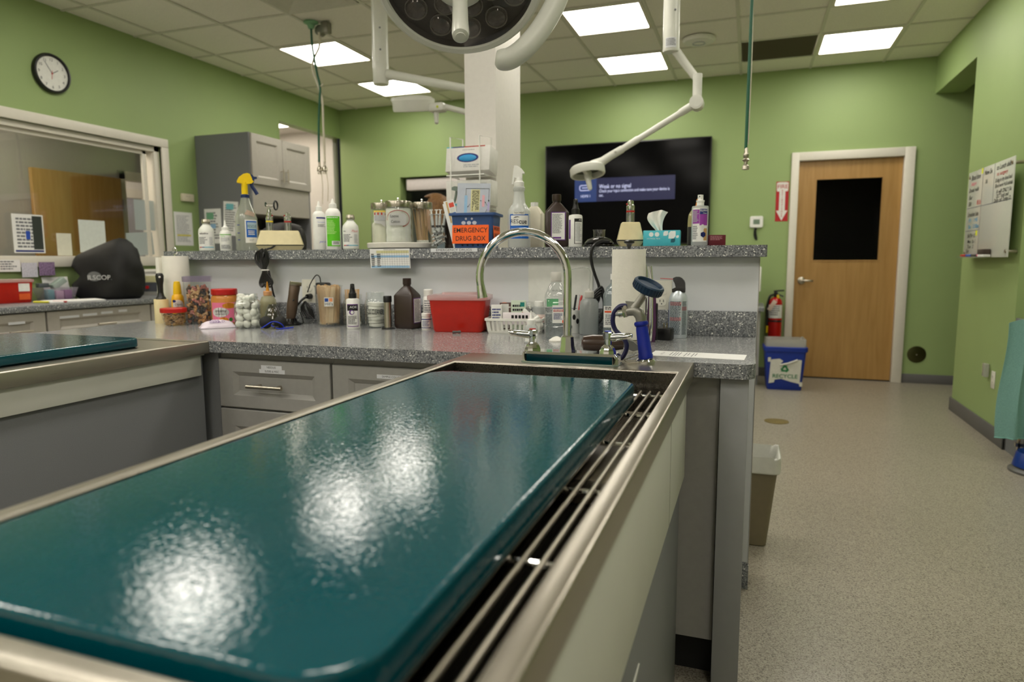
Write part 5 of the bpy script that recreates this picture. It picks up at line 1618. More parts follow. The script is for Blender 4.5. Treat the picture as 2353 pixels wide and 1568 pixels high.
def nozzle_bottle(label, x, y, r, hb, ht, off):
    t = thing('cleanser_bottle', label, 'bottle', (x, y, ZL), face(x, y, off))
    part('bottle', MB().lathe([(r * .93, 0), (r, .004), (r, hb - r * .8), (r * .94, hb - r * .45), (r * .7, hb - r * .12), (r * .5, hb), (r * .42, hb + .002)], 32), 'white_plastic', t)
    part('cap', MB().lathe([(r * .5, hb), (r * .52, hb + .002), (r * .5, hb + .018), (r * .26, hb + .021), (r * .2, hb + .028), (.0035, ht - .002), (.001, ht)], 22), 'white_plastic', t)
    return t
t = nozzle_bottle('slim white nozzle bottle with blue print between charger and green bottle', -1.734, 2.462, .0265, .162, .204, 10)
part('stripe', rect_wrap(.045, .130, .136, .0265, .0005, .25), 'navy_ink', t)
part('lettering', wrap(shift(text_mb('Gentakleen', .008, .034), .006, 0, .115), .0265, .0006), mat('pale_blue_ink', (150, 160, 210), .6), t, smooth=False)
part('print', wrap(lines_mb(-.01, .028, .094, .106, 3, 5), .0265, .0006), 'grey_ink', t, smooth=False)
part('lettering', wrap(shift(text_mb('pvt rx', .013, .034, italic=.4), .01, 0, .034), .0265, .0006), mat('blue_marker', (110, 110, 210), .6), t, smooth=False)
t = nozzle_bottle('white nozzle bottle with a bright green label', -1.664, 2.462, .0315, .172, .212, 0)
l = part('label', rect_wrap(.062, .014, .138, .0315, .0005, -.02), mat('lime_label', (96, 196, 30), .45), t)
part('print', wrap(lines_mb(-.027, .022, .128, .134, 1, 1), .0315, .0009), 'label_paper', l, smooth=False)
part('print', wrap(lines_mb(-.029, .014, .062, .12, 9, 2), .0315, .0009), mat('lime_pale', (176, 226, 130), .5), l, smooth=False)
bc = part('barcode', rect_wrap(.036, .018, .036, .0315, .0009, .3), 'label_paper', l)
bars = MB()
for i in range(13):
    xx = -.012 + i * .0019
    bars.add(quad_mb(xx, xx + (.0011 if i % 3 else .0006), .022, .034).v, [(0, 1, 2, 3)])
o = part('bars', wrap(bars, .0315, .0013, .28), 'ink', bc, smooth=False)
o['kind'] = 'stuff'

# lazy susan with three glass jars
X_, Y_ = -1.40, 2.575
t = thing('lazy_susan', 'round white turntable under the three lidded glass jars', 'turntable', (X_, Y_, ZL))
part('plate', MB().lathe([(.14, .004), (.146, .006), (.148, .024), (.146, .027), (.142, .026), (.140, .021), (.001, .021)], 48), mat('susan_white', (222, 218, 208), .4, var=.04), t)
part('foot', MB().lathe([(.10, 0), (.10, .005)], 32), 'white_plastic', t)
ZS = ZL + .0213
mat('jar_lid', (172, 166, 152), .25, metal=1)
def apothecary(label, x, y, r, hgt, off):
    t = thing('apothecary_jar', label, 'jar', (x, y, ZS), face(x, y, off))
    part('jar', MB().lathe([(.001, .002), (r * .94, .002), (r * .985, .006), (r, .012), (r, hgt - .042), (r * .97, hgt - .036), (r * .93, hgt - .032)], 36), 'glass_jar', t)
    li = part('lid', MB().lathe([(r * .98, hgt - .040), (r * 1.0, hgt - .039), (r * 1.0, hgt - .018), (r * .97, hgt - .014), (r * .4, hgt - .012), (.001, hgt - .012)], 36), 'jar_lid', t)
    part('knob', MB().lathe([(.004, hgt - .013), (.003, hgt - .008), (.0055, hgt - .003), (.004, hgt), (.001, hgt + .001)], 14), 'chrome', li)
    return t
t = apothecary('lidded glass jar with a red and yellow card, first on the turntable', -1.502, 2.585, .0465, .190, 4)
part('filling', MB().lathe([(.001, .006), (.041, .006), (.0425, .012), (.0425, .085), (.038, .094), (.001, .097)], 28), mat('gauze_fill', (226, 224, 204), .9, bump=.6, bscale=120), t)
c_ = part('card', wrap(MB().prism([(-.040, .098), (-.040, .142), (.020, .142), (.020, .098), (.012, .072), (-.008, .086), (-.038, .090)], 0, .0003, Matrix.Rotation(R(90), 4, 'X')), .0468, .0012), 'paper', t)
part('stripe', rect_wrap(.06, .135, .142, .0468, .0019, -.21), mat('card_yellow', (236, 206, 96), .5), c_)
for k in range(4):
    part('mark', rect_wrap(.006, .124, .134, .0468, .0019, -.72 + k * .32), 'red_ink', c_)
part('panel', rect_wrap(.056, .100, .118, .0468, .0019, -.21), 'light_ink', c_)
part('ring_mark', wrap(MB().tube([(.002 + .038 * math.cos(a), 0, .112 + .028 * math.sin(a)) for a in [R(-60 + 120 * i / 12) for i in range(13)]], .0012, 6), .0465, .0008), mat('lipstick_red', (170, 60, 56), .6), t)
t = apothecary('lidded glass jar marked loose cotton, middle of the turntable', -1.374, 2.498, .0545, .187, 6)
part('filling', MB().lathe([(.001, .006)] + [(.0505 + .0012 * math.sin(i * 1.7), .008 + .136 * i / 14) for i in range(15)] + [(.03, .148), (.001, .149)], 30), 'cotton', t)
c_ = part('card', wrap(MB().prism([(-.040, .072), (-.040, .122), (.024, .122), (.036, .110), (.034, .084), (.026, .074)], 0, .0003, Matrix.Rotation(R(90), 4, 'X')), .0548, .0010, -.12), 'paper', t)
part('lettering', wrap(shift(text_mb('Loose', .016, .034), -.016, 0, .110), .0548, .0017, -.12), 'ink', c_, smooth=False)
part('lettering', wrap(shift(text_mb('Cotton', .016, .036), -.012, 0, .088), .0548, .0017, -.12), 'ink', c_, smooth=False)
rg_ = [(-.004 + .052 * math.cos(a), 0, .100 + .033 * math.sin(a)) for a in [R(-70 + 260 * i / 30) for i in range(31)]]
part('ring_mark', wrap(MB().tube(rg_, .0016, 6), .0545, .0008, -.06), 'lipstick_red', t)
X2, Y2 = -1.309, 2.583
t = apothecary('lidded glass jar of long wooden swabs, last on the turntable', X2, Y2, .0435, .187, 0)
swabs(X2, Y2, ZS + .003, 46, .024, .06, 17, 'long wooden cotton swab in the lidded jar on the turntable', 'swabs in the lidded jar', -.10)

# acrylic box of syringes
t = thing('syringe_box', 'clear acrylic box of loose syringes beside the turntable', 'box', (-1.216, 2.545, ZL), face(-1.2, 2.5, -6))
part('box', MB().loft(rr_loft([(.030, .026, .004, .001), (.031, .027, .004, .124)], 2), True, False), 'clear_plastic', t)
sm = MB().cyl((0, 0, 0), (0, 0, .075), .0058, n=10).cyl((0, 0, .075), (0, 0, .078), .0095, n=10)
sme = sm.mesh('syringe')
sme.materials.append(mat('syringe_body', (196, 200, 198), .3))
pme = MB().cyl((0, 0, .078), (0, 0, .094), .0035, n=8).cyl((0, 0, .094), (0, 0, .097), .0085, n=10).mesh('plunger')
pme.materials.append(MATS['white_plastic'])
bme = MB().cyl((0, 0, .02), (0, 0, .03), .006, n=10).mesh('stopper')
bme.materials.append(MATS['black_plastic'])
for i in range(16):
    o = link('syringe', sme, None)
    lay = i // 2
    if i < 12:
        o.location = (-1.241 + .008 * (i % 2), 2.535 + .006 * (i % 3), ZL + .012 + .0135 * lay)
        o.rotation_euler = (R(8), R(58 + 8 * (i % 3)), R(20 + 14 * (i % 4)))
        o.scale = (.8, .8, .5)
    else:
        o.location = (-1.236 + .013 * (i - 12), 2.54 + .006 * (i % 2), ZL + .068)
        o.rotation_euler = (0, R(-6 + 5 * (i - 12)), 0)
        o.scale = (.9, .9, .95)
    tag(o, 'plastic syringe in the clear acrylic box', 'syringe', 'syringes in the acrylic box')
    link('plunger', pme, None, o)
    link('stopper', bme, None, o)

X_, Y_ = -1.178, 2.60
t = thing('brown_bottle', 'dark brown bottle with a white cap behind the blue basket', 'bottle', (X_, Y_, ZL))
part('bottle', MB().lathe([(.031, 0), (.033, .003), (.0335, .012), (.032, .016), (.033, .02), (.033, .118), (.028, .135), (.018, .148), (.016, .152)], 30), 'brown_bottle', t)
part('cap', MB().lathe([(.018, .150), (.0185, .152), (.0185, .172), (.016, .175), (.001, .1755)], 22), 'white_plastic', t)
t = thing('trigger_sprayer', 'grey-green trigger sprayer standing behind the blue basket', 'spray bottle', (-1.165, 2.70, ZL))
part('bottle', MB().lathe([(.034, 0), (.036, .004), (.036, .13), (.026, .17), (.014, .19), (.013, .205)], 28), 'frosted', t)
gm = mat('head_greygreen', (112, 126, 116), .45)
part('head', MB().prism([(-.055, .252), (-.054, .264), (-.04, .268), (-.01, .262), (.03, .244), (.032, .228), (.014, .226), (.012, .2), (-.012, .2), (-.012, .232), (-.03, .246)], -.011, .011, Matrix.Rotation(R(90), 4, 'X')), gm, t, angle=50)
part('trigger', MB().tube(bez([(-.036, 0, .25), (-.040, 0, .23), (-.046, 0, .208), (-.056, 0, .186)], 5), .0055, 8), gm, t)

# blue basket with emergency signs and papers
BX2, BY2, BRZ = -1.043, 2.535, face(-1.043, 2.53, -14)
t = thing('drug_basket', 'blue plastic basket with bright orange emergency signs', 'basket', (BX2, BY2, ZL), BRZ)
bm_ = mat('basket_blue', (52, 84, 138), .45)
hw_, hd_ = .085, .070
ws = []
for s, z in ((.90, .004), (1.0, .128)):
    ws.append((s, z))
def wallring(off, z, s):
    return ring(rrect(-hw_ * s - off, hw_ * s + off, -hd_ * s - off, hd_ * s + off, .010, 3), z)
part('shell', MB().loft([wallring(0, .0, .88), wallring(0, .004, .9), wallring(0, .128, 1.0), wallring(-.003, .128, 1.0), wallring(-.003, .007, .9)], True, True), bm_, t)
part('rim', MB().loft([wallring(0, .126, 1.0), wallring(.009, .127, 1.0), wallring(.010, .131, 1.0), wallring(.009, .137, 1.0), wallring(-.003, .138, 1.0), wallring(-.003, .13, 1.0)], False, False), bm_, t)
hole = mat('hole_pale', (196, 198, 214), .6)
hd0 = mat('hole_dark', (18, 26, 42), .7)
def fy(z):
    return -hd_ * (.9 + .1 * z / .128) - .0008
for k in range(3):
    part('hole', MB().prism(ov(-.035 + .022 * k, .0985, .0088, .0072), 0, .0006, Matrix.Translation((0, fy(.0985), 0)) @ Matrix.Rotation(R(90), 4, 'X')), hole, t)
for k in range(2):
    part('hole', MB().prism(ov(-.025 + .024 * k, .114, .0042, .0045), 0, .0006, Matrix.Translation((0, fy(.114), 0)) @ Matrix.Rotation(R(90), 4, 'X')), hole, t)
for k in range(5):
    part('hole', MB().prism(ov(-.042 + .021 * k, .012, .0038, .0038, 12), 0, .0006, Matrix.Translation((0, fy(.012), 0)) @ Matrix.Rotation(R(90), 4, 'X')), hd0, t)
om = mat('sign_orange', (255, 104, 24), .6, var=.01)
tl = Matrix.Translation((0, -.0685, 0)) @ Matrix.Rotation(R(-3.2), 4, 'X')
s_ = part('sign', MB().box(-.081, .066, -.006, -.0054, .018, .090, tl), om, t, 'orange paper sign', smooth=False)
part('lettering', text_mb('EMERGENCY', .026, .136, bold=.004).xf(tl @ Matrix.Translation((-.0075, -.0064, .069))), 'ink', s_, smooth=False)
part('lettering', text_mb('DRUG BOX', .026, .120, bold=.004).xf(tl @ Matrix.Translation((-.0075, -.0064, .037))), 'ink', s_, smooth=False)
tr2 = Matrix.Translation((.083, 0, 0)) @ Matrix.Rotation(R(90), 4, 'Z') @ Matrix.Rotation(R(-3.2), 4, 'X')
s_ = part('sign', MB().box(-.060, .062, -.004, -.0034, .034, .094, tr2), om, t, 'orange paper sign on the short side', smooth=False)
part('lettering', text_mb('EMERGENCY', .020, .108, bold=.004).xf(tr2 @ Matrix.Translation((.001, -.0044, .076))), 'ink', s_, smooth=False)
part('lettering', text_mb('DRUG BOX', .020, .096, bold=.004).xf(tr2 @ Matrix.Translation((.001, -.0044, .050))), 'ink', s_, smooth=False)
# laminated flow chart standing in the basket
fc = thing('flow_chart', 'laminated flow chart sheet standing in the blue basket', 'chart', (BX2, BY2, ZL), BRZ)
fm = Matrix.Translation((-.008, -.046, .009)) @ Matrix.Rotation(R(-4), 4, 'X') @ Matrix.Rotation(R(2), 4, 'Y')
part('sleeve', MB().box(-.070, .070, 0, .001, 0, .262, fm), 'clear_plastic', fc, smooth=False)
part('sheet', MB().box(-.068, .066, .0002, .0008, 0, .246, fm), mat('sheet_blue', (206, 212, 228), .6), fc, smooth=False)
def fbox(x0, x1, z0, z1, m):
    p = part('node', MB().box(x0, x1, -.0006, 0, z0, z1, fm), m, fc, smooth=False)
    return p
p = fbox(-.038, -.026, .1, .198, mat('node_blue', (150, 190, 224), .6))
p = fbox(-.012, .024, .135, .222, mat('node_cream', (214, 210, 160), .6))
part('print', lines_mb(-.04, .042, -.014, .014, 6, 8).xf(fm @ Matrix.Translation((.006, -.0009, .178)) @ Matrix.Rotation(R(90), 4, 'Y')), 'ink', fc, smooth=False)
p = fbox(.034, .044, .155, .2, mat('node_pink', (226, 170, 180), .6))
p = fbox(.056, .064, .14, .172, mat('node_lilac', (190, 180, 220), .6))
part('arrow', MB().box(-.033, -.0318, -.0008, 0, .198, .226, fm).box(-.033, .061, -.0008, 0, .225, .2262, fm).box(.06, .0612, -.0008, 0, .178, .226, fm).prism([(.0575, .181), (.0637, .181), (.0606, .173)], 0, .0008, fm @ Matrix.Rotation(R(90), 4, 'X')), 'ink', fc, smooth=False)
for (xa, za, xb, zb) in ((-.014, .165, -.025, .152), (.033, .178, .025, .178), (.055, .16, .045, .175), (.055, .145, .045, .125)):
    part('arrow', MB().cyl(fm @ Vector((xa, -.0008, za)), fm @ Vector((xb, -.0008, zb)), .0006, n=5).cyl(fm @ Vector((xb + (xa - xb) * .3, -.0008, zb + (za - zb) * .3)), fm @ Vector((xb, -.0008, zb)), .0022, .0001, 6), 'ink', fc, smooth=False)
en = thing('envelope', 'colourful envelope leaning at the back corner of the blue basket', 'envelope', (BX2, BY2, ZL), BRZ)
em = Matrix.Translation((-.068, .0, .009)) @ Matrix.Rotation(R(-14), 4, 'Y')
part('sheet', MB().box(-.024, .02, 0, .0015, 0, .19, em).box(-.030, .012, .003, .0045, 0, .182, em), 'paper', en, smooth=False)
part('stripe', MB().box(-.015, -.008, -.0006, 0, .1, .186, em), mat('kraft', (206, 176, 120), .6), en, smooth=False)
for k, c in enumerate(((230, 120, 60), (70, 110, 180), (220, 220, 210), (220, 80, 60))):
    part('picture', MB().box(-.004, .016, -.0006, 0, .1 + .02 * k, .118 + .02 * k, em), mat('env_%d' % k, c, .6), en, smooth=False)

# labels stuck on the ledge front
t = thing('ledge_label', 'white strip lettered emergency drugs on the ledge front', 'label', (-1.083, 2.3995, 1.2195))
part('strip', MB().box(-.098, .098, -.0006, 0, -.0068, .0068), mat('label_white', (216, 218, 222), .5), t, smooth=False)
part('lettering', shift(text_mb('EMERGENCY DRUGS', .0125, .150), 0, -.0009, 0), 'ink', t, smooth=False)
t = thing('dose_chart', 'small printed dosage table hanging from the ledge front', 'chart', (-1.362, 2.3985, 1.1895))
tm2 = Matrix.Rotation(R(4), 4, 'X')
part('card', MB().box(-.090, .090, -.0008, 0, -.040, .038, tm2), 'paper', t, smooth=False)
part('band', MB().box(-.060, .086, -.0012, -.0008, .020, .031, tm2), 'node_cream', t, smooth=False)
part('band', MB().box(-.086, .086, -.0012, -.0008, .003, .0115, tm2), 'node_blue', t, smooth=False)
part('band', MB().box(-.086, .086, -.0012, -.0008, -.0385, -.029, tm2), 'node_blue', t, smooth=False)
gd = MB()
for k in range(12):
    xx = -.034 + .0110 * k
    gd.box(xx, xx + .0005, -.0014, -.0012, -.0385, .031, tm2)
for k in range(9):
    zz = -.0385 + .0085 * k
    gd.box(-.086, .086, -.0014, -.0012, zz, zz + .0004, tm2)
o = part('ruling', gd, 'grey_ink', t, smooth=False)
o['kind'] = 'stuff'
part('print', lines_mb(-.084, -.066, -.036, .018, 7, 2).xf(tm2 @ Matrix.Translation((0, -.0016, 0))), 'ink', t, smooth=False)
part('print', lines_mb(-.058, -.040, -.036, .018, 7, 3).xf(tm2 @ Matrix.Translation((0, -.0016, 0))), 'ink', t, smooth=False)
part('lettering', text_mb('EMERGENCY DRUG DOSES', .005, .052).xf(tm2 @ Matrix.Translation((.0, -.0016, .0345))), 'ink', t, smooth=False)

# RESCUE sprayer
X_, Y_ = -.846, 2.487
t = thing('trigger_sprayer', 'tall milky sprayer labelled treatment and rescue, white trigger', 'spray bottle', (X_, Y_, ZL), face(X_, Y_, -2))
r = .0435
part('bottle', MB().lathe([(r * .93, 0), (r, .006), (r, .128), (r * .95, .143), (r * .72, .158), (r * .56, .168), (r * .46, .205), (r * .44, .212), (r * .52, .218), (r * .52, .228), (r * .4, .233)], 36), clear('sprayer_milk', (232, 236, 236), .06, rough=.2, body=.72, bcol=(226, 229, 226)), t)
part('collar', MB().lathe([(.0185, .232), (.019, .234), (.019, .248), (.014, .252), (.0125, .266)], 22), 'white_plastic', t)
part('head', MB().prism([(-.018, .268), (-.020, .292), (-.018, .310), (-.006, .309), (.010, .298), (.021, .284), (.021, .279), (.013, .280), (.012, .262), (-.012, .262)], -.011, .011, Matrix.Rotation(R(90), 4, 'X')), 'white_plastic', t, angle=50)
part('trigger', MB().prism([(-.016, .300), (-.020, .300), (-.028, .240), (-.022, .240), (-.012, .285)], -.007, .007, Matrix.Rotation(R(90), 4, 'X')), 'white_plastic', t, angle=50)
l = part('label', rect_wrap(.082, .034, .126, r, .0005, .05), 'rescue_blue', t)
part('window', rect_wrap(.074, .083, .121, r, .0009, .08), 'label_paper', l)
part('swoosh', wrap(MB().prism([(-.026, .110), (-.016, .116), (-.006, .1175), (.003, .113), (-.006, .1145), (-.016, .1125)], 0, .0002, Matrix.Rotation(R(90), 4, 'X')), r, .0014, .05), 'ink', l)
part('lettering', wrap(shift(text_mb('RES', .022, .032), -.020, 0, .098), r, .0015, .05), 'ink', l, smooth=False)
part('lettering', wrap(shift(text_mb('cue', .026, .032, bold=.02), .014, 0, .0975), r, .0015, .05), 'ink', l, smooth=False)
part('lettering', wrap(shift(text_mb('Concentrate', .008, .034), -.018, 0, .072), r, .0012, .05), 'label_paper', l, smooth=False)
part('print', wrap(lines_mb(-.034, .034, .056, .064, 2, 3), r, .0012, .05), mat('label_sky', (110, 170, 230), .5), l, smooth=False)
part('lettering', wrap(shift(text_mb('for Veterinary Use', .009, .056), -.004, 0, .045), r, .0012, .05), 'label_paper', l, smooth=False)
l = part('label', rect_wrap(.046, .124, .136, r, .0014, .02), 'label_paper', t)
part('lettering', wrap(shift(text_mb('TREATMENT', .010, .042), 0, 0, .130), r, .0020, .02), 'ink', l, smooth=False)
t = thing('carton_bottle', 'cream plastic bottle half hidden behind the rescue sprayer', 'bottle', (-.82, 2.60, ZL))
part('bottle', MB().loft(rr_loft([(.034, .024, .010, 0), (.036, .026, .012, .005), (.036, .026, .012, .135), (.020, .018, .012, .158), (.014, .014, .013, .165)], 5)), mat('cream_bottle', (222, 216, 196), .45), t)
part('cap', MB().lathe([(.015, .163), (.015, .180), (.001, .181)], 20), 'white_plastic', t)

# peroxide bottle and pump bottle
t = peroxide('peroxide_bottle', 'brown peroxide bottle with a purple-edged label on the ledge', -.697, 2.487, ZL, face(-.7, 2.48, 2), 1.0)
l = part('label', MB().box(-.022, .032, -.0361, -.0356, .026, .130), 'purple_ink', t, smooth=False)
part('panel', MB().box(-.019, .029, -.0365, -.0361, .029, .127), 'label_paper', l, smooth=False)
part('print', shift(lines_mb(-.017, .022, .05, .122, 18, 14), 0, -.0368, 0), 'grey_ink', l, smooth=False)
part('stripe', MB().box(-.017, .016, -.0369, -.0366, .032, .038), 'purple_ink', l)
t = spray_pump('spray_bottle', 'white pump bottle with black top on the ledge beside the brown bottle', (-.620, 2.472, ZL), face(-.62, 2.47, 8), '', .0255, .117, .177)
l = part('label', rect_wrap(.034, .012, .104, .0255, .0005, .35), 'black_matte', t)
part('panel', rect_wrap(.030, .014, .092, .0255, .0009, .37), 'label_paper', l)
part('lettering', wrap(shift(text_mb('AOE', .009, .018), .006, 0, .0985), .0255, .001, .45), 'label_paper', l, smooth=False)
part('print', wrap(lines_mb(-.013, .013, .02, .088, 13, 6), .0255, .0013, .37), 'light_ink', l, smooth=False)
part('side_strip', rect_wrap(.010, .03, .1, .0255, .0005, -1.1), 'purple_ink', t)

# glossy black dome with a clear neck
t = thing('specimen_dome', 'low glossy black dome with a short clear neck', 'dome', (-.536, 2.50, ZL))
part('dome', MB().lathe([(.058, 0), (.060, .004), (.058, .009), (.052, .012), (.054, .016), (.044, .028), (.026, .035), (.021, .037)], 36), 'gloss_black', t)
part('neck', MB().lathe([(.021, .034), (.0215, .060), (.024, .064), (.0225, .064), (.020, .058), (.0195, .036)], 28), 'smoke_clear', t)

X_, Y_ = -.422, 2.505
t = charger('narrow cream charger with one red-banded handle, right of the black dome', X_, Y_, face(X_, Y_, 4), .047, .014, ((0, .168, 'r'),), .088, 'r')

# tissue box
X_, Y_ = -.304, 2.49
t = thing('tissue_box', 'turquoise tissue box with a tissue pulled up', 'tissue box', (X_, Y_, ZL), face(X_, Y_, -3))
part('carton', MB().bbox(-.064, .064, -.045, .045, 0, .055, .0015), mat('tissue_cyan', (72, 184, 200), .45), t)
lf_ = mat('leaf_white', (232, 238, 238), .5)
def leafp(x, z, w_, h_, m, n_='motif'):
    k = .004
    part(n_, MB().prism([(x, z), (x + w_ * .7, z), (x + w_, z + h_ * .3), (x + w_, z + h_), (x + w_ * .3, z + h_), (x, z + h_ * .7)], 0, .0004, Matrix.Translation((0, -.0451, 0)) @ Matrix.Rotation(R(90), 4, 'X')), m, t, smooth=False)
leafp(.006, .036, .016, .016, lf_)
leafp(.024, .026, .024, .026, lf_)
leafp(.032, .012, .015, .014, mat('leaf_teal', (20, 92, 108), .5))
leafp(.050, .028, .009, .009, lf_)
for x in (-.036, -.016):
    part('emblem', MB().prism(ov(x, .041, .008, .008), 0, .0004, Matrix.Translation((0, -.0451, 0)) @ Matrix.Rotation(R(90), 4, 'X')), lf_, t, smooth=False)
part('lettering', shift(text_mb('2 PLY FACIAL TISSUE', .006, .046), -.028, -.0456, .026), lf_, t, smooth=False)
ts = MB()
rows = []
for j in range(9):
    v = j / 8
    z = .054 + .076 * v
    w_ = .012 + .034 * v - .02 * max(0, v - .7)
    rows.append([Vector((-.008 - .03 * v + .028 * (v ** 3) + w_ * (i / 10 - .5) * 2 * (1 if i < 5 else .7), .010 * math.sin(i * 1.3 + v * 2) * (1 - .3 * v), z - .02 * v * abs(i / 10 - .55))) for i in range(11)])
rows2 = [[p + Vector((0, .0006, 0)) for p in r_] for r_ in rows]
vs = [p for r_ in rows for p in r_] + [p for r_ in rows2 for p in r_]
fs = []
for j in range(8):
    for i in range(10):
        a = j * 11 + i
        fs += [(a, a + 1, a + 12, a + 11), (99 + a, 99 + a + 11, 99 + a + 12, 99 + a + 1)]
part('tissue', ts.add(vs, fs), mat('tissue_white', (238, 236, 228), .9), t, 'white tissue standing up', angle=60)

# amber bottle behind the pheromone spray
t = thing('dark_liquid_bottle', 'cream bottle half full of dark liquid with an orange tip', 'bottle', (-.188, 2.575, ZL))
part('bottle', MB().lathe([(.034, 0), (.036, .004), (.036, .095), (.033, .115), (.024, .130), (.015, .134)], 30), clear('yellow_clear', (224, 214, 160), .08, rough=.15, body=.55, bcol=(216, 204, 150)), t)
part('liquid', MB().lathe([(.033, .002), (.0365, .004), (.0365, .070), (.034, .071)], 30), mat('liquid_black', (44, 44, 44), .3), t)
part('tip', MB().lathe([(.012, .134), (.011, .14), (.006, .17), (.001, .172)], 16), mat('tip_orange', (206, 116, 20), .35), t)
X_, Y_ = -.174, 2.478
t = thing('pheromone_spray', 'purple and white labelled spray bottle near the ledge end', 'spray bottle', (X_, Y_, ZL), face(X_, Y_, 0))
r = .0285
part('bottle', MB().lathe([(r * .95, 0), (r, .003), (r, .132), (r * .95, .137), (r * .5, .138), (r * .45, .141)], 32), 'frosted', t)
part('nozzle', MB().lathe([(.0125, .138), (.0125, .150), (.014, .152), (.014, .157), (.0095, .158), (.0095, .176), (.001, .177)], 22), 'white_plastic', t)
part('orifice', MB().cyl((-.003, -.009, .170), (-.003, -.0102, .170), .002, n=8), 'black_matte', t)
l = part('label', rect_wrap(.056, .014, .130, r, .0004, 0), 'label_paper', t)
part('panel', rect_wrap(.026, .076, .124, r, .0008, -.5), mat('feli_purple', (150, 62, 160), .45), l)
part('panel', rect_wrap(.030, .070, .110, r, .0008, .48), 'feli_purple', l)
part('panel', rect_wrap(.030, .108, .127, r, .0011, .48), 'navy_ink', l)
part('lettering', wrap(shift(text_mb('FELIWAY', .011, .029, bold=.01), .014, 0, .1205), r, .0016), 'label_paper', l, smooth=False)
part('lettering', wrap(shift(text_mb('Classic', .006, .016), .018, 0, .1115), r, .0016), 'label_paper', l, smooth=False)
part('print', wrap(lines_mb(-.026, -.003, .08, .12, 9, 5), r, .0012), 'light_ink', l, smooth=False)
part('print', wrap(lines_mb(-.026, -.004, .02, .068, 8, 6), r, .0008), 'grey_ink', l, smooth=False)
part('emblem', wrap(MB().prism(ov(.010, .064, .007, .0095), 0, .0002, Matrix.Rotation(R(90), 4, 'X')), r, .0014), 'label_paper', l)
part('badge', wrap(MB().prism([(.004, .044), (.013, .048), (.022, .044), (.022, .034), (.013, .028), (.004, .034)], 0, .0002, Matrix.Rotation(R(90), 4, 'X')), r, .0012), 'navy_ink', l)
part('picture', rect_wrap(.014, .018, .06, r, .0007, .72), mat('cat_tan', (196, 156, 100), .6), l)
t = thing('maroon_carton', 'small maroon carton lying at the end of the ledge', 'box', (-.122, 2.515, ZL), face(-.12, 2.5, 22))
part('carton', MB().bbox(-.03, .03, -.02, .02, 0, .038, .001), mat('maroon', (104, 26, 40), .5), t)
part('print', shift(lines_mb(-.026, .02, .018, .034, 4, 3), 0, -.0204, 0), mat('maroon_pale', (190, 130, 140), .6), t, smooth=False)
part('panel', MB().box(.0301, .0306, -.012, .014, .006, .03), 'light_ink', t)
# ------------------------------------------------------------------ surgical lamps
mat('lamp_white', (220, 221, 212), .3, var=.01)
mat('lamp_glass', (58, 54, 52), .08, var=.03)
def lamp_pole(t, x, y, z0, r, label_z=None):
    part('pole', MB().lathe([(r, z0 + .13), (r, ZC)], 28, Matrix.Translation((x, y, 0))), 'lamp_white', t)
    part('sleeve', MB().lathe([(r * .94, z0), (r, z0 + .01), (r * 1.02, z0 + .125), (r, z0 + .13)], 28, Matrix.Translation((x, y, 0))), 'lamp_white', t)
    part('flange', MB().lathe([(r * 1.9, ZC - .001), (r * 1.9, ZC - .02), (r, ZC - .035)], 28, Matrix.Translation((x, y, 0))), 'lamp_white', t)
    for k in range(2):
        a = R(-60)
        part('bolt', MB().sphere((x + r * math.cos(a), y + r * math.sin(a), z0 + .2 + .13 * k), .006, 8), 'dark_grey_panel', t)

t = thing('surgical_lamp', 'ceiling lamp on the thick pole whose arm passes behind the column', 'surgical lamp', (0, 0, 0))
lamp_pole(t, -2.245, 3.9, 2.285, .050)
part('upper_arm', MB().tube([(-2.2, 3.9, 2.345), (-1.95, 3.91, 2.285), (-1.5, 3.93, 2.175)], [.03, .026, .024], 14), 'lamp_white', t)
part('elbow', MB().cyl((-1.48, 3.93, 2.2), (-1.48, 3.93, 2.02), .032, n=18), 'lamp_white', t)
part('lower_arm', MB().tube([(-1.48, 3.93, 2.03), (-1.67, 3.92, 2.078), (-1.82, 3.905, 2.122)], .017, 12), 'lamp_white', t)
hm = Matrix.Translation((-2.02, 3.9, 2.158)) @ Matrix.Rotation(R(13), 4, 'X') @ Matrix.Rotation(R(3), 4, 'Y')
hd = part('head', MB().lathe([(.118, -.052), (.128, -.05), (.132, -.036), (.132, .018), (.11, .034), (.06, .042), (.001, .044)], 32, hm).sphere(hm @ Vector((-.138, 0, .018)), .018, 10), 'lamp_white', t)
part('glass', MB().lathe([(.001, -.0525), (.117, -.0525), (.117, -.05), (.001, -.05)], 28, hm), 'lamp_glass', hd)
part('hub', MB().bbox(-1.912, -1.803, 3.862, 3.938, 2.088, 2.142, .016), 'lamp_white', t)
part('indicator', MB().cyl((-1.838, 3.862, 2.112), (-1.838, 3.858, 2.112), .008, n=12), mat('indicator', (200, 210, 60), .4), t)
part('handle', MB().cyl((-1.866, 3.9, 2.095), (-1.864, 3.9, 2.03), .017, .013, 16).sphere((-1.864, 3.9, 2.03), .0135, 10), 'lamp_white', t)

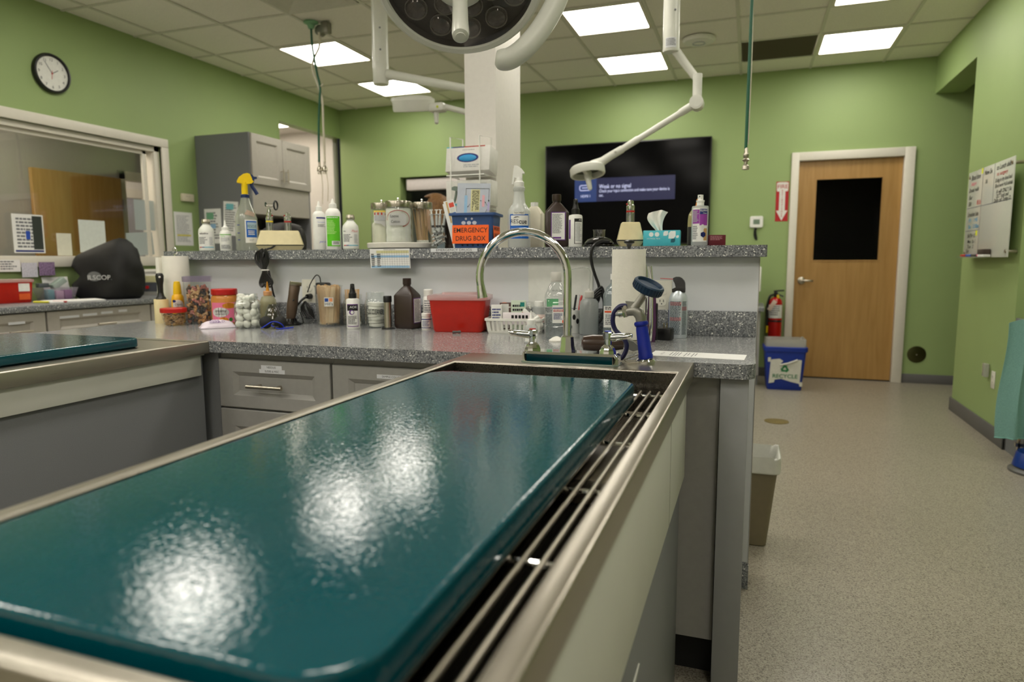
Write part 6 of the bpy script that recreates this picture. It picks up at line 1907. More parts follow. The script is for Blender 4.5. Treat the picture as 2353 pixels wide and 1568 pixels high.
t = thing('surgical_lamp', 'ceiling lamp with folded arm hanging in front of the television', 'surgical lamp', (0, 0, 0))
lamp_pole(t, -.44, 3.8, 2.272, .0425)
part('sticker', MB().add(rect_wrap(.06, 2.285, 2.335, .0435, .001, .1).v, rect_wrap(.06, 2.285, 2.335, .0435, .001, .1).f).xf(Matrix.Translation((-.44, 3.8, 0))), 'label_white', t)
part('print', wrap(shift(lines_mb(-.026, .026, 2.292, 2.33, 6, 9), 0, 0, 0), .0435, .0015, .1).xf(Matrix.Translation((-.44, 3.8, 0))), 'grey_ink', t, smooth=False)
part('upper_arm', MB().tube([(-.42, 3.815, 2.285), (-.37, 3.82, 2.215), (-.305, 3.825, 2.13)], [.024, .022, .02], 12), 'lamp_white', t)
part('knuckle', MB().cyl((-.30, 3.81, 2.15), (-.30, 3.81, 2.01), .024, n=16), 'lamp_white', t)
part('joint', MB().cyl((-.30, 3.765, 2.0), (-.30, 3.845, 2.0), .036, n=24).cyl((-.30, 3.763, 2.0), (-.30, 3.765, 2.0), .028, n=24), 'lamp_white', t)
part('lower_arm', MB().tube([(-.30, 3.8, 2.0), (-.38, 3.8, 1.957), (-.39, 3.8, 1.951), (-.60, 3.8, 1.836), (-.61, 3.8, 1.831), (-.70, 3.8, 1.78)], [.022, .02, .0165, .016, .019, .018], 14), 'lamp_white', t)
part('wrist', MB().tube([(-.69, 3.8, 1.786), (-.75, 3.8, 1.755), (-.80, 3.798, 1.725), (-.86, 3.79, 1.705)], [.021, .022, .024, .026], 14).sphere((-.725, 3.782, 1.772), .010, 8), 'lamp_white', t)
hm = Matrix.Translation((-.885, 3.79, 1.685)) @ Matrix.Rotation(R(-9), 4, 'Y') @ Matrix.Rotation(R(-8), 4, 'X')
part('head', MB().lathe([(.084, -.034), (.094, -.036), (.098, -.03), (.098, .004), (.09, .014), (.05, .026), (.001, .03)], 32, hm, caps=False).lathe([(.084, -.034), (.078, -.004), (.001, .0)], 32, hm, caps=False), 'lamp_white', t)
part('reflector', MB().lathe([(.076, -.006), (.001, -.002)], 24, hm, caps=False), mat('reflector', (70, 78, 62), .3), t)
part('spoke', MB().bbox(-.012, .012, -.084, .084, -.036, -.024, .004, hm), 'lamp_white', t)
part('handle', MB().tube([hm @ Vector((0, 0, -.02)), hm @ Vector((0, -.01, -.055)), hm @ Vector((.006, -.014, -.115)), hm @ Vector((.007, -.014, -.124))], [.024, .017, .0125, .007], 14), 'lamp_white', t)

# the large lamp over the front table
Cb = Vector((-.735, 1.69, 1.905))
nb = Vector((.25, -.572, -.782)).normalized()
t = thing('surgical_lamp', 'large round surgical lamp head cut by the top edge, handle pointing down', 'surgical lamp', (0, 0, 0))
zq = nb
xq = Vector((.917, .40, 0)).normalized()
xq = (xq - zq * xq.dot(zq)).normalized()
yq = zq.cross(xq)
bmx = Matrix(((xq.x, yq.x, zq.x, Cb.x), (xq.y, yq.y, zq.y, Cb.y), (xq.z, yq.z, zq.z, Cb.z), (0, 0, 0, 1)))
part('ring', MB().lathe([(.198, .002), (.202, .008), (.214, .008), (.222, .0), (.224, -.02), (.215, -.05), (.15, -.075), (.001, -.08)], 72, bmx, caps=False), 'lamp_white', t, 'pale round rim')
part('glass', MB().lathe([(.001, .0035), (.1985, .0035)], 64, bmx, caps=False), clear('lamp_pane', (206, 202, 198), .12, body=.05, bcol=(120, 116, 112)), t, 'clear front glass')
part('reflector_plate', MB().lathe([(.001, -.03), (.2, -.03), (.2, .002)], 48, bmx, caps=False), mat('lamp_dark', (60, 56, 54), .5, var=.1, scale=60), t)
part('film', MB().prism([(.02, -.03), (.19, -.05), (.17, .06), (.08, .17), (-.02, .19), (-.05, .06)], -.018, -.017, bmx), mat('copper_film', (120, 100, 86), .35, metal=.5, var=.1), t)
lens = MB().lathe([(.028, -.028), (.03, -.014), (.024, -.006), (.012, -.003), (.001, -.002)], 22).mesh('lens')
lens.materials.append(mat('lens_clear', (96, 92, 88), .06, metal=.4, var=.2, scale=150))
rim_me = MB().lathe([(.028, -.012), (.031, -.008), (.032, -.014)], 22, caps=False).mesh('lens_rim')
rim_me.materials.append(mat('lens_rim', (210, 206, 196), .2, metal=.6))
for (a, q) in [(10, .155), (40, .155), (70, .155), (100, .155), (130, .155), (160, .155), (190, .155), (220, .155), (250, .155), (280, .155), (310, .155), (340, .155), (20, .092), (65, .092), (110, .092), (155, .092), (200, .092), (245, .092), (290, .092), (335, .092)]:
    o = link('lens', lens, None, t)
    o.matrix_local = bmx @ Matrix.Translation((q * math.cos(R(a)), q * math.sin(R(a)), -.006))
    r2 = link('lens_rim', rim_me, None, o)
hub = part('hub', MB().lathe([(.072, .003), (.07, .02), (.056, .045), (.034, .062), (.02, .07)], 36, bmx), 'lamp_white', t)
part('handle', MB().lathe([(.02, .06), (.0185, .08), (.0195, .19), (.021, .235), (.0195, .246), (.014, .249), (.001, .249)], 28, bmx), 'lamp_white', t)
part('handle_button', MB().lathe([(.012, .249), (.0125, .253), (.001, .254)], 20, bmx), 'lamp_white', t)
part('yoke', MB().tube(bez([(-.655, 1.74, 1.712), (-.625, 1.75, 1.708), (-.585, 1.765, 1.735), (-.545, 1.79, 1.79), (-.51, 1.81, 1.86), (-.485, 1.83, 1.95), (-.47, 1.86, 2.1)], 7), [.018, .022, .025, .027, .028] + [.028] * 38, 18), 'lamp_white', t, 'curved white yoke')
part('pole', MB().tube([(-.47, 1.86, 2.08), (-.47, 1.88, 2.3), (-.47, 1.88, 2.98)], .045, 20), 'lamp_white', t)

# ------------------------------------------------------------------ hoses hanging from the ceiling
mat('hose_green', (20, 92, 66), .45)
mat('hose_white', (214, 208, 188), .45)
t = thing('gas_hose', 'green and white gas hoses crossing the lit panel, hanging beside the grey cabinet', 'hose', (0, 0, 0))
part('outlet_plate', MB().lathe([(.055, ZC - .001), (.055, ZC - .01), (.03, ZC - .022), (.02, ZC - .05)], 22, Matrix.Translation((-3.21, 4.55, 0))), mat('plate_green', (120, 170, 130), .4), t)
part('retractor', MB().cyl((-3.16, 4.58, 2.925), (-3.16, 4.62, 2.925), .04, n=18).bbox(-3.14, -3.08, 4.57, 4.63, 2.9, 2.98, .006), mat('retractor', (140, 138, 128), .4, metal=.6), t)
part('green_tube', MB().tube(bez([(-3.21, 4.55, 2.95), (-3.205, 4.55, 2.80), (-3.175, 4.55, 2.62), (-3.15, 4.55, 2.50), (-3.158, 4.55, 2.40), (-3.175, 4.55, 2.21), (-3.183, 4.55, 1.94)], 7), .0085, 10), 'hose_green', t)
part('white_tube', MB().tube(bez([(-3.15, 4.56, 2.90), (-3.15, 4.56, 2.80), (-3.21, 4.56, 2.70), (-3.215, 4.56, 2.62), (-3.16, 4.56, 2.48), (-3.14, 4.56, 2.38), (-3.14, 4.56, 2.2), (-3.137, 4.56, 1.94)], 7), .0085, 10), 'hose_white', t)
part('wire', MB().tube(bez([(-3.16, 4.6, 2.9), (-3.155, 4.59, 2.78), (-3.19, 4.58, 2.7), (-3.18, 4.58, 2.62)], 6), .002, 6).tube([(-3.15, 4.55, 2.5), (-3.12, 4.55, 2.52)], .006, 8), 'hose_white', t)
for x in (-3.183, -3.137):
    part('connector', MB().lathe([(.006, 1.945), (.009, 1.94), (.009, 1.91), (.02, 1.895), (.022, 1.875), (.012, 1.868), (.016, 1.86), (.016, 1.85)], 14, Matrix.Translation((x, 4.555, 0))), 'nickel', t)
part('chain', MB().tube(bez([(-3.165, 4.55, 1.86), (-3.16, 4.55, 1.75), (-3.168, 4.55, 1.62)], 6), .003, 6).tube(bez([(-3.12, 4.55, 1.86), (-3.11, 4.55, 1.75), (-3.118, 4.55, 1.64)], 6), .003, 6), 'hose_white', t)
t = thing('gas_hose', 'single green gas hose hanging alone between the television and the door', 'hose', (-.037, 3.2, 0))
part('green_tube', MB().tube(bez([(.004, 0, ZC), (.003, 0, 2.5), (0, 0, 2.1), (-.002, 0, 1.66)], 8), .0068, 10), 'hose_green', t)
part('white_tube', MB().tube(bez([(-.008, .004, ZC), (-.004, .004, 2.55), (.008, .004, 2.1), (.006, .004, 1.68)], 8), .0032, 8), 'hose_white', t)
part('connector', MB().lathe([(.006, 1.665), (.008, 1.66), (.008, 1.645), (.012, 1.638), (.012, 1.626), (.008, 1.62), (.016, 1.612), (.008, 1.604), (.008, 1.592), (.014, 1.586), (.016, 1.572), (.01, 1.57)], 14), 'nickel', t)
part('flange', MB().lathe([(.05, ZC - .001), (.05, ZC - .012), (.01, ZC - .02)], 20), 'white_plastic', t)

# ------------------------------------------------------------------ back wall
def scr(x, z):
    return x * .9917, 1.18 + (z - 1.18) * .9917
TVY = 7.18
t = thing('television', 'large wall television showing a no-signal message', 'television', (0, 0, 0))
x0, z1 = scr(-2.159, 2.411)
x1, z0 = scr(-.413, 1.337)
part('panel', MB().bbox(x0, x1, TVY, TVY + .04, z0, z1, .004), 'black_plastic', t)
part('screen', MB().box(x0 + .012, x1 - .012, TVY - .001, TVY, z0 + .018, z1 - .012), mat('screen_black', (5, 5, 6), .12, var=0, spec=.08), t, smooth=False)
part('bracket', MB().box(-1.5, -1.1, TVY + .035, YB - .003, 1.7, 2.05), 'black_plastic', t)
a0, b1 = scr(-1.826, 2.045)
a1, b0 = scr(-.765, 1.80)
am, _ = scr(-1.587, 2)
part('message', MB().box(am, a1, TVY - .0016, TVY - .001, b0, b1), mat('msg_navy', (8, 12, 40), .3, var=0, emit=.5, ecol=(24, 28, 78)), t, smooth=False)
part('tile', MB().box(a0, am, TVY - .0016, TVY - .001, b0, b1), mat('msg_blue', (20, 40, 90), .3, var=0, emit=.5, ecol=(38, 62, 118)), t, smooth=False)
wm = mat('msg_white', (200, 205, 235), .4, var=0, emit=.7, ecol=(190, 196, 240))
def msg(s, size, xl_, z, wdt):
    part('lettering', shift(text_mb(s, size, wdt), xl_ + wdt / 2, TVY - .002, z), wm, t, smooth=False)
msg('Weak or no signal', .06, am + .03, 1.948, .335)
msg('Check your input connection and make sure your device is', .045, am + .03, 1.902, .73)
msg('on.', .045, am + .03, 1.858, .045)
msg('HDMI 1', .04, a0 + .07, 1.853, .1)
ic = MB()
rp = rrect(a0 + .055, a0 + .178, 1.915, 1.968, .016, 3)
ic.tube([(x, TVY - .002, z) for x, z in rp], .004, 6, close=True)
ic.tube([(a0 + .08, TVY - .002, 1.942), (a0 + .155, TVY - .002, 1.942)], .004, 6)
part('icon', ic, wm, t, smooth=False)

t = thing('fire_sign', 'red and white arrow sign reading fire extinguisher', 'sign', (.267, YB - .0005, 1.741))
part('plate', MB().box(-.0585, .0585, -.002, 0, -.192, .192), mat('sign_red', (176, 22, 30), .4), t, smooth=False)
part('arrow', MB().prism([(-.052, .180), (-.03, .186), (.03, .186), (.052, .180), (.052, .115), (.048, .098), (.027, .098), (.027, -.088), (.052, -.088), (0, -.186), (-.052, -.088), (-.027, -.088), (-.027, .098), (-.048, .098), (-.052, .115)], .002, .003, Matrix.Rotation(R(90), 4, 'X')), mat('sign_white', (228, 226, 220), .4), t, smooth=False)
part('lettering', shift(text_mb('FIRE', .052, .092, bold=.01), 0, -.0034, .142), 'sign_red', t, smooth=False)
for k, ch in enumerate('EXTINGUISHER'):
    part('lettering', shift(text_mb(ch, .024, None, bold=.01), 0, -.0034, .104 - .0225 * k), 'sign_red', t, smooth=False)

t = thing('thermostat', 'white square thermostat with a small green display', 'thermostat', (.038, YB, 1.547))
part('case', MB().loft([ring(rrect(-.062, .062, -.057, .057, .016, 4), 0), ring(rrect(-.062, .062, -.057, .057, .016, 4), .018), ring(rrect(-.056, .056, -.051, .051, .014, 4), .026)]).xf(Matrix.Rotation(R(90), 4, 'X')), 'white_plastic', t)
part('display', MB().box(-.03, .03, -.0268, -.026, -.024, .024), mat('lcd_green', (116, 136, 116), .3), t)
t = thing('probe_lead', 'tangle of black wire hanging under the thermostat', 'cable', (.032, YB - .012, 1.48))
for k in range(3):
    part('loop', MB().tube(bez([(0, 0, .012), (-.014 + .008 * k, -.004, -.03), (.006 - .01 * k, 0, -.06), (.012, -.003, -.11), (-.006 + .01 * k, 0, -.09), (-.012 + .008 * k, 0, -.04), (0, 0, .012)], 5), .005, 6), 'black_plastic', t)
part('grommet', MB().lathe([(.014, -.012), (.014, .004)], 12, Matrix.Translation((0, .006, 0)) @ Matrix.Rotation(R(90), 4, 'X')), 'black_plastic', t)

t = thing('fire_extinguisher', 'red fire extinguisher on the wall between desk and door', 'fire extinguisher', (.244, 7.165, .30))
part('cylinder', MB().lathe([(.05, .0), (.062, .006), (.065, .02), (.065, .44), (.058, .475), (.035, .498), (.018, .505)], 28), mat('ext_red', (180, 16, 14), .25), t)
l = part('label', rect_wrap(.16, .30, .43, .065, .0006), 'label_paper', t)
part('print', wrap(lines_mb(-.05, .05, .32, .42, 5, 3), .065, .001), 'grey_ink', l, smooth=False)
part('strap', MB().lathe([(.0655, .262), (.067, .264), (.067, .278), (.0655, .28)], 28, caps=False), 'black_plastic', t)
part('valve', MB().lathe([(.016, .5), (.02, .515), (.02, .55), (.012, .56)], 16), 'black_plastic', t)
part('lever', MB().tube([(-.02, -.005, .562), (.02, -.01, .568), (.075, -.015, .572)], .008, 8).tube([(-.01, -.005, .535), (.03, -.01, .53), (.07, -.015, .512)], .008, 8), 'black_plastic', t)
part('hose', MB().tube(bez([(-.02, -.01, .53), (-.055, -.02, .51), (-.075, -.02, .42), (-.072, -.02, .3), (-.07, -.02, .2)], 6), .011, 10), 'black_plastic', t)
part('hose_tip', MB().cyl((-.07, -.02, .22), (-.07, -.02, .15), .012, .009, 12), mat('tip_yellow', (226, 200, 20), .4), t)
part('pin_tag', MB().bbox(.008, .03, -.03, -.022, .48, .53, .003), 'tip_yellow', t)
part('card', MB().bbox(-.02, .02, -.002, 0, -.06, .05, .001, Matrix.Translation((-.03, -.075, .43)) @ Matrix.Rotation(R(32), 4, 'Y')), mat('tag_card', (222, 200, 184), .6), t)

def bin_liner(t, a, b_, r_, z0, z1, over, m):
    rg = []
    rn = random.Random(4)
    base = rrect(-a, a, -b_, b_, r_, 5)
    n_ = len(base)
    for s, z, wv in ((1.035, z0 - over, .004), (1.03, z0 - .01, .002), (1.045, z0 + .002, .002), (1.02, z1, .008), (.97, z1 - .004, .006), (.93, z0 - .03, .004), (.72, z0 - .2, .004)):
        rg.append([Vector((x * s + rn.uniform(-wv, wv) * .5, y * s + rn.uniform(-wv, wv) * .5, z + rn.uniform(-wv, wv))) for x, y in base])
    return part('liner', MB().loft(rg, False, False), m, t, angle=70)
clear('bag_clear', (224, 226, 220), .1, rough=.2, body=.45, bcol=(230, 230, 224))
t = thing('recycling_bin', 'blue recycling bin with a torn white recycle poster', 'bin', (.318, 6.60, 0), R(3))
rbl = mat('bin_blue', (16, 50, 150), .4)
part('body', MB().loft(rr_loft([(.142, .11, .02, 0), (.146, .114, .022, .006), (.172, .136, .024, .35)], 4), True, False), rbl, t)
part('rim', MB().loft(rr_loft([(.172, .136, .024, .35), (.181, .146, .026, .352), (.184, .148, .026, .362), (.184, .148, .026, .39), (.176, .14, .024, .395), (.170, .134, .024, .392), (.168, .132, .022, .34)], 4), False, False), rbl, t)
bin_liner(t, .165, .130, .024, .39, .46, .0, MATS['bag_clear'])
pf = Matrix.Translation((0, -.1155, 0)) @ Matrix.Rotation(R(4.4), 4, 'X')
p = part('poster', MB().prism([(-.135, .08), (-.09, .09), (-.085, .115), (-.03, .125), (.05, .1), (.12, .085), (.125, .07), (.135, .3), (.115, .305), (.06, .28), (-.04, .25), (-.045, .26), (-.02, .29), (-.05, .31), (-.12, .3), (-.125, .285)], 0, .001, pf @ Matrix.Translation((0, -.003, -.02)) @ Matrix.Rotation(R(90), 4, 'X')), mat('poster_white', (214, 214, 206), .5), t, 'torn white recycle poster', smooth=False)
part('curl', MB().tube([pf @ Vector((-.045, -.012, .235)), pf @ Vector((.02, -.014, .25)), pf @ Vector((.1, -.012, .285))], .008, 8), 'poster_white', p)
rg = mat('recycle_green', (16, 120, 66), .5)
part('lettering', text_mb('RECYCLE', .05, .21, bold=.015).xf(pf @ Matrix.Translation((.0, -.0052, .128))), rg, p, smooth=False)
for k in range(3):
    am_ = pf @ Matrix.Translation((-.004, -.005, .198)) @ Matrix.Rotation(R(120 * k), 4, 'Y')
    part('symbol', MB().prism([(-.032, -.026), (.012, -.026), (.012, -.036), (.030, -.018), (.012, 0), (.012, -.010), (-.022, -.010)], 0, .0006, am_ @ Matrix.Rotation(R(90), 4, 'X')), rg, p, smooth=False)
for s in (-1, 1):
    part('tape', MB().box(-.012, .012, -.0035, -.003, -.02, .02, pf @ Matrix.Translation((s * .137, 0, .06 + .22 * (s < 0)))), 'poster_white', t, smooth=False)

t = thing('waste_bin', 'tan waste bin with a white liner at the end of the bar', 'bin', (.0, 2.93, 0))
part('body', MB().loft(rr_loft([(.095, .075, .02, 0), (.1, .08, .022, .005), (.134, .105, .028, .35), (.138, .109, .03, .375)], 5), True, False), mat('bin_tan', (122, 112, 88), .5), t)
bin_liner(t, .139, .110, .03, .375, .384, .05, mat('liner_white', (214, 214, 206), .4))
part('band', MB().loft([[p * 1.0 for p in ring(rrect(-.136 - d, .136 + d, -.107 - d, .107 + d, .03, 5), z)] for d, z in ((.004, .318), (.0065, .322), (.0065, .326), (.004, .33))], False, False), 'liner_white', t)

t = thing('back_desk', 'grey desk with a speckled top along the back wall', 'desk', (0, 0, 0))
part('top', MB().bbox(-2.6, .13, 6.58, YB - .013, .70, .74, .004), 'laminate_edge', t)
part('panel', MB().box(.06, .10, 6.62, YB - .013, .1, .70), 'grey_cabinet', t, smooth=False)
part('panel', MB().box(-2.56, -2.52, 6.62, YB - .013, 0, .70), 'grey_cabinet', t, smooth=False)
part('kick', MB().box(.06, .095, 6.68, YB - .013, 0, .1), 'dark_grey_panel', t, smooth=False)
t = thing('desk_printer', 'white box-shaped device on the far desk peeking past the bar end', 'device', (-.05, 6.85, .74))
part('body', MB().bbox(-.16, .145, -.16, .16, 0.14, .37, .01), 'white_plastic', t)
part('stand', MB().bbox(-.12, .11, -.12, .12, 0, .14, .01), mat('stand_grey', (90, 88, 90), .5), t)

single('floor_drain', MB().lathe([(.084, 0), (.084, .003), (.078, .004), (.001, .004)], 36), mat('drain_brass', (128, 112, 66), .45, metal=.3, var=.15, scale=80), 'round brass cleanout cover set in the floor', 'drain', (.218, 5.188, .0005))
t = thing('floor_plate', 'dark round metal plate low on the wall beside the door', 'wall plate', (1.511, YB, .275))
part('disc', MB().lathe([(.08, 0), (.08, .004), (.074, .006), (.001, .006)], 32, Matrix.Rotation(R(90), 4, 'X')), mat('plate_dark', (74, 74, 40), .25, metal=.7), t)
part('screw', MB().sphere((0, -.007, -.002), .006, 8), 'nickel', t)

# ------------------------------------------------------------------ glass memo board on the side wall
t = thing('memo_board', 'white glass memo board with handwritten notes on standoffs', 'board', (1.463, 5.322, 1.485), R(-90))
part('glass', MB().bbox(-.452, .452, -.003, .003, -.30, .30, .001), mat('memo_white', (206, 208, 198), .15, var=.01), t, 'white glass sheet')
for sx in (-1, 1):
    for sz in (-1, 1):
        part('standoff', MB().cyl((sx * .42, -.008, sz * .265), (sx * .42, .0535, sz * .265), .011, n=14), 'nickel', t)
rl = MB()
for a in ((-.45, .45, .045, .05), (-.13, -.125, -.3, .3), (.10, .105, .05, .3), (-.45, -.13, -.115, -.11)):
    rl.box(a[0], a[1], -.0036, -.003, a[2], a[3])
part('ruling', rl, 'grey_ink', t, smooth=False)
def hand(s, x, z, size, wdt, m):
    part('lettering', shift(text_mb(s, size, wdt, bold=.006, italic=.25), x, -.0042, z), m, t, smooth=False)
mat('marker_red', (200, 50, 60), .6)
mat('marker_pink', (236, 130, 150), .6)
mat('marker_blue', (40, 150, 200), .6)
for s, x, z, size, wdt, m in (('Blood dose', -.28, .255, .05, .2, 'ink'), ('Surgery', -.32, .215, .035, .12, 'marker_pink'), ('Dental walk', -.31, .17, .04, .22, 'ink'), ('Ear', -.37, .12, .04, .08, 'ink'), ('EB', -.38, .075, .04, .06, 'ink'), ('RXs', -.18, .075, .045, .09, 'marker_red'),
        ('New Sx', -.02, .26, .045, .16, 'ink'), ('X6', -.05, .20, .04, .05, 'ink'), ('to Lunch shift', .27, .265, .045, .26, 'ink'), ('to surgery', .25, .225, .035, .2, 'marker_red'), ('B dog in dry food bed', .28, .185, .036, .3, 'ink'), ('Blood work 4 all animals', .29, .15, .036, .31, 'ink'), ('A will ONLY Su', .30, .112, .036, .27, 'ink'), ('DCT look and', .28, .084, .034, .22, 'ink'), ('Daily call Today D', .28, .058, .034, .3, 'ink'),
        ('Scheduled labs', -.29, .0, .045, .24, 'ink'), ('Fri', -.35, -.04, .04, .06, 'marker_blue'), ('1:45', -.22, -.04, .04, .08, 'marker_blue'), ('Sat', -.35, -.085, .04, .06, 'marker_blue'), ('12:30am', -.21, -.085, .04, .13, 'marker_blue'), ('BATH 1/2', -.29, -.15, .04, .18, 'ink'), ('Mon  Sx 1', -.28, -.19, .035, .18, 'ink'), ('Tue  2', -.3, -.225, .035, .14, 'ink'), ('Sat', -.36, -.255, .035, .07, 'ink')):
    hand(s, x, z, size, wdt, m)
nt_ = mat('note_yellow', (226, 232, 60), .6)
part('note', MB().box(-.165, -.13, -.0038, -.003, .265, .3), nt_, t, smooth=False)
part('note', MB().box(-.2, -.165, -.0038, -.003, -.15, -.115), nt_, t, smooth=False)
part('tray', MB().bbox(-.45, .08, -.05, -.003, -.302, -.297, .002), clear('tray_clear', (230, 232, 226), .1, body=.3), t)
for k, c in enumerate(((190, 30, 40), (40, 90, 190), (50, 50, 50), (236, 110, 150))):
    mk = single('marker_pen', MB().cyl((0, 0, 0), (.0, -.11, 0), .008, n=10).cyl((0, -.08, 0), (0, -.115, 0), .0085, n=10), mat('mk_%d' % k, c, .4), ['red', 'blue', 'black', 'pink'][k] + ' marker lying on the memo board tray', 'marker', (1.44, 5.74 - .125 * k, 1.198))
t = thing('board_eraser', 'dark felt eraser on the memo board tray', 'eraser', (1.436, 5.22, 1.188))
part('pad', MB().bbox(-.02, .02, -.06, .06, 0, .016, .003), 'paper', t)
part('block', MB().bbox(-.022, .02, -.062, .062, .016, .05, .004), mat('eraser_brown', (66, 54, 46), .7), t)
t = outlet('wall_outlet', 'white outlet with a plug low on the memo board wall', 1.5195, .39, 5.13, R(-90))
t.location = (1.5195, 5.13, .39)
single('plug_adapter', MB().bbox(-.03, .03, -.035, -.008, -.045, .045, .006), clear('adapter_pale', (230, 232, 228), .1, body=.6, bcol=(214, 214, 208)), 'pale plug adapter beside the low outlet', 'adapter', (1.5195, 5.225, .44), R(-90))

# ------------------------------------------------------------------ kennel gate, towel and bowl at the frame edge
t = thing('kennel_gate', 'dark wire kennel front holding the green towel', 'kennel', (0, 0, 0))
for a in ((1.486, 1.498, 4.53, 4.55, 0, 1.06), (2.2, 2.215, 4.53, 4.55, 0, .84), (1.475, 2.2, 4.53, 4.55, .1, .12), (1.475, 2.2, 4.53, 4.55, .82, .832)):
    part('frame', MB().box(*a), 'nickel', t, smooth=False)
gb = MB().cyl((0, 0, .1), (0, 0, .83), .003, n=6).mesh('bar')
gb.materials.append(MATS['nickel'])
for k in range(20):
    link('bar', gb, None, t).location = (1.525 + .035 * k, 4.54, 0)
for sx in (1.52, 2.2):
    part('side', MB().box(sx, sx + .015, 4.55, 4.83, 0, .82), 'dark_grey_panel', t, smooth=False)
t = thing('leash_chain', 'metal leash chain hanging beside the towel', 'chain', (1.482, 4.522, .84))
lk = MB().tube([(.006 * math.cos(2 * PI * i / 10), 0, .011 * math.sin(2 * PI * i / 10)) for i in range(10)], .0022, 6, close=True).mesh('link')
lk.materials.append(MATS['nickel'])
for k in range(14):
    o = link('link', lk, None, t)
    o.location = (.004 * math.sin(k * 1.1), 0, .015 * k)
    o.rotation_euler = (0, 0, R(90 * (k % 2)))
tw = MB()
rows = []
for j in range(22):
    v = j / 21
    row = []
    for i in range(31):
        u = i / 30
        x = 1.372 + .50 * u + .012 * math.sin(v * 5 + 1) * (1 - u)
        fold = .030 * math.sin(u * 24 + v * 1.2) + .012 * math.sin(u * 61 + 2 * v)
        z = .838 - .69 * v + .012 * math.sin(u * 9) * v - .03 * max(0, .12 - u) * 6 * (1 - v)
        row.append(Vector((x, 4.485 + fold * (.35 + .65 * v), z)))
    rows.append(row)
nn = 31
vs = [p for r_ in rows for p in r_] + [p + Vector((0, .006, 0)) for r_ in rows for p in r_]
o2 = len(rows) * nn
fs = []
for j in range(21):
    for i in range(30):
        a = j * nn + i
        fs += [(a, a + 1, a + nn + 1, a + nn), (o2 + a, o2 + a + nn, o2 + a + nn + 1, o2 + a + 1)]
for j in range(21):
    a = j * nn
    fs += [(a, a + nn, o2 + a + nn, o2 + a), (a + 30, o2 + a + 30, o2 + a + 30 + nn, a + 30 + nn)]
for i in range(30):
    a = 21 * nn + i
    fs += [(a, a + 1, o2 + a + 1, o2 + a), (i, o2 + i, o2 + i + 1, i + 1)]
t = single('hanging_towel', tw.add(vs, fs), mat('towel_teal', (124, 170, 162), .95, var=.16, scale=260, bump=.8, bscale=420), 'sea-green towel hanging at the frame edge', 'towel', angle=80)
part('hem', MB().tube([p + Vector((0, .003, 0)) for p in rows[-1]], .0045, 6), mat('towel_hem', (128, 186, 176), .9), t)

t = thing('pet_bowl', 'blue pet bowl on a grey foot by the kennel', 'pet bowl', (1.545, 4.37, 0))
part('foot', MB().lathe([(.145, 0), (.145, .012), (.12, .03), (.1, .034)], 36), mat('bowl_grey', (92, 92, 90), .35), t)
part('bowl', MB().lathe([(.11, .03), (.128, .034), (.112, .105), (.106, .112), (.1, .106), (.085, .055), (.001, .05)], 36), mat('bowl_blue', (12, 52, 130), .3), t)
single('chew_toy', MB().bbox(-.05, .05, -.03, .03, 0, .03, .01), mat('toy_orange', (226, 110, 40), .5), 'orange chew toy lying in the blue bowl', 'toy', (1.54, 4.36, .062), R(20))
single('scoop_card', MB().bbox(-.07, .07, -.035, .035, 0, .006, .002), mat('card_tan', (222, 200, 130), .6), 'tan card lying across the blue bowl', 'card', (1.56, 4.37, .112), R(8))
# ------------------------------------------------------------------ left wall: clock, cabinet, worktop
LF = R(90)          # things facing the room from the left wall
t = thing('wall_clock', 'round black-rimmed wall clock on the green wall', 'clock', (XL, 3.617, 2.512), LF)
part('rim', MB().lathe([(.119, .0), (.136, .004), (.138, .02), (.132, .034), (.121, .036), (.116, .028)], 48, Matrix.Rotation(R(90), 4, 'X'), caps=False), 'black_plastic', t)
part('dial', MB().lathe([(.001, .02), (.117, .02)], 40, Matrix.Rotation(R(90), 4, 'X'), caps=False), mat('dial_white', (232, 232, 226), .5), t)
for k in range(12):
    a = R(90 - 30 * (k + 1))
    part('numeral', shift(text_mb(str(k + 1), .028), .094 * math.cos(a), -.0206, .094 * math.sin(a)), 'ink', t, smooth=False)
def hnd(ang, L_, w_, m, back=.0):
    part('hand', MB().box(-w_ / 2, w_ / 2, -.0225, -.0215, -back, L_, Matrix.Rotation(R(ang), 4, 'Y')), m, t, smooth=False)
hnd(57, .055, .005, 'grey_ink')
hnd(-34, .09, .004, 'grey_ink')
hnd(186, .04, .003, 'red_ink', .02)
part('pin', MB().cyl((0, -.02, 0), (0, -.025, 0), .005, n=10), 'red_ink', t)

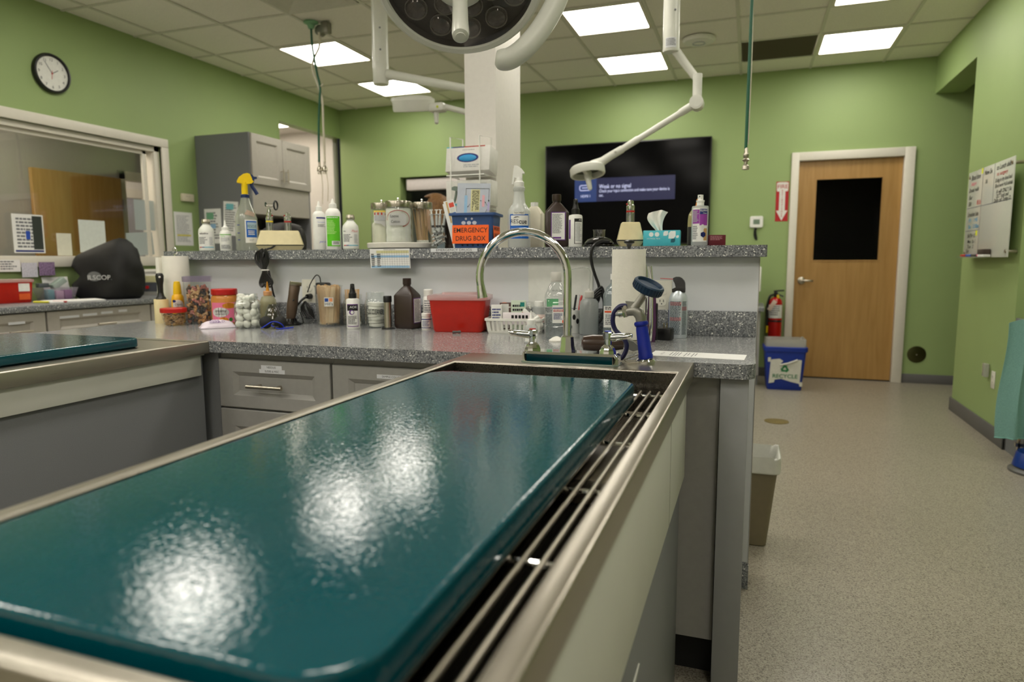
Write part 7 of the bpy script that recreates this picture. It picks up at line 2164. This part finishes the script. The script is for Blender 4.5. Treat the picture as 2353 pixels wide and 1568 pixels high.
t = thing('sensor_box', 'small cream sensor box on the wall left of the grey cabinet', 'sensor', (XL, 4.79, 1.743), LF)
part('case', MB().bbox(-.068, .068, -.03, 0, -.034, .034, .008), mat('sensor_cream', (216, 208, 184), .4), t)
part('vents', MB().box(-.03, -.01, -.0306, -.03, .008, .012).box(0, .02, -.0306, -.03, .008, .012), mat('sensor_slot', (170, 160, 140), .5), t, smooth=False)
def notice(label, loc, rz, w_, h_, rows, seed, hl=False, col='paper', tint=None, tilt=0):
    t = thing('paper_notice', label, 'notice', loc, rz)
    mt = Matrix.Rotation(R(tilt), 4, 'Y')
    part('sheet', MB().box(-w_ / 2, w_ / 2, -.0008, 0, -h_ / 2, h_ / 2, mt), col, t, smooth=False)
    if rows:
        part('print', lines_mb(-w_ * .38, w_ * .38, -h_ * .4, h_ * .4, rows, seed).xf(mt @ Matrix.Translation((0, -.0012, 0))), 'light_ink' if hl else 'grey_ink', t, smooth=False)
    if hl:
        part('highlight', MB().box(-w_ * .38, w_ * .38, -.0014, -.001, -h_ * .22, -h_ * .17, mt), mat('hl_yellow', (226, 216, 110), .6), t, smooth=False)
    for x0, x1, z0, z1, c in (tint or []):
        part('picture', MB().box(x0, x1, -.0016, -.001, z0, z1, mt), c, t, smooth=False)
    return t
notice('printed notice with a yellow highlight on the green wall', (XL + .001, 4.742, 1.468), LF, .205, .292, 22, 4, True)
tg = mat('tint_green', (120, 176, 140), .6)
tc_ = mat('tint_cyan', (120, 196, 206), .6)
notice('notice with a green picture on the cabinet side', (-4.60, 4.9295, 1.497), 0, .188, .31, 10, 6, False, 'paper', [(-.07, .01, .06, .12, tg), (-.03, .03, -.02, .02, 'node_blue')])
notice('notice with a turquoise heading on the cabinet side', (-4.40, 4.9295, 1.56), 0, .162, .30, 12, 7, False, 'paper', [(-.05, .03, .08, .13, tc_)], tilt=4)

ct = thing('tall_cabinet', 'tall grey wall cabinet with two shaker doors over an open niche', 'cabinet', (0, 0, 0), LF)
def lbox(y0, y1, x0, x1, z0, z1):      # world y range, world x range
    return MB().box(y0, y1, -x1, -x0, z0, z1)
part('side', lbox(4.93, 4.95, XL, -4.165, 0, 2.30), 'dark_grey_panel', ct, smooth=False)
part('side', lbox(5.76, 5.78, XL, -4.165, 0, 2.30), 'dark_grey_panel', ct, smooth=False)
part('carcass', lbox(4.95, 5.76, XL, -4.175, 1.60, 2.30), 'cabinet_light', ct, smooth=False)
part('fascia', lbox(4.95, 5.76, -4.175, -4.165, 1.60, 1.855), 'cabinet_light', ct, smooth=False)
for nm, a in (('shelf', (4.95, 5.76, XL, -4.175, 1.28, 1.30)), ('shelf', (4.95, 5.76, XL, -4.175, .92, .94))):
    part(nm, lbox(*a), 'grey_cabinet', ct, smooth=False)
part('back', lbox(4.95, 5.76, XL, XL + .012, .94, 1.60), 'dark_grey_panel', ct, smooth=False)
part('base', lbox(4.95, 5.76, XL, -4.175, 0, .92), 'grey_cabinet', ct, smooth=False)
for y0, y1, hy in ((4.945, 5.355, 5.325), (5.360, 5.775, 5.392)):
    d_ = shaker(ct, 'door', y0, y1, 1.86, 2.295, 4.146, 'cabinet_light', .062)
    h_ = MB().cyl((hy, 4.114, 1.90), (hy, 4.114, 2.03), .006, n=10)
    for z in (1.925, 2.005):
        h_.cyl((hy, 4.15, z), (hy, 4.114, z), .0045, n=8)
    part('handle', h_, 'nickel', d_)
for k, (y, w_, h_, c) in enumerate(((5.05, .07, .2, (180, 150, 110)), (5.16, .06, .16, (200, 196, 186)), (5.60, .09, .18, (150, 90, 40)), (5.69, .05, .22, (90, 90, 104)))):
    single('file_box', MB().bbox(-.12, .12, -w_ / 2, w_ / 2, 0, h_, .003), mat('file_%d' % k, c, .6), ['tan file box in the cabinet niche', 'pale file box in the cabinet niche', 'orange-brown file box in the cabinet niche', 'slate file box in the cabinet niche'][k], 'file box', (-4.35, y, 1.301))

lc = thing('side_worktop', 'speckled grey worktop along the left wall under the window', 'worktop', (0, 0, 0))
part('top', MB().bbox(XL, -4.15, .8, 4.925, .876, .914, .004), 'laminate_edge', lc)
def side_cab(y0, y1, label, hy, stickers, dz=.70):
    c = thing('base_cabinet', label, 'cabinet', (0, 0, 0), LF)
    part('body', lbox(y0, y1, XL + .022, -4.19, .1, .876), 'grey_cabinet', c, smooth=False)
    part('kick', lbox(y0, y1, XL + .022, -4.26, 0, .1), 'dark_grey_panel', c, smooth=False)
    d_ = shaker(c, 'drawer', y0 + .004, y1 - .004, dz, .868, 4.17, 'cabinet_light', .075, rail_z=.05)
    bar_handle(d_, hy, .762, 4.176, .14)
    for (a, b2, z) in stickers:
        sticker(d_, '', (a + b2) / 2, z, 4.17, b2 - a, .016, 0)
    d_ = shaker(c, 'door', y0 + .004, (y0 + y1) / 2 - .002, .11, .692, 4.17, 'cabinet_light', .06)
    d_ = shaker(c, 'door', (y0 + y1) / 2 + .002, y1 - .004, .11, .692, 4.17, 'cabinet_light', .06)
    return c
side_cab(2.36, 3.012, 'grey drawer cabinet under the red box on the left wall', 2.84, [(2.78, 2.88, .815)])
side_cab(3.018, 3.80, 'wide grey drawer cabinet under the black hood', 3.42, [(3.10, 3.235, .826), (3.26, 3.365, .83), (3.395, 3.485, .834), (3.53, 3.60, .838)])
side_cab(3.806, 4.92, 'grey drawer cabinet hidden beyond the paper towels', 4.3, [])

ZK = .9143
t = sharps('sharps_container', 'red sharps box with white label on the left wall worktop', -4.60, 3.10, ZK, R(80), .10, .112, .06, .066, .150)
part('label', MB().box(.02, .085, -.0655, -.0645, .075, .13), 'label_paper', t)
part('label', MB().box(.02, .085, -.0645, -.0635, .02, .06), mat('bio_orange', (220, 90, 30), .5), t)
t = thing('supply_tray', 'clear tray of supplies beside the red sharps box', 'tray', (-4.62, 3.42, ZK), R(80))
part('tray', MB().loft(rr_loft([(.09, .07, .01, .001), (.112, .09, .012, .085), (.116, .094, .012, .088)], 4), True, False), clear('tray_lilac', (226, 218, 230), .1, body=.3, bcol=(206, 196, 214)), t)
for k, (x, w_, h_, c) in enumerate(((-.06, .04, .07, (30, 140, 150)), (-.01, .05, .06, (200, 160, 190)), (.045, .05, .065, (150, 90, 150)))):
    single('supply_pack', MB().bbox(-w_ / 2, w_ / 2, -.03, .03, 0, h_, .003), mat('pack_%d' % k, c, .5), ['turquoise pack in the clear tray', 'pink pack in the clear tray', 'violet pack in the clear tray'][k], 'pack', (-4.60 + .01 * k, 3.36 + .055 * k, ZK + .006), R(80))
single('slide_box', MB().bbox(-.05, .05, -.03, .03, 0, .04, .004, Matrix.Translation((0, 0, .09)) @ Matrix.Rotation(R(-35), 4, 'Y')), mat('slide_grey', (168, 186, 176), .5), 'pale slide box tilted on top of the clear tray', 'box', (-4.64, 3.47, ZK + .01), R(80))
single('small_gauge', MB().bbox(-.035, .035, -.02, .02, 0, .03, .004), mat('gauge_dark', (86, 92, 96), .4), 'small dark gauge on the back edge of the clear tray', 'gauge', (-4.66, 3.36, ZK + .09), R(80))

# black fabric hood over a microscope
bag = MB()
rings = []
rnb = random.Random(9)
for xa, xb, dp, z in ((-4.66, -4.22, .13, 0), (-4.70, -4.19, .15, .03), (-4.71, -4.185, .16, .10), (-4.66, -4.18, .155, .14), (-4.63, -4.18, .15, .165), (-4.67, -4.178, .15, .21), (-4.70, -4.182, .145, .26), (-4.715, -4.20, .135, .315), (-4.718, -4.215, .12, .36), (-4.712, -4.24, .09, .40), (-4.70, -4.27, .05, .43), (-4.66, -4.31, .015, .44)):
    cx, hx = (xa + xb) / 2, (xb - xa) / 2
    rg = []
    for i in range(28):
        a = 2 * PI * i / 28
        c_, s_ = math.cos(a), math.sin(a)
        k = 1 + .035 * math.sin(5 * a + z * 30) + .02 * math.sin(9 * a - z * 50)
        vx = cx + hx * math.copysign(abs(c_) ** .7, c_) * k
        rg.append(Vector((vx, dp * math.copysign(abs(s_) ** .7, s_) * k, z - max(0, z - .2) / .24 * .12 * max(0, min(1, (-4.30 - vx) / .40)))))
    rings.append(rg)
t = thing('microscope_hood', 'slumped black fabric hood over a microscope', 'cover', (0, 3.70, ZK))
bag.loft(rings)
part('hood', bag, mat('hood_black', (15, 15, 15), .65, var=.1, bump=.3, bscale=80), t, angle=70)
mh = Matrix.Translation((-4.33, -.168, .155)) @ Matrix.Rotation(R(30), 4, 'Z')
part('emblem', MB().prism(ov(-.03, .01, .045, .034, 24), 0, .001, mh @ Matrix.Rotation(R(90), 4, 'X')), mat('hood_grey', (110, 112, 112), .7), t, smooth=False)
part('lettering', text_mb('ILSCOPE', .045, .17, bold=.01).xf(mh @ Matrix.Translation((.012, -.004, .0))), mat('hood_white', (196, 196, 196), .7), t, smooth=False)

t = thing('centrifuge', 'grey bench centrifuge with red and black knobs', 'centrifuge', (-4.55, 4.22, ZK), R(38))
part('body', MB().loft(rr_loft([(.13, .12, .02, 0), (.135, .125, .02, .01), (.13, .12, .02, .15), (.11, .10, .02, .175)], 4)), mat('centri_grey', (196, 194, 186), .4), t)
part('lid', MB().loft(rr_loft([(.115, .105, .02, .175), (.115, .105, .02, .19), (.08, .075, .03, .205)], 4)), 'centri_grey', t)
part('panel', MB().box(-.10, .10, -.1275, -.124, .03, .10), mat('centri_panel', (84, 88, 96), .4), t)
part('knob', MB().cyl((-.045, -.127, .065), (-.045, -.145, .065), .013, n=16), 'button_red', t)
part('knob', MB().cyl((.045, -.127, .065), (.045, -.15, .065), .015, n=16), 'black_plastic', t)
part('label', MB().box(-.06, .02, -.1262, -.1245, .105, .155), 'node_cream', t)

single('highlighter', MB().cyl((0, 0, .007), (.1, .03, .007), .007, n=10), mat('hl_body', (226, 220, 60), .4), 'yellow highlighter before the red sharps box', 'marker', (-4.42, 3.12, ZK))
single('marker_pen', MB().cyl((0, 0, .006), (.08, .035, .006), .006, n=10), mat('mk_red2', (180, 40, 40), .4), 'red marker lying next to the yellow highlighter', 'marker', (-4.34, 3.19, ZK))
t = single('paper_stack', MB().loft([ring([(-.16, -.11), (.17, -.12), (.18, .10), (-.15, .11)], 0), ring([(-.165, -.108), (.165, -.122), (.182, .10), (-.152, .112)], .010)]), 'paper', 'loose white papers lying before the black hood', 'paper', (-4.35, 3.33, ZK), R(70))
single('curled_sheet', MB().loft([[Vector((-.09 + .18 * i / 10, .02 * math.sin(i / 10 * PI) + d, z)) for i in range(11)] + [Vector((.09 - .18 * i / 10, .02 * math.sin((10 - i) / 10 * PI) + d + .001, z)) for i in range(11)] for d, z in ((0, 0), (.012, .08), (.03, .16))]), 'paper', 'curled printed sheet leaning behind the clear tray', 'paper', (-4.70, 3.50, ZK), R(84))

# papers on the window and along its sill
gX = XL - .058
notice('glossy flyer with a dark photo taped to the window', (gX, 3.405, 1.38), LF, .22, .27, 9, 3, False, 'paper', [(.03, .1, -.11, .125, mat('flyer_dark', (50, 56, 52), .5)), (-.1, .1, -.128, -.115, 'navy_ink'), (-.02, .01, -.04, .02, mat('flyer_blue', (40, 80, 180), .5))])
notice('small blank cream card standing on the window sill', (gX, 3.663, 1.31), LF, .115, .164, 0, 1, False, mat('card_cream', (224, 222, 204), .6))
notice('blank white sheet taped to the window above the black hood', (gX, 3.898, 1.377), LF, .223, .245, 0, 1, False, mat('sheet_pale', (218, 224, 218), .6))
notice('pale sheet taped high at the window end', (gX, 4.393, 1.568), LF, .2, .25, 0, 1, False, clear('sheet_thin', (222, 232, 234), .02, rough=.4, body=.7, bcol=(204, 214, 214)))
notice('pale sheet taped low at the window end', (gX, 4.33, 1.328), LF, .26, .19, 0, 1, False, 'sheet_thin', tilt=-4)
notice('handwritten card hanging from the window sill', (XL + .032, 3.19, 1.157), LF, .15, .08, 4, 5)
notice('pale cytology print hanging from the window sill', (XL + .034, 3.325, 1.127), LF, .11, .1, 0, 1, False, mat('cyto_pale', (206, 204, 216), .5, var=.2, scale=120))
notice('purple cytology print hanging from the window sill', (XL + .0345, 3.448, 1.133), LF, .115, .095, 0, 1, False, mat('cyto_purple', (140, 116, 150), .5, var=.55, scale=110))
single('desk_folder', MB().bbox(-.1, .1, -.22, .22, 0, .03, .004), mat('folder_blue', (70, 130, 180), .5), 'blue folder lying behind the window glass', 'folder', (-5.08, 3.72, 1.19), 0.1)
single('office_counter', MB().bbox(-5.5, XL - T - .002, 2.6, 4.4, 1.15, 1.19, .004), 'white_laminate', 'white counter behind the window glass', 'counter')
bpy.data.objects['office_counter']['label'] = 'white counter shelf behind the long window glass'

# ------------------------------------------------------------------ glove rack on the column
t = thing('glove_rack', 'white wire rack on the column holding glove boxes', 'rack', (0, 0, 0))
wire = []
for x in (-1.428, -1.272):
    part('upright', MB().tube([(x, 3.296, 1.66), (x, 3.296, 1.80), (x, 3.14, 1.785), (x, 3.14, 1.30), (x, 3.296, 1.28)], .0035, 8), 'white_plastic', t)
for z in (1.60, 1.44, 1.30):
    part('shelf_wire', MB().tube([(-1.45, 3.296, z), (-1.45, 3.14, z), (-1.25, 3.14, z), (-1.25, 3.296, z)], .003, 8), 'white_plastic', t)
    part('shelf_wire', MB().tube([(-1.45, 3.22, z), (-1.25, 3.22, z)], .003, 8), 'white_plastic', t)
for k, (z, lb) in enumerate(((1.604, 'tilted white glove box with blue gloves showing, top of the rack'), (1.444, 'white glove box in the middle of the rack, mostly behind the chart'))):
    g = thing('glove_box', lb, 'box', (-1.345, 3.215, z), 0)
    tm3 = Matrix.Translation((0, 0, .062)) @ Matrix.Rotation(R(-10 if k == 0 else 0), 4, 'X') @ Matrix.Translation((0, 0, -.055))
    part('carton', MB().bbox(-.118, .118, -.055, .055, 0, .125, .002, tm3), mat('glove_white', (226, 224, 220), .5), g)
    if k == 0:
        part('opening', MB().prism(ov(0, .066, .058, .023, 28), 0, .0008, tm3 @ Matrix.Translation((0, -.0551, 0)) @ Matrix.Rotation(R(90), 4, 'X')), 'navy_ink', g, smooth=False)
        gl = MB().sphere((0, 0, 0), 1, 10).xf(tm3 @ Matrix.Translation((0, -.052, .065)) @ Matrix.Diagonal((.053, .009, .019, 1)))
        part('glove', gl, mat('glove_blue', (40, 150, 210), .5, bump=.5, bscale=60), g, 'bright blue gloves')
        for xa, xb, c in ((-.117, -.085, 'cyan_ink'), (-.085, -.02, 'navy_ink'), (-.02, .09, 'red_ink')):
            part('stripe', MB().box(xa, xb, -.0558, -.055, .119, .124, tm3), c, g, smooth=False)
        part('print', lines_mb(-.03, .04, .1, .108, 1, 4).xf(tm3 @ Matrix.Translation((0, -.0556, 0))), 'light_ink', g, smooth=False)
        part('print', lines_mb(-.02, .09, .014, .032, 2, 5).xf(tm3 @ Matrix.Translation((0, -.0556, 0))), 'light_ink', g, smooth=False)
    else:
        part('stripe', MB().box(-.117, .117, -.0558, -.055, .002, .012, tm3), 'cyan_ink', g, smooth=False)
        part('print', lines_mb(.07, .11, .03, .11, 7, 5).xf(tm3 @ Matrix.Translation((0, -.0556, 0))), 'light_ink', g, smooth=False)

# ------------------------------------------------------------------ two people behind the bar
def skin_mesh(name, joints, edges, m, parent, root, sub=2):
    names = list(joints)
    me = bpy.data.meshes.new(name)
    me.from_pydata([joints[k][0] for k in names], [(names.index(a), names.index(b)) for a, b in edges], [])
    o = bpy.data.objects.new(name, me)
    COL.objects.link(o)
    o.modifiers.new('skin', 'SKIN')
    o.modifiers['skin'].use_smooth_shade = True
    lay = me.skin_vertices[0].data
    for i, k in enumerate(names):
        r_ = joints[k][1]
        lay[i].radius = (r_, r_) if not isinstance(r_, tuple) else r_
        lay[i].use_root = (k == root)
    s = o.modifiers.new('sub', 'SUBSURF')
    s.levels = s.render_levels = sub
    dg = bpy.context.evaluated_depsgraph_get()
    m2 = bpy.data.meshes.new_from_object(o.evaluated_get(dg))
    bpy.data.objects.remove(o)
    m2.name = name
    m2.shade_smooth()
    m2.materials.clear()
    m2.materials.append(m)
    o2 = bpy.data.objects.new(name, m2)
    COL.objects.link(o2)
    o2.parent = parent
    return o2
def person(label, loc, rz, seated, skinc, hairc, shirtc, pantc, nod, hairlen, hv=0.0):
    t = thing('person', label, 'person', loc, rz)
    hip = .56 if seated else .88
    sk = mat('skin_' + label[:6], skinc, .5, sss=.15)
    J = {'pelvis': ((0, 0, hip), .10), 'waist': ((0, 0, hip + .16), (.105, .08)), 'chest': ((0, -.01, hip + .34), (.13, .09)), 'neckb': ((0, -.005, hip + .46), .058), 'neck': ((0, -.015, hip + .53), .048)}
    E_ = [('pelvis', 'waist'), ('waist', 'chest'), ('chest', 'neckb'), ('neckb', 'neck')]
    hz = hip + .53
    hx = -.02 - .03 * nod
    J.update({'jaw': ((0, hx - .005, hz + .05), (.05, .055)), 'face': ((0, hx, hz + .11), (.068, .082)), 'crown': ((0, hx + .012, hz + .175), (.066, .078)), 'topp': ((0, hx + .015, hz + .21), .045)})
    E_ += [('neck', 'jaw'), ('jaw', 'face'), ('face', 'crown'), ('crown', 'topp')]
    for s, n in ((-1, 'l'), (1, 'r')):
        J.update({'sh' + n: ((s * .17, 0, hip + .42), .055), 'el' + n: ((s * .215, -.05, hip + .17), .042), 'wr' + n: ((s * .16, -.25, hip + .16), .028), 'pa' + n: ((s * .14, -.31, hip + .16), (.034, .016))})
        E_ += [('chest', 'sh' + n), ('sh' + n, 'el' + n), ('el' + n, 'wr' + n), ('wr' + n, 'pa' + n)]
        for q in range(4):
            fx = s * (.14 + (q - 1.5) * .017)
            J['f%d%s' % (q, n)] = ((fx, -.355 + .006 * abs(q - 1), hip + .155), .0085)
            J['g%d%s' % (q, n)] = ((fx, -.385 + .01 * abs(q - 1), hip + .135), .0075)
            E_ += [('pa' + n, 'f%d%s' % (q, n)), ('f%d%s' % (q, n), 'g%d%s' % (q, n))]
        J['th' + n] = ((s * .105, -.315, hip + .165), .0095)
        J['tt' + n] = ((s * .085, -.345, hip + .155), .0085)
        E_ += [('wr' + n, 'th' + n), ('th' + n, 'tt' + n)]
        if seated:
            J.update({'hi' + n: ((s * .09, -.03, hip - .02), .085), 'kn' + n: ((s * .11, -.43, hip - .03), .058), 'an' + n: ((s * .11, -.40, .09), .04), 'to' + n: ((s * .12, -.55, .035), .035)})
        else:
            J.update({'hi' + n: ((s * .09, 0, hip - .06), .085), 'kn' + n: ((s * .095, -.01, .48), .056), 'an' + n: ((s * .095, .01, .09), .04), 'to' + n: ((s * .11, -.13, .035), .035)})
        E_ += [('pelvis', 'hi' + n), ('hi' + n, 'kn' + n), ('kn' + n, 'an' + n), ('an' + n, 'to' + n)]
    body = skin_mesh('body', J, E_, sk, t, 'pelvis')
    J2 = {k: (J[k][0], tuple(v + .014 for v in (J[k][1] if isinstance(J[k][1], tuple) else (J[k][1],) * 2))) for k in ('pelvis', 'waist', 'chest', 'neckb', 'shl', 'shr')}
    for n in 'lr':
        a, b2 = Vector(J['sh' + n][0]), Vector(J['el' + n][0])
        J2['sl' + n] = (tuple(a.lerp(b2, .75)), .064)
    skin_mesh('scrub_top', J2, [('pelvis', 'waist'), ('waist', 'chest'), ('chest', 'neckb'), ('chest', 'shl'), ('chest', 'shr'), ('shl', 'sll'), ('shr', 'slr')], mat('top_' + label[:6], shirtc, .8), t, 'pelvis')
    J3 = {k: (J[k][0], (J[k][1] if not isinstance(J[k][1], tuple) else J[k][1][0]) + .014) for k in ('pelvis', 'hil', 'hir', 'knl', 'knr', 'anl', 'anr')}
    skin_mesh('trousers', J3, [('pelvis', 'hil'), ('pelvis', 'hir'), ('hil', 'knl'), ('hir', 'knr'), ('knl', 'anl'), ('knr', 'anr')], mat('pant_' + label[:6], pantc, .8), t, 'pelvis')
    hm_ = mat('hair_' + label[:6], hairc, .6, var=.25, scale=90, bump=.8, bscale=130)
    hr = MB()
    cz_ = hz + .15
    rgs = []
    for j in range(12):
        v = j / 11
        z = cz_ + .098 * math.cos(PI * v * .5) if v < .5 else None
        ang = PI * v * .62
        rr = math.sin(ang)
        zz = cz_ + .1 * math.cos(ang) - max(0, v - .75) * hairlen * 4
        rg = []
        for i in range(22):
            a = 2 * PI * i / 22
            fr = max(0, -math.sin(a))
            cut = .0 if v < .45 else fr * .05
            k = 1 + .05 * math.sin(6 * a + j)
            rg.append(Vector((rr * (.088 + hairlen * hv) * math.cos(a) * k, hx + .012 + rr * (.105 + hairlen * hv) * math.sin(a) * k + cut * 1.1, zz + (.03 * fr if v > .5 else 0))))
        rgs.append(rg)
    hr.loft(rgs, True, True)
    part('hair', hr, hm_, t, angle=80)
    fy_ = hx - .078
    for s in (-1, 1):
        part('eye', MB().sphere((s * .03, fy_ + .006, hz + .115), .011, 8), 'white_plastic', body)
        part('ear', MB().sphere((s * .074, hx + .01, hz + .10), .022, 8, 1.3, .4, .8), sk, body)
    part('nose', MB().sphere((0, fy_ - .006, hz + .088), .014, 8, 1.6, .8, 1.0), sk, body)
    part('mouth', MB().sphere((0, fy_ + .006, hz + .055), .018, 8, .3, 1.1, .5), mat('lip', (170, 100, 90), .5), body)
    return t
person('dark-haired person seated behind the bar beyond the wide charger', (-2.42, 3.10, .05), R(160), True, (150, 105, 82), (20, 17, 16), (60, 70, 92), (50, 52, 60), 0.2, .12, .35)
person('brown-haired person standing beyond the turntable jars', (-1.85, 3.92, -.06), R(-62), False, (206, 160, 132), (136, 98, 58), (90, 110, 120), (60, 62, 70), 1.0, .10)
t = thing('work_stool', 'grey stool under the seated person', 'stool', (-2.42, 3.10, 0))
part('seat', MB().lathe([(.16, .43), (.18, .44), (.18, .49), (.16, .505), (.001, .507)], 32), 'dark_grey_panel', t)
part('column', MB().cyl((0, 0, .05), (0, 0, .44), .025, n=14), 'chrome', t)
for k in range(5):
    a = 2 * PI * k / 5
    part('leg', MB().tube([(0, 0, .09), (.22 * math.cos(a), .22 * math.sin(a), .05)], .014, 8), 'black_plastic', t)
    part('caster', MB().sphere((.23 * math.cos(a), .23 * math.sin(a), .025), .025, 8), 'black_plastic', t)
